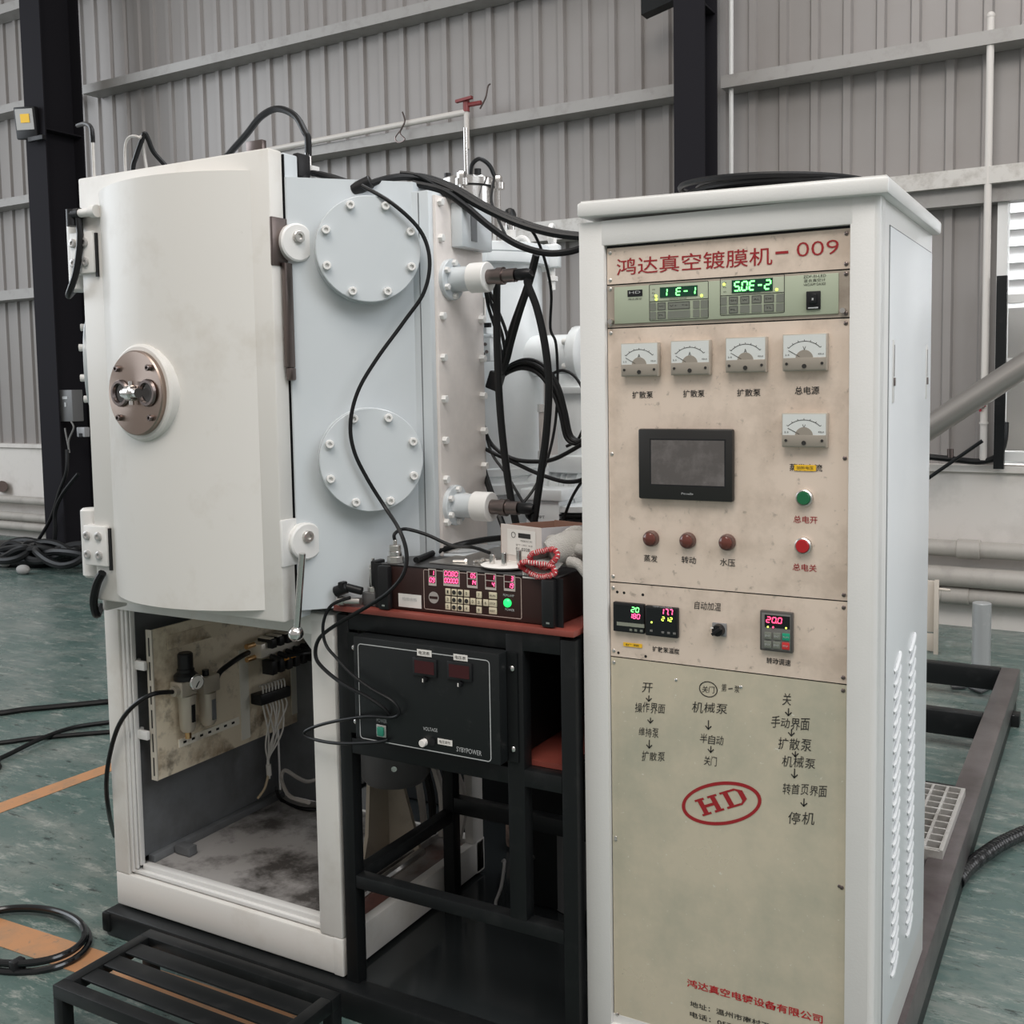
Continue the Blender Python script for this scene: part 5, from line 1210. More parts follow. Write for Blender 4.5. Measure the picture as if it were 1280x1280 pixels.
# touch screen
a = Vector((0.0717,0.0000,1.4383)); b = Vector((0.2696,0.0000,1.2958))
m = MB(); m.box(a.x, -0.016, b.z, b.x, 0.0, a.z, 0.004); hm = build('touch_screen', m, M('black_bezel', (0.016, 0.015, 0.014), 0.38), p_meter)
s0 = Vector((0.1004,-0.0160,1.4158)); s1 = Vector((0.2531,-0.0160,1.3267))
m = MB(); m.box(s0.x-0.003, -0.0162, s1.z-0.003, s1.x+0.003, -0.0155, s0.z+0.003); build('screen_border', m, BLACKG, hm)
m = MB(); m.box(s0.x, -0.0168, s1.z, s1.x, -0.0158, s0.z); build('screen_glass', m, SCREEN, hm)
lettering(hm, [('Pinnelle', (0.1649,-0.0160,1.3094), (0.1892,-0.0160,1.3098), 0.0042)], LINE, y=-0.0166)
# push buttons and signal lamps
def pbutton(c, mat):
    x, z = c[0], c[2]
    m = MB(); m.lathe((x, 0, z), (0, -1, 0), [(0.0155, 0), (0.0165, 0.003), (0.0160, 0.010), (0.0135, 0.012), (0.013, 0.008)], 28, cap1=False); r = build('push_button', m, BRUSH, p_meter)
    m = MB(); m.lathe((x, 0, z), (0, -1, 0), [(0.0128, 0.004), (0.0128, 0.013), (0.0115, 0.0145)], 24); build('button_cap', m, mat, r)
pbutton((0.4060,0.0000,1.3088), GREENB); pbutton((0.4042,0.0000,1.2172), REDB)
for c in ((0.0942,0.0000,1.2134), (0.1731,0.0000,1.2137), (0.2547,0.0000,1.2149)):
    x, z = c[0], c[2]
    m = MB(); m.lathe((x, 0, z), (0, -1, 0), [(0.0165, 0), (0.0165, 0.006), (0.015, 0.012), (0.0135, 0.013)], 28); l_ = build('signal_lamp', m, M('dark_lamp_rim', (0.10, 0.05, 0.04), 0.35), p_meter)
    m = MB(); m.lathe((x, 0, z), (0, -1, 0), [(0.0128, 0.013), (0.0122, 0.016), (0.007, 0.019), (0.002, 0.0197)], 24); build('lamp_lens', m, AMBER, l_)

# temperature controllers
def dig(par, s, a, b, h, mat, y):
    m = MB(); a = Vector(a); b = Vector(b); a.y = b.y = y; zc = (a.z+b.z)/2; a.z = b.z = zc
    digits(m, s, a, b, h, 0.36); return build('digits', m, mat, par)
a = Vector((0.0106,0.0000,1.0764)); b = Vector((0.0799,0.0000,1.0145))
def controller(a, b):
    m = MB(); m.box(a.x, -0.011, b.z, b.x, 0.0, a.z, 0.002); c = build('temperature_controller', m, BLACKPL, p_ctrl)
    m = MB(); m.box(a.x+0.004, -0.0115, b.z+0.003, b.x-0.004, -0.0107, a.z-0.005); build('controller_face', m, BLACKG, c); return c
t1 = controller(a, b)
dig(t1, '20', (0.0513,-0.0115,1.0636), (0.0709,-0.0115,1.0649), 0.0105, LGREEN, -0.0122)
dig(t1, '180', (0.0467,-0.0115,1.0501), (0.0726,-0.0115,1.0512), 0.0105, LPINK, -0.0122)
p_, q_ = Vector((0.0195,-0.0115,1.0354)), Vector((0.0809,-0.0115,1.0279))
m = MB(); m.box(p_.x, -0.0121, q_.z, q_.x, -0.011, p_.z); build('grey_band', m, M('grey_band', (0.24, 0.25, 0.20), 0.5), t1)
for px in ((0.0509,-0.0115,1.0208), (0.0620,-0.0115,1.0210), (0.0744,-0.0115,1.0209)):
    m = MB(); m.box(px[0]-0.003, -0.0124, px[2]-0.0025, px[0]+0.003, -0.011, px[2]+0.0025, 0.0006); build('key', m, GREYK, t1)
a = Vector((0.0827,0.0000,1.0751)); b = Vector((0.1533,0.0000,1.0129))
t2 = controller(a, b)
dig(t2, '17.7', (0.1157,-0.0115,1.0662), (0.1442,-0.0115,1.0663), 0.0120, LPINK, -0.0122)
dig(t2, '212', (0.1182,-0.0115,1.0510), (0.1432,-0.0115,1.0511), 0.0085, LYEL, -0.0122)
c = (0.0972,-0.0115,1.0415); m = MB(); m.cyl((c[0], -0.011, c[2]), (c[0], -0.0124, c[2]), 0.002, n=8); build('status_lamp', m, LYEL, t2)
for px in ((0.0962,-0.0115,1.0236), (0.1215,-0.0115,1.0228), (0.1341,-0.0115,1.0228), (0.1465,-0.0115,1.0229)):
    m = MB(); m.box(px[0]-0.003, -0.0124, px[2]-0.0022, px[0]+0.003, -0.011, px[2]+0.0022, 0.0006); build('key', m, VFD, t2)
lettering(t2, [('TEMP CONTROL', (0.1000,-0.0115,1.0747), (0.1434,-0.0115,1.0752), 0.0030)], LINE, y=-0.0120)
stick_px(p_ctrl, (0.0294,0.0000,0.9907), (0.0717,0.0000,0.9828), -0.0012, '扩泵', YEL)
lettering(p_ctrl, [('扩散泵温度', (0.0942,0.0000,0.9828), (0.1531,0.0000,0.9847), 0.0115), ('转动调速', (0.3326,0.0000,0.9862), (0.3798,0.0000,0.9868), 0.0125)], INK, bold=0.012)
lettering(p_ctrl, [('自动加温', (0.1851,0.0000,1.0833), (0.2401,0.0000,1.0836), 0.0165)], INK, shear=0.12)
# rotary switch
a = Vector((0.2240,0.0000,1.0519)); b = Vector((0.2528,0.0000,1.0256)); c = (a+b)/2
m = MB(); m.box(a.x, -0.006, b.z, b.x, 0.0, a.z, 0.001); rs = build('rotary_switch', m, M('grey_switch_plate', (0.22, 0.22, 0.22), 0.4), p_ctrl)
m = MB(); m.lathe((c.x, -0.006, c.z), (0, -1, 0), [(0.0125, 0), (0.0125, 0.004), (0.011, 0.012)], 24); m.box(c.x-0.003, -0.026, c.z-0.0115, c.x+0.003, -0.016, c.z+0.0115, 0.001, mtx=Matrix.Translation(c) @ Matrix.Rotation(0.9, 4, 'Y') @ Matrix.Translation(-c)); kn = build('switch_knob', m, BLACKPL, rs)
m = MB(); m.box(c.x-0.011, -0.0265, c.z+0.006, c.x-0.005, -0.0258, c.z+0.0085); build('pointer', m, PAPER, kn)
# drive keypad
a = Vector((0.3221,0.0000,1.0867)); b = Vector((0.3859,0.0000,1.0080))
m = MB(); m.box(a.x, -0.011, b.z, b.x, 0.0, a.z, 0.002); kp = build('drive_keypad', m, M('keypad_rim', (0.07, 0.065, 0.06), 0.4), p_ctrl)
m = MB(); m.box(a.x+0.004, -0.0117, b.z+0.004, b.x-0.004, -0.0107, a.z-0.004, 0.001); build('keypad_face', m, VFD, kp)
p_, q_ = Vector((0.3321,-0.0115,1.0796)), Vector((0.3811,-0.0115,1.0554))
m = MB(); m.box(p_.x, -0.0125, q_.z, q_.x, -0.0112, p_.z); build('display_window', m, BLACKG, kp)
dig(kp, '20.0', (0.3342,-0.0120,1.0700), (0.3673,-0.0120,1.0708), 0.0115, LRED, -0.0132)
for c, mt_ in (((0.3386,-0.0120,1.0560), LYEL), ((0.3487,-0.0120,1.0563), LRED), ((0.3740,-0.0120,1.0571), LYEL)):
    m = MB(); m.cyl((c[0], -0.012, c[2]), (c[0], -0.0135, c[2]), 0.0018, n=8); build('status_lamp', m, mt_, kp)
for c, mt_ in (((0.3386,-0.0120,1.0387), GREYK), ((0.3563,-0.0120,1.0392), GREYK), ((0.3738,-0.0120,1.0396), TEAL), ((0.3383,-0.0120,1.0213), GREYK), ((0.3558,-0.0120,1.0216), GREYK), ((0.3732,-0.0120,1.0219), REDK)):
    m = MB(); m.box(c[0]-0.0072, -0.0138, c[2]-0.0070, c[0]+0.0072, -0.0112, c[2]+0.0070, 0.001); ky = build('key', m, mt_, kp)
    m = MB(); put_text(m, 'RUN' if mt_ is TEAL else ('STOP' if mt_ is REDK else ('PRG' if c[0] < 0.33 else 'ENT')), (c[0]-0.005, -0.0144, c[2]), (c[0]+0.005, -0.0144, c[2]), 0.0035); build('key_legend', m, LINE, ky)

# ---- handwriting, company mark and text on the lower panel
HW = None
def hw(body, a, b, h, sh=0.1):
    a = Vector(a); b = Vector(b); a.y = b.y = -0.0008
    HW = MB(); n = len(body); rnd = random.Random(len(body)*7+int(abs(a.x)*1000))
    for i, ch in enumerate(body):
        p = a.lerp(b, i/n); q = a.lerp(b, (i+0.92)/n); j = rnd.uniform(-0.0012, 0.0012); p.z += j; q.z += j+rnd.uniform(-0.0015, 0.0015)
        put_text(HW, ch, p, q, h*rnd.uniform(0.88, 1.1), shear=sh)
    build('handwriting', HW, INK, p_low)
def stroke(pts, w=0.0011, own=None):
    HW = own or MB()
    P_ = [Vector((p[0], -0.0008, p[2])) for p in pts]
    for p, q in zip(P_, P_[1:]):
        d = (q-p).normalized(); n = Vector((d.z, 0, -d.x))*w; HW.quad(p-n-d*w*0.6, q-n+d*w*0.6, q+n+d*w*0.6, p+n-d*w*0.6)
    if own is None: build('pen_stroke', HW, INK, p_low)
def arrow(c, L=0.020):
    c = Vector(c); t = c+Vector((0.0006, 0, L/2)); e = c-Vector((0, 0, L/2))
    A_ = MB(); stroke([t, e], own=A_); stroke([e+Vector((-0.0055, 0, 0.006)), e, e+Vector((0.0060, 0, 0.0068))], own=A_); build('pen_arrow', A_, INK, p_low)
hw('开', (0.0701,0.0000,0.8985), (0.0960,0.0000,0.9010), 0.022); arrow((0.0852,0.0000,0.8776), 0.012)
hw('操作界面', (0.0545,0.0000,0.8556), (0.1230,0.0000,0.8599), 0.021); arrow((0.0884,0.0000,0.8314), 0.011)
hw('维持泵', (0.0622,0.0000,0.8045), (0.1077,0.0000,0.8079), 0.019); arrow((0.0854,0.0000,0.7807), 0.017)
hw('扩散泵', (0.0690,0.0000,0.7542), (0.1215,0.0000,0.7584), 0.020)
ce = Vector((0.2140,0.0000,0.9136)); stroke([ce+Vector((0.0185*math.cos(t*PI/10), 0, 0.0155*math.sin(t*PI/10))) for t in range(21)], 0.0009)
hw('关门', (0.2005,0.0000,0.9127), (0.2282,0.0000,0.9138), 0.015); hw('第', (0.2415,0.0000,0.9196), (0.2531,0.0000,0.9203), 0.015); hw('泵', (0.2678,0.0000,0.9222), (0.2792,0.0000,0.9220), 0.015); stroke([(0.2563,0.0000,0.9199), (0.2637,0.0000,0.9216)]); stroke([(0.2809,0.0000,0.9287), (0.2833,0.0000,0.9274)])
hw('机械泵', (0.1792,0.0000,0.8743), (0.2555,0.0000,0.8790), 0.022); arrow((0.2138,0.0000,0.8403), 0.018)
hw('半自动', (0.1960,0.0000,0.8095), (0.2471,0.0000,0.8123), 0.019); arrow((0.2187,0.0000,0.7906), 0.013)
hw('关门', (0.2043,0.0000,0.7667), (0.2329,0.0000,0.7681), 0.018)
hw('关', (0.3637,0.0000,0.9146), (0.3824,0.0000,0.9147), 0.023); arrow((0.3755,0.0000,0.8893), 0.014)
hw('手动界面', (0.3418,0.0000,0.8646), (0.4187,0.0000,0.8686), 0.022); arrow((0.3814,0.0000,0.8488), 0.012)
hw('扩散泵', (0.3561,0.0000,0.8259), (0.4220,0.0000,0.8297), 0.022); arrow((0.3890,0.0000,0.8079), 0.010)
hw('机械泵', (0.3633,0.0000,0.7902), (0.4298,0.0000,0.7947), 0.021); arrow((0.3876,0.0000,0.7694), 0.018)
hw('转首页界面', (0.3650,0.0000,0.7359), (0.4520,0.0000,0.7418), 0.021); arrow((0.4061,0.0000,0.7145), 0.015)
hw('停机', (0.3762,0.0000,0.6792), (0.4288,0.0000,0.6837), 0.025)
# oval mark with slab letters
c0 = Vector((0.2398,0.0000,0.6820)); uu = (Vector((0.3214,0.0000,0.7035))-Vector((0.1552,0.0000,0.6596)))/2; vv = (Vector((0.2369,0.0000,0.7262))-Vector((0.2402,0.0000,0.6366)))/2
m = MB(); NN = 64
ring = [(c0+uu*math.cos(2*PI*k/NN)+vv*math.sin(2*PI*k/NN), c0+uu*0.915*math.cos(2*PI*k/NN)+vv*0.845*math.sin(2*PI*k/NN)) for k in range(NN)]
Q_ = lambda p: Vector((p.x, -0.0008, p.z))
for k in range(NN):
    (a, b), (c, d) = ring[k], ring[(k+1) % NN]; m.quad(Q_(a), Q_(c), Q_(d), Q_(b))
o0 = Vector((0.2032,0.0000,0.6487)); e1 = (Vector((0.2980,0.0000,0.6938))-o0); e2 = Vector((0.1845,0.0000,0.6789))-o0
def lp(u, v): return Q_(o0+e1*u+e2*v)
def lq(u0, v0, u1, v1): m.quad(lp(u0, v0), lp(u1, v0), lp(u1, v1), lp(u0, v1))
for u in (0.04, 0.32):
    lq(u, 0.12, u+0.10, 0.88); lq(u-0.05, 0, u+0.15, 0.12); lq(u-0.05, 0.88, u+0.15, 1)
lq(0.14, 0.42, 0.32, 0.58)
lq(0.60, 0.12, 0.70, 0.88); lq(0.54, 0, 0.86, 0.12); lq(0.54, 0.88, 0.86, 1); lq(0.90, 0.24, 1.0, 0.76)
m.quad(lp(0.86, 0), lp(1.0, 0.24), lp(0.90, 0.24), lp(0.86, 0.12)); m.quad(lp(0.86, 1), lp(1.0, 0.76), lp(0.90, 0.76), lp(0.86, 0.88))
build('oval_mark', m, RED, p_low)
lettering(p_low, [('鸿达真空电镀设备有限公司', (0.1665,0.0000,0.2841), (0.4448,0.0000,0.2872), 0.0175)], M('bright_red_lettering', srgb(178, 30, 36), 0.5), bold=0.014)
m = MB(); ta = Vector((0.1725,0.0000,0.2419)); 
put_text(m, '地址：温州市南村工业区', (ta.x, -0.0008, ta.z), (ta.x+0.205, -0.0008, ta.z), 0.0125, bold=0.01); build('lettering', m, INK, p_low); m = MB()
tb = Vector((0.1724,0.0000,0.2192)); put_text(m, '电话：0577-', (tb.x, -0.0008, tb.z), (tb.x+0.105, -0.0008, tb.z), 0.0125, bold=0.01)
build('lettering', m, INK, p_low)

# coil of black cable on the lid
CO = thing('cable_coil', 'flat coil of thick black cable lying on top of the control cabinet', 'cable coil', (0.27, 0.32, 1.90))
rnd = random.Random(3)
for k in range(9):
    r0 = 0.212-0.010*(k % 4); z0 = 1.908+0.0135*(k//3)+0.004*(k % 3); cx = 0.27+rnd.uniform(-0.010, 0.010); cy = 0.325+rnd.uniform(-0.012, 0.012); ph = rnd.uniform(0, 6)
    m = MB(); m.tube([(cx+(r0+0.006*math.sin(2*t+ph))*math.cos(t), cy+(r0*0.98)*math.sin(t), z0-0.022*((cx+r0*math.cos(t)-0.2515)/0.6)*0.6+0.010*math.sin(t+ph)*(k/9)+0.003) for t in [2*PI*i/16 for i in range(16)]], 0.0068, 8, 3, closed=True)
    build('cable_turn', m, BLACKR if k % 3 else BLACKG, CO)
m = MB(); m.tube([(0.05, 0.30, 1.925), (0.04, 0.285, 1.93), (0.06, 0.255, 1.92), (0.16, 0.14, 1.925)], 0.006, 8, 5); build('loose_end', m, BLACKR, CO)

# ---------------------------------------------------------------- cables and hoses round the machine
def cable(pts, r, label, mat=None, name='cable', n=8, sub=6, group=None):
    m = MB(); m.tube(pts, r, n, sub); return tag(build(name, m, mat or BLACKR), label, 'hose' if 'hose' in name else 'cable', group)
cable([(-0.6215,0.0004,1.9988), (-0.5513,0.0211,1.9546), (-0.5030,0.0623,1.8933), (-0.4852,0.0730,1.8250), (-0.4958,0.0624,1.7509), (-0.5333,0.0320,1.6827), (-0.5812,-0.0159,1.5943), (-0.6127,-0.0474,1.5210), (-0.6259,-0.0606,1.4474), (-0.6207,-0.0554,1.3822), (-0.5996,-0.0343,1.3157), (-0.5682,-0.0171,1.2551),
       (-0.5099,-0.0400,1.2045), (-0.4842,-0.0500,1.1557), (-0.4852,-0.0600,1.1094), (-0.5209,-0.0650,1.0668), (-0.5744,-0.0680,1.0311), (-0.6897,-0.0650,0.9665), (-0.7417,-0.0600,0.9272), (-0.7509,-0.0600,0.8831), (-0.7116,-0.0700,0.8568), (-0.6451,-0.0850,0.8359), (-0.5764,-0.0900,0.8176), (-0.5373,-0.0850,0.7970), (-0.5264,-0.0760,0.7791)], 0.0048,
      'long thin black cable snaking down past both round port covers to the power supply', sub=7)
cable([(-0.6528,-0.0450,1.0353), (-0.6992,-0.0600,1.0148), (-0.7212,-0.0650,0.9693), (-0.7157,-0.0650,0.9213), (-0.6724,-0.0750,0.8916), (-0.6228,-0.0850,0.8635), (-0.5642,-0.0900,0.8380), (-0.5060,-0.0900,0.8176), (-0.4902,-0.0850,0.7923), (-0.5131,-0.0820,0.7752), (-0.5912,-0.0820,0.7660), (-0.7123,-0.0750,0.7311), (-0.7822,-0.0700,0.6997), (-0.7727,-0.0700,0.6852), (-0.6807,-0.0800,0.6885), (-0.5668,-0.0800,0.7080), (-0.5305,-0.0760,0.7181)], 0.0040,
      'thin black cable from the gland at the table edge looping across the power supply front')
m = MB(); pts = [(-0.7965,0.0200,2.0525), (-0.7356,0.0200,2.0344), (-0.6723,0.0300,2.0105), (-0.6441,0.0300,2.0038)]
m.tube(pts, 0.0075, 8, 6); m.tube([(p[0], p[1]+0.02, p[2]+0.003) for p in pts], 0.006, 8, 6)
o = build('cable', m, BLACKR); tag(o, 'pair of black cables running over the chamber top from the water fitting', 'cable')
m = MB(); m.cyl((-0.6627,0.0200,1.9950), (-0.6195,0.0350,2.0131), 0.016, n=12, bev=0.002); tag(build('cable_tape', m, BLACKPL), 'black tape wrap binding the cables above the upper port cover', 'cable tape')
for i, (dy, dz, r) in enumerate(((0.0, 0.0, 0.0085), (0.022, 0.006, 0.008))):
    cable([((-0.6243,0.0350,2.0080)[0], 0.035+dy, (-0.6243,0.0350,2.0080)[2]+dz), ((-0.6013,0.1000,2.0306)[0], 0.10+dy, (-0.6013,0.1000,2.0306)[2]+dz), ((-0.5592,0.1500,2.0321)[0], 0.15+dy, (-0.5592,0.1500,2.0321)[2]+dz), ((-0.5008,0.1900,2.0073)[0], 0.19+dy, (-0.5008,0.1900,2.0073)[2]+dz), ((-0.4339,0.2200,1.9630)[0], 0.22+dy, (-0.4339,0.2200,1.9630)[2]+dz), ((-0.3517,0.2500,1.9194)[0], 0.25+dy, (-0.3517,0.2500,1.9194)[2]+dz), ((-0.2650,0.2700,1.8898)[0], 0.27+dy, (-0.2650,0.2700,1.8898)[2]+dz), ((-0.1840,0.2900,1.8759)[0], 0.29+dy, (-0.1840,0.2900,1.8759)[2]+dz)], r,
          'thick black cables sagging from the chamber top to the cabinet, upper pair', group='upper cables to the cabinet')
cable([(-0.5691,0.1300,2.0187), (-0.5109,0.1700,2.0016), (-0.4624,0.2000,1.9631), (-0.4079,0.2200,1.9131), (-0.3471,0.2400,1.8686), (-0.2820,0.2600,1.8448), (-0.2280,0.2800,1.8446), (-0.1843,0.2900,1.8554)], 0.0085, 'thick black cable sagging lowest from the chamber top to the cabinet')
cable([(-0.5965,0.1200,2.0446), (-0.5638,0.1400,2.0386), (-0.5267,0.1700,2.0146), (-0.4918,0.1900,1.9988)], 0.005, 'thin black cable lying on the bundle over the chamber top')
# feedthrough cables
cable([(-0.278, 0.186, 1.789), (-0.2886,0.1860,1.7715), (-0.2663,0.1900,1.7094), (-0.2466,0.1900,1.6252), (-0.2375,0.1900,1.5321), (-0.2457,0.1900,1.4200), (-0.2645,0.1900,1.3064), (-0.2812,0.1900,1.2104), (-0.2861,0.1900,1.1757)], 0.0095, 'thick black cable curving down from the upper feedthrough plug to the carton')
cable([(-0.278, 0.182, 1.238), (-0.2983,0.1900,1.2250), (-0.2866,0.2000,1.2051), (-0.2740,0.2000,1.1827)], 0.0085, 'short thick black cable from the lower feedthrough plug')
cable([(-0.4022,0.2400,1.7826), (-0.4041,0.2400,1.6900), (-0.4038,0.2400,1.5928), (-0.3994,0.2400,1.4755), (-0.3882,0.2400,1.3577), (-0.3721,0.2400,1.2496), (-0.3534,0.2400,1.1654)], 0.0095, 'thick straight black cable hanging behind the upper feedthrough')
cable([(-0.3069,0.2700,1.8438), (-0.3417,0.3000,1.7873), (-0.3889,0.3300,1.7133), (-0.4246,0.3500,1.6454), (-0.4502,0.3600,1.5853), (-0.4855,0.3700,1.5450)], 0.0085, 'black cable slanting down left from the cable bundle across the white valve body')
cable([(-0.3188,0.2800,1.8457), (-0.3585,0.3100,1.7794), (-0.4238,0.3500,1.6857), (-0.4601,0.3700,1.6165), (-0.4709,0.3700,1.5550)], 0.005, 'thin black cable slanting beside the thicker one across the valve body')
for i, (x0, x1, x2, x3) in enumerate(((607, 622, 628, 626), (603, 616, 625, 623), (611, 630, 634, 629))):
    cable([(-0.5081,0.3600,1.7860) if i != 2 else (-0.5023,0.3700,1.7782), ((-0.4912,0.3700,1.7305)[0]+0.012*(i-1), 0.37, (-0.4912,0.3700,1.7305)[2]), ((-0.4698,0.3800,1.6581)[0]+0.014*(i-1), 0.38, (-0.4698,0.3800,1.6581)[2]), ((-0.4639,0.3800,1.5962)[0]+0.008*(i-1), 0.38, (-0.4639,0.3800,1.5962)[2]), ((-0.4769,0.3800,1.5448)[0], 0.38, (-0.4769,0.3800,1.5448)[2])], 0.0045, 'thin black cables bunched beside the actuator rod behind the feedthrough', group='actuator cables')
m = MB(); m.box(-0.04, -0.012, -0.018, 0.0, 0.012, 0.03, 0.005)
p = Vector((-0.4857,0.3700,1.5346)); 
for v in m.b.verts: v.co = Matrix.Rotation(0.35, 4, 'Y') @ v.co + p + Vector((0.015, 0, -0.005))
tag(build('plug_connector', m, BLACKPL), 'black plug connector against the white valve body', 'plug')
for k in range(4):
    dz = 0.006*k; dy = 0.005*(k % 2)
    P_ = [(-0.4980,0.4000,1.5513), (-0.4618,0.4050,1.5756), (-0.4191,0.4100,1.5850), (-0.3725,0.4100,1.5675), (-0.3339,0.4100,1.5178), (-0.3141,0.4100,1.4604), (-0.2990,0.4100,1.3992), (-0.2720,0.4100,1.3832), (-0.2472,0.4100,1.3956)]
    cable([(p[0]+0.004*(k-1.5), p[1]+dy, p[2]+(k-1.5)*0.007*(1 if i < 5 else 0.3)) for i, p in enumerate(P_)], 0.0058, 'bundled black cables arching over the valve body to the cabinet', group='arched cable bundle')
m = MB()
for px in ((-0.4210,0.4050,1.5892), (-0.3247,0.4050,1.5034)):
    q = Vector(px); m.tube([q+Vector((0.016*math.cos(t), 0.012*math.sin(t), 0.018*math.sin(t))) for t in [k*PI/4 for k in range(8)]], 0.0015, 5, 2, closed=True)
m.b.free()
cable([(-0.5764,0.4000,1.5740), (-0.5266,0.3600,1.4937), (-0.5207,0.3600,1.4311), (-0.4951,0.3600,1.3770), (-0.4360,0.3600,1.3427), (-0.3705,0.3600,1.3358), (-0.3086,0.3600,1.3452), (-0.2139,0.3400,1.3897)], 0.0055, 'black cable swagging right across the lower valve body to the cabinet, upper swag')
cable([(-0.5746,0.3900,1.3828), (-0.4909,0.3400,1.3617), (-0.4361,0.3600,1.3344), (-0.3664,0.3600,1.3073), (-0.2981,0.3600,1.2888), (-0.2529,0.3500,1.2890), (-0.2102,0.3300,1.2999)], 0.0055, 'black cable swagging right across the lower valve body to the cabinet, lower swag')
cable([(-0.5716,0.3900,1.5146), (-0.5245,0.3700,1.4202), (-0.4838,0.3400,1.3556), (-0.4305,0.3200,1.3047), (-0.3707,0.2900,1.2446), (-0.3191,0.2600,1.1963), (-0.3009,0.2500,1.1670)], 0.004, 'thin black cable falling diagonally behind the lower feedthrough to the carton')
cable([(-0.5847,0.4000,1.4293), (-0.5232,0.3600,1.3158), (-0.4660,0.3100,1.2450), (-0.4171,0.2800,1.1729)], 0.0085, 'thick black cable dropping behind the lower feedthrough collar')
cable([(-0.3396,0.2600,1.9215), (-0.3287,0.3000,1.8966), (-0.3325,0.3600,1.8407), (-0.3364,0.4000,1.7646), (-0.3505,0.4200,1.6753), (-0.3350,0.4200,1.6340), (-0.3319,0.4200,1.5360), (-0.3404,0.4200,1.4293), (-0.3546,0.4000,1.3374), (-0.3717,0.3600,1.2682), (-0.3900,0.3200,1.2265)], 0.0038, 'thin black wire hanging down the right side of the valve body')
cable([(-0.3759,0.4700,1.5574), (-0.3429,0.4700,1.5671), (-0.3083,0.4700,1.5519), (-0.2716,0.4500,1.5104), (-0.2467,0.4200,1.4600)], 0.0042, 'thin black cable looping right under the side branch to the cabinet')
cable([(-0.2752,0.4600,1.4279), (-0.2964,0.4600,1.3864), (-0.3290,0.4600,1.3694)], 0.004, 'short black cable end beside the cabinet at the down pipe')
cable([(-0.2379,0.3600,1.2886), (-0.2750,0.3800,1.2452), (-0.3084,0.4000,1.1883), (-0.3158,0.4000,1.1528)], 0.004, 'thin black cable dropping in front of the black finned motor')
# console cables
cable([(-0.552, 0.0, 1.172), (-0.5528,0.0000,1.1859), (-0.5484,0.0200,1.1949), (-0.5372,0.0400,1.1930), (-0.4985,0.0600,1.1791), (-0.4444,0.0800,1.1546), (-0.4012,0.1000,1.1506), (-0.3411,0.0800,1.1440)], 0.0042, 'thin black cable from the upright connector across the console top')
cable([(-0.5004,0.0107,1.1270), (-0.5203,0.1250,1.1280), (-0.4601,0.1400,1.1472), (-0.4282,0.2000,1.1527), (-0.3944,0.2400,1.1552)], 0.0075, 'thick black cable lying on the back of the console top')
# hoses on the chamber top
cable([(wfx, wfy, 2.092), (wfx, wfy, 2.135), (-0.8110,0.0300,2.1509), (-0.8480,0.0400,2.1960), (-0.9123,0.0500,2.2243), (-0.9772,0.0600,2.2158), (-1.0462,0.0800,2.1850), (-1.1289,0.1000,2.1479), (-1.1904,0.1200,2.1189), (-1.10, 0.125, 2.025)], 0.0085, 'black water hose arching over the chamber top right corner', name='water_hose')
cable([(-1.402, 0.02, 2.015), (-1.4013,0.0200,2.1219), (-1.3867,0.0200,2.1582), (-1.3628,0.0200,2.1972), (-1.3496,0.0200,2.2143), (-1.3467,0.0300,2.1971), (-1.3413,0.0400,2.1689), (-1.3200,0.0600,2.1341)], 0.0065, 'short black hose bent in a peak over the chamber top left', name='water_hose')

# ---------------------------------------------------------------- step bench at the front
SB = thing('step_bench', 'low black slatted steel step in front of the vacuum chamber', 'step', (-0.95, -0.3, 0))
sx0, sx1, sy0, sy1, sz = -1.265, -0.63, -0.448, -0.150, 0.12
def sbox(nm, *a):
    m = MB(); m.box(*a, 0.002); build(nm, m, BLACKP, SB)
sbox('frame_rail', sx0, sy0, sz-0.032, sx1, sy0+0.034, sz); sbox('frame_rail', sx0, sy1-0.034, sz-0.032, sx1, sy1, sz)
sbox('frame_rail', sx0, sy0+0.034, sz-0.032, sx0+0.032, sy1-0.034, sz); sbox('frame_rail', sx1-0.032, sy0+0.034, sz-0.032, sx1, sy1-0.034, sz)
for k in range(3):
    y = sy0+0.055+k*0.066; sbox('slat', sx0+0.03, y, sz-0.008, sx1-0.03, y+0.050, sz-0.002)
for x in (sx0, sx1-0.032):
    for y in (sy0, sy1-0.032): sbox('leg', x, y, 0.0, x+0.032, y+0.032, sz-0.031)

# ---------------------------------------------------------------- floor hoses and cables
def floor_cable(pts, r, label, name='cable', mat=None, group=None, n=8, sub=6): return cable(pts, r, label, mat, name, n, sub, group)
HL = thing('hose_coil', 'black hose loosely coiled in a ring on the floor by the orange line', 'hose coil', (-1.7, -0.15, 0))
for k, (dr, dz) in enumerate(((0.0, 0.010), (0.012, 0.024))):
    c = Vector((-1.715, -0.215, 0)); m = MB()
    pts = [c+Vector(((0.225-dr)*math.cos(t), (0.140-dr*0.7)*math.sin(t), dz+0.006*math.sin(t+k))) for t in [2*PI*i/18 for i in range(18)]]
    m.tube(pts, 0.0095, 10, 4, closed=True); build('hose_turn', m, BLACKG, HL)
m = MB(); m.box(-1.60, -0.335, 0.0, -1.575, -0.298, 0.034, 0.004); build('hose_clip', m, BLACKPL, HL)
floor_cable([(-7.5, -0.6, 0.012), (-5.2, 0.5, 0.012), (-3.8740,0.9731,0.0120), (-3.6032,1.2058,0.0120), (-3.3651,1.4545,0.0120), (-3.2572,1.5827,0.0120), (-2.2, 2.1, 0.012), (-1.2, 2.2, 0.012)], 0.014, 'thick black cable lying farthest across the floor left of the chamber')
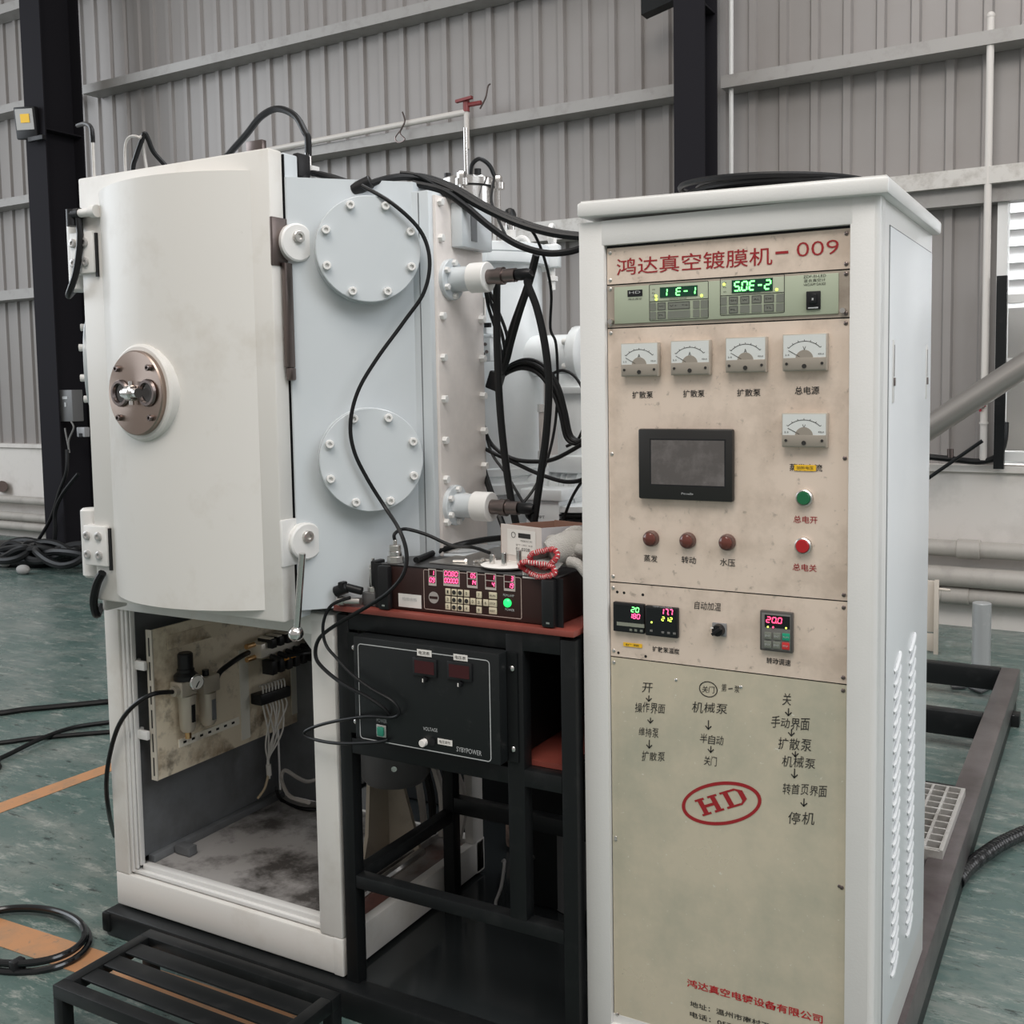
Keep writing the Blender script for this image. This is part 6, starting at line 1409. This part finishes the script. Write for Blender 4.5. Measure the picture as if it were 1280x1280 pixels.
floor_cable([(-6.5, -1.0, 0.010), (-4.6, 0.2, 0.010), (-3.4609,0.7070,0.0100), (-3.1953,0.9466,0.0100), (-2.9843,1.1377,0.0100), (-2.8640,1.2353,0.0100), (-2.0, 1.75, 0.010), (-1.3, 1.95, 0.010)], 0.010, 'black floor cable left of the chamber lying almost straight, crossed by another')
floor_cable([(-5.6, -2.0, 0.010), (-4.2, -0.6, 0.010), (-3.0831,0.4636,0.0100), (-3.1066,0.6903,0.0120), (-3.1385,0.9052,0.0240), (-3.1700,1.0935,0.0140), (-3.0987,1.2328,0.0100), (-2.9947,1.3507,0.0100), (-2.1, 1.95, 0.010), (-1.4, 2.3, 0.010)], 0.010, 'black floor cable left of the chamber bending over the straight one')
HP = thing('hose_heap', 'tangled heap of black hoses on the floor under the wall pipes', 'hose heap', (-7.9, 4.2, 0))
rnd = random.Random(11)
for k in range(11):
    cx, cy = -8.3+0.14*k+rnd.uniform(-0.1, 0.1), 3.98+rnd.uniform(-0.08, 0.12); r0 = rnd.uniform(0.14, 0.32); z = 0.04+0.013*k*(1-k/14); ph = rnd.uniform(0, 6)
    m = MB(); m.tube([(cx+r0*1.5*math.cos(t), cy+r0*0.7*math.sin(t), z+0.05*(1+math.sin(2*t+ph))) for t in [2*PI*i/12 for i in range(12)]], 0.032, 8, 3, closed=True); build('hose_loop', m, BLACKR, HP)
m = MB(); m.sphere((-7.9, 4.08, 0.05), 0.5, 20, (1.5, 0.5, 0.28)); build('black_sheet', m, BLACKR, HP)
for a, l in (((-7.5960,3.8639,0.0450), 'pale lump on top of the black hose heap, farther left'), ((-7.1230,3.7043,0.0400), 'pale lump at the front of the black hose heap')):
    m = MB(); m.sphere(a, 0.06, 12, (1.2, 0.8, 0.7)); tag(build('plaster_lump', m, M('grey_plaster', (0.3, 0.29, 0.28), 0.8)), l, 'lump')
# corrugated hose on the right
m = MB()
hp = [Vector(p) for p in ((0.5355,1.2985,0.0300), (0.5572,1.4232,0.0300), (0.5974,1.5457,0.0350), (0.6400,1.6738,0.0300), (0.7179,1.8193,0.0300), (0.8664,2.0141,0.0300))]
m.tube(hp, lambda t: 0.022+0.0013*math.sin(t*260), 12, 30); tag(build('corrugated_hose', m, BLACKG), 'black corrugated hose lying on the floor right of the steel skid', 'hose')
# scraps on the floor inside the skid
for pts, l in ((((0.2337,3.5662,0.0040), (0.2685,3.6470,0.0040), (0.3158,3.6224,0.0040), (0.3033,3.5382,0.0040), (0.2479,3.5109,0.0040)), 'grey flat scrap on the floor inside the skid, beside the cabinet'), (((0.3171,3.5450,0.0040), (0.3977,3.6469,0.0040), (0.4227,3.6124,0.0040), (0.3811,3.4855,0.0040)), 'dark flat scrap on the floor inside the skid, by the long rail')):
    m = MB(); m.prism(pts, (0, 0, 0.008)); tag(build('sheet_scrap', m, GREYMET), l, 'scrap')

# things lying under the table on the black deck
RG = thing('cloth_rags', 'crumpled pale pink cloth rags and hoses on the black deck under the table', 'rags', (-0.52, 0.68, 0.066))
rnd = random.Random(5)
RAGM = M('pale_rag', (0.42, 0.34, 0.30), 0.9, bump=(60, 0.6), spots=((0.22, 0.15, 0.13), 14, 0.45, 0.7, 0.7))
for k in range(7):
    c = Vector((-0.55+0.05*k, 0.66+rnd.uniform(-0.04, 0.06), 0.09+rnd.uniform(0, 0.02)))
    m = MB(); m.tube([c+Vector((-0.06, -0.03+rnd.uniform(-0.03, 0.03), -0.005)), c+Vector((-0.02, 0.01, 0.012)), c+Vector((0.03, -0.01, 0.0)), c+Vector((0.07, rnd.uniform(-0.04, 0.04), -0.01))], lambda t: 0.012+0.012*math.sin(PI*t), 8, 4); build('rag_fold', m, RAGM, RG)
ST = MB(); ST.box(-0.74, 0.80, 0.066, -0.62, 0.90, 0.17, 0.02); tag(build('rusty_casting', ST, M('rusty_casting', (0.30, 0.20, 0.15), 0.8, spots=((0.09, 0.06, 0.05), 16, 0.45, 0.65, 0.9), bump=(40, 0.7))), 'rusty lumpy casting on the deck behind the table', 'casting')
cable([(-0.66, 0.66, 0.10), (-0.62, 0.60, 0.13), (-0.585, 0.52, 0.10), (-0.575, 0.47, 0.075), (-0.55, 0.44, 0.072)], 0.005, 'thin grey cable curling onto the black deck behind the left table leg', M('pale_grey_cable', (0.28, 0.27, 0.26), 0.5))
for k, (a, b) in enumerate((((-0.50, 0.50, 0.20), (-0.30, 0.80, 0.16)), ((-0.55, 0.58, 0.22), (-0.25, 0.70, 0.24)), ((-0.48, 0.66, 0.30), (-0.30, 0.62, 0.10)), ((-0.52, 0.62, 0.13), (-0.22, 0.56, 0.09)))):
    A, B = Vector(a), Vector(b)
    cable([A, A.lerp(B, 0.33)+Vector((0, 0, 0.02)), A.lerp(B, 0.66)+Vector((0, 0, -0.03)), B], 0.007, 'dark hoses crossing in the shade behind the work table', BLACKG if k % 2 else M('dark_grey_hose', (0.06, 0.06, 0.06), 0.4), 'drain_hose', group='hoses behind the table')
m = MB(); m.box(-1.35, 1.00, 0.066, 0.10, 1.20, 0.74, 0.01)  # added block that keeps the space behind the table as dark as shade

tag(build('shade_block', m, BLACKP), 'added black block darkening the space behind the work table', 'shade block')

# ---------------------------------------------------------------- things on the back wall
def wall_pipe(a, b, r, label, name='wall_pipe', mat=None, group=None):
    m = MB(); m.cyl(a, b, r, n=20); return tag(build(name, m, mat or PVC), label, 'pipe', group)
def couple(o, a, b, r):
    m = MB(); m.cyl(a, b, r, n=20, bev=0.003); build('pipe_coupling', m, PVC, o)
def along(p, x):
    p = Vector(p); return Vector((x, p.y-0.0255*(x-p.x), p.z))
for q, r, lab in (((0.1163,4.8797,0.4968), 0.051, 'dusty grey pipe with a wide coupling along the right plinth wall, topmost'), ((0.1212,4.8596,0.3286), 0.062, 'thick plain grey pipe along the right plinth wall, between two others'), ((0.1193,4.8896,0.2101), 0.052, 'dusty grey pipe along the right plinth wall, lowest')):
    o = wall_pipe(along(q, -1.5), along(q, 6.5), r, lab)
    xq = Vector(q).x
    if 'wide coupling' in lab: couple(o, along(q, xq-0.015), along(q, xq+0.115), r+0.010)
    if 'lowest' in lab: couple(o, along(q, xq-0.10), along(q, xq+0.055), r+0.006)
for q, r, x1, lab in (((-8.8656,5.0887,0.4172), 0.043, -4.5, 'grey pipe along the left plinth wall, topmost'), ((-8.8356,5.1080,0.3159), 0.025, -4.5, 'thinnest grey pipe along the left plinth wall, just under the topmost'), ((-8.8800,5.0891,0.2405), 0.045, -4.5, 'grey pipe with a joint along the left plinth wall, second from the floor'), ((-8.8883,5.0893,0.1393), 0.047, -4.5, 'grey pipe along the left plinth wall, nearest the floor')):
    o = wall_pipe(along(q, -14 if r > 0.03 else -8.6), along(q, x1), r, lab)
    if 'joint' in lab: couple(o, along(q, -8.45), along(q, -8.40), r+0.006)
    if 'topmost' in lab and 'just' not in lab: couple(o, along(q, -7.98), along(q, -7.94), r+0.012)
m = MB(); a = Vector((-8.5371,5.0103,0.3561)); b = Vector((-7.9597,4.9956,0.3665)); m.obox((a+b)/2, (b-a)/2, (0, 0.02, 0), (0, 0, 0.035)); m.obox(a+Vector((0.3, 0.06, -0.2)), (0.03, 0, 0), (0, 0.02, 0), (0, 0, 0.25))
tag(build('pipe_bracket', m, BLACKP), 'black bracket arm holding the pipes beside the left column', 'bracket')
m = MB(); m.cyl((-9.5517,5.2263,0.5330), (-9.4016,5.1224,0.5473), 0.06, n=16); tag(build('wall_fitting', m, M('brown_fitting', (0.13, 0.09, 0.08), 0.5)), 'round brown fitting on the plinth wall at the far left', 'fitting')
# flood light on the left column
FLm = thing('flood_light', 'small square flood light with yellow emitter on the left steel column', 'flood light', (-7.6599,4.3600,3.9477))
c = Vector((-7.6593,4.3600,3.9547))
m = MB(); m.box(-0.105, -0.03, -0.14, 0.105, 0.04, 0.14, 0.012); 
Mx = Matrix.Translation(c) @ Matrix.Rotation(0.35, 4, 'Z') @ Matrix.Rotation(0.12, 4, 'X')
for v in m.b.verts: v.co = Mx @ v.co
build('lamp_body', m, BLACKPL, FLm)
m = MB(); m.box(-0.085, -0.036, -0.06, 0.085, -0.028, 0.12)
for v in m.b.verts: v.co = Mx @ v.co
gl = build('reflector', m, M('lamp_reflector', (0.36, 0.35, 0.33), 0.4), FLm)
m = MB(); m.box(-0.035, -0.042, 0.0, 0.05, -0.034, 0.075)
for v in m.b.verts: v.co = Mx @ v.co
build('led_emitter', m, YEL, gl)
m = MB(); m.box(c.x+0.02, c.y-0.02, c.z-0.17, c.x+0.22, c.y+0.02, c.z-0.13, 0.004); build('mounting_arm', m, BLACKPL, FLm)
# switch box, socket and wires on the column
sbp = Vector((-7.4432,4.5200,1.4128))
m = MB(); m.box(sbp.x-0.10, sbp.y-0.06, sbp.z-0.145, sbp.x+0.08, sbp.y+0.06, sbp.z+0.145, 0.006); sbx = build('switch_box', m, BOXGREY, None); tag(sbx, 'grey switch box mounted on the left dark column', 'switch box')
m = MB(); m.box(sbp.x-0.02, sbp.y-0.066, sbp.z-0.01, sbp.x+0.0, sbp.y-0.058, sbp.z+0.03); m.box(sbp.x-0.05, sbp.y-0.064, sbp.z+0.06, sbp.x+0.02, sbp.y-0.059, sbp.z+0.085); build('switch_lever', m, LINE, sbx)
sop = Vector((-7.3068,4.5200,1.1705))
m = MB(); m.box(sop.x-0.055, sop.y-0.03, sop.z-0.045, sop.x+0.055, sop.y+0.03, sop.z+0.045, 0.008); so = build('wall_socket', m, M('pale_socket', (0.30, 0.30, 0.31), 0.5), None); tag(so, 'pale square socket on the left dark column under the switch box', 'socket')
m = MB(); m.box(sop.x-0.015, sop.y-0.036, sop.z-0.045, sop.x+0.025, sop.y-0.028, sop.z-0.01); build('socket_hole', m, BLACKPL, so)
for pts, l in ((((-7.3753,4.4500,1.2683), (-7.3466,4.4500,1.2100), (-7.4205,4.4500,1.0996), (-7.4269,4.4500,1.0114)), 'pale wire hanging below the switch box, curving right'), (((-7.4677,4.4500,1.2094), (-7.4515,4.4500,1.1287), (-7.4348,4.4500,1.0554), (-7.4181,4.4500,0.9821)), 'pale wire hanging below the switch box, straighter on the left')):
    cable(pts, 0.008, l, M('dim_wire', (0.16, 0.155, 0.15), 0.5), 'wire')
cable([(-7.3327,4.3600,1.0183), (-7.3327,4.3400,0.8163), (-7.4452,4.3400,0.6304), (-7.5235,4.3400,0.4729), (-7.6241,4.3400,0.3275), (-7.7586,4.3300,0.1723), (-7.8426,4.3000,0.0438)], 0.016, 'black cable falling from the column across the wall pipes to the hose heap')
cable([(-7.1966,4.3600,0.8037), (-7.4026,4.3400,0.6099), (-7.5145,4.3400,0.4438), (-7.5285,4.3400,0.2583), (-7.5629,4.3300,0.0722)], 0.018, 'black cable dropping straight down in front of the left wall pipes')
# conduits, tap, rods
cd1 = thing('wall_conduit', 'tall pale conduit beside the window with a small red tap', 'conduit', (0.2406,4.8765,1.1117))
a = Vector((0.2317,4.8167,3.6176)); b = Vector((0.2374,4.8766,1.0398))
m = MB(); m.cyl((b.x, b.y, b.z), (b.x, b.y, a.z), 0.021, n=14); m.sphere((b.x, b.y, a.z), 0.024, 12); build('conduit_pipe', m, CONDUIT, cd1)
t_ = Vector((0.2298,4.8568,1.3648))
m = MB(); m.obox(Vector((b.x-0.01, b.y-0.03, t_.z)), (0.022, 0, 0), (0, 0.012, 0), (0, 0, 0.006)); m.obox(Vector((b.x-0.018, b.y-0.03, t_.z)), (0.005, 0, 0), (0, 0.012, 0), (0, 0, 0.035)); build('tap_handle', m, M('red_tap', (0.30, 0.02, 0.04), 0.4), cd1)
m = MB(); m.lathe((b.x, b.y, t_.z-0.11), (0, 0, 1), [(0.026, 0), (0.026, 0.012)], 14); build('conduit_joint', m, CONDUIT, cd1)
b = Vector((-1.3288,4.9366,3.5067)); m = MB(); m.cyl((b.x, b.y, 1.0), (b.x, b.y, 5.6), 0.016, n=12); tag(build('wall_conduit', m, M('bright_conduit', (0.6, 0.59, 0.57), 0.3)), 'thin bright conduit running up the wall just right of the second column', 'conduit')
a = Vector((0.3236,4.8744,2.1214)); m = MB(); m.box(a.x-0.028, a.y-0.03, 0.99, a.x+0.028, a.y+0.03, a.z); tag(build('black_channel', m, BLACKP), 'black vertical channel standing against the window frame', 'channel')
cable([(-0.0741,4.8846,1.0527), (0.0633,4.8811,1.0409), (0.2199,4.8771,1.0299), (0.3157,4.8746,1.0653), (0.3488,4.8738,1.1513), (0.3539,4.8937,1.2640)], 0.019, 'black hose lying along the sill and turning up by the window', None, 'sill_hose')
m = MB(); m.cyl((-0.0581,4.7841,0.9289), (0.2411,4.7765,1.1600), 0.011, n=8); tag(build('lever_rod', m, BLACKP), 'thin dark rod slanting up toward the red tap', 'rod')
m = MB(); m.cyl((0.0541,4.8813,1.0504), (0.0533,4.8813,1.1038), 0.019, n=12); tag(build('sill_peg', m, SMOKE), 'short metal stub standing on the plinth sill', 'stub')
d0 = Vector((0.0072,4.4500,1.2618)); d1 = Vector((0.4956,4.4500,1.6048)); dd = d1-d0
m = MB(); m.cyl(d0-dd*((d0.z-0.04)/dd.z), d1+dd*6, 0.068, n=28); tag(build('slanting_pipe', m, M('dull_duct_metal', (0.30, 0.28, 0.26), 0.35, 0.5)), 'wide grey pipe slanting up to the right across the window', 'pipe')
# wall pipe on the girt with a red valve
q0 = Vector((-5.2297,4.9560,3.5283)); q1 = Vector((-3.3577,4.9083,3.5751))
GP = thing('girt_pipe', 'thin bright pipe along the wall girt with a red valve at its end', 'pipe', q1)
m = MB(); m.cyl(along(q0, -6.6), q1, 0.024, n=12); build('pipe_run', m, CONDUIT, GP)
m = MB(); m.cyl(q1+Vector((0, 0, 0.02)), (q1.x, q1.y, 3.30), 0.020, n=12); build('drop_pipe', m, CONDUIT, GP)
REDV = M('red_valve', (0.22, 0.04, 0.04), 0.45)
m = MB(); m.cyl(q1+Vector((0, 0, 0.0)), q1+Vector((0, 0, 0.10)), 0.025, n=12); m.obox(q1+Vector((0.0, -0.03, 0.085)), (0.07, 0, 0.006), (0, 0.015, 0), (0, 0, 0.010)); m.cyl(q1+Vector((0.0, 0, 0.05)), q1+Vector((0.13, 0, 0.05)), 0.017, n=10); build('red_valve_body', m, REDV, GP)
cable([(-3.2125,4.8645,3.5689), (-3.1620,4.8633,3.6421), (-3.1395,4.8627,3.7189), (-3.1184,4.8621,3.7328)], 0.006, 'thin loose wire standing up beside the red valve on the girt', SMOKE, 'wire')
cable([(-3.9357,4.9030,3.6537), (-3.9007,4.8821,3.5721), (-3.9492,4.8833,3.4940), (-3.9047,4.8822,3.4397), (-3.9668,4.8838,3.4235), (-3.9965,4.8845,3.4638), (-3.9251,4.8827,3.5271)], 0.006, 'dark wire tangle hanging from the girt pipe', SMOKE, 'wire')
m = MB(); a = Vector((-1.7239,4.7265,4.0230)); m.obox(a, (0.13, 0, 0.03), (0, 0.05, 0), (0, 0, 0.05)); tag(build('column_bracket', m, BLACKP), 'dark bracket at the top left of the second column', 'bracket')

# ---------------------------------------------------------------- bollard and stand at the right
BO = Vector((0.3412,3.8807,0.0000)); ht = Vector((0.3180,4.1304,0.3732)).z
m = MB(); m.lathe((BO.x, BO.y, 0.0), (0, 0, 1), [(0.046, 0), (0.046, ht-0.004), (0.042, ht)], 24); bo = build('bollard', m, M('silver_grey_paint', (0.36, 0.37, 0.37), 0.35, 0.2, spots=((0.55, 0.53, 0.50), 9, 0.55, 0.75, 0.6)), None); tag(bo, 'short silver-grey round bollard standing behind the skid end', 'bollard')
FS = thing('metal_stand', 'small cream metal stand showing past the cabinet edge', 'stand', (0.03, 4.2, 0))
t0 = Vector((0.0782,4.2000,0.4170)); t1 = Vector((0.0713,4.2000,-0.0119))
m = MB(); m.box(t0.x-0.012, 4.19, t1.z, t0.x+0.012, 4.215, t0.z, 0.002); build('post', m, M('cream_paint', (0.55, 0.49, 0.42), 0.45), FS)
m = MB(); m.box(t0.x-0.32, 4.22, t1.z+0.02, t0.x-0.012, 4.235, t1.z+0.12, 0.003); build('lower_panel', m, MATS['cream_paint'], FS)
m = MB(); m.box(t0.x-0.32, 4.22, t0.z-0.30, t0.x-0.012, 4.235, t0.z-0.01, 0.003); build('upper_panel', m, MATS['cream_paint'], FS)
m = MB(); m.cyl((t0.x, 4.2, t0.z-0.05), (t0.x+0.07, 4.2, t0.z-0.052), 0.008, n=8); build('peg', m, MATS['cream_paint'], FS)
m = MB(); m.box(t0.x-0.33, 4.19, 0.0, t0.x-0.30, 4.215, t0.z, 0.002); build('post', m, MATS['cream_paint'], FS)
m = MB(); m.box(t0.x-0.012, 4.19, 0.0, t0.x+0.012, 4.215, t1.z+0.002, 0.002); build('post_foot', m, MATS['cream_paint'], FS)

# ---------------------------------------------------------------- outdoor unit and pole seen through the window
ACU = thing('outdoor_unit', 'outdoor cooling unit with dark round fan seen through the window', 'cooling unit', (0.95, 5.55, 1.0))
m = MB(); m.box((0.3093,5.4200,1.8910)[0], 5.42, 1.02, 1.45, 5.72, (0.3584,5.4200,1.9687)[2], 0.01); build('casing', m, M('outdoor_grey', (0.42, 0.41, 0.39), 0.5), ACU)
m = MB(); m.lathe((0.71, 5.42, 1.40), (0, -1, 0), [(0.21, 0), (0.21, 0.012), (0.20, 0.014), (0.19, 0.004)], 40); fr_ = build('fan_ring', m, M('outdoor_pale', (0.6, 0.6, 0.59), 0.5), ACU)
m = MB(); m.lathe((0.71, 5.417, 1.40), (0, -1, 0), [(0.19, 0), (0.19, 0.001)], 40); build('fan_opening', m, BLACKPL, fr_)
for k in range(6):
    m = MB(); m.lathe((0.71, 5.41, 1.40), (0, -1, 0), [(0.031*(k+1)-0.003, 0), (0.031*(k+1), 0.001), (0.031*(k+1), 0.004), (0.031*(k+1)-0.003, 0.005), (0.031*(k+1)-0.003, 0)], 32, False, False); build('guard_ring', m, LINE, fr_)
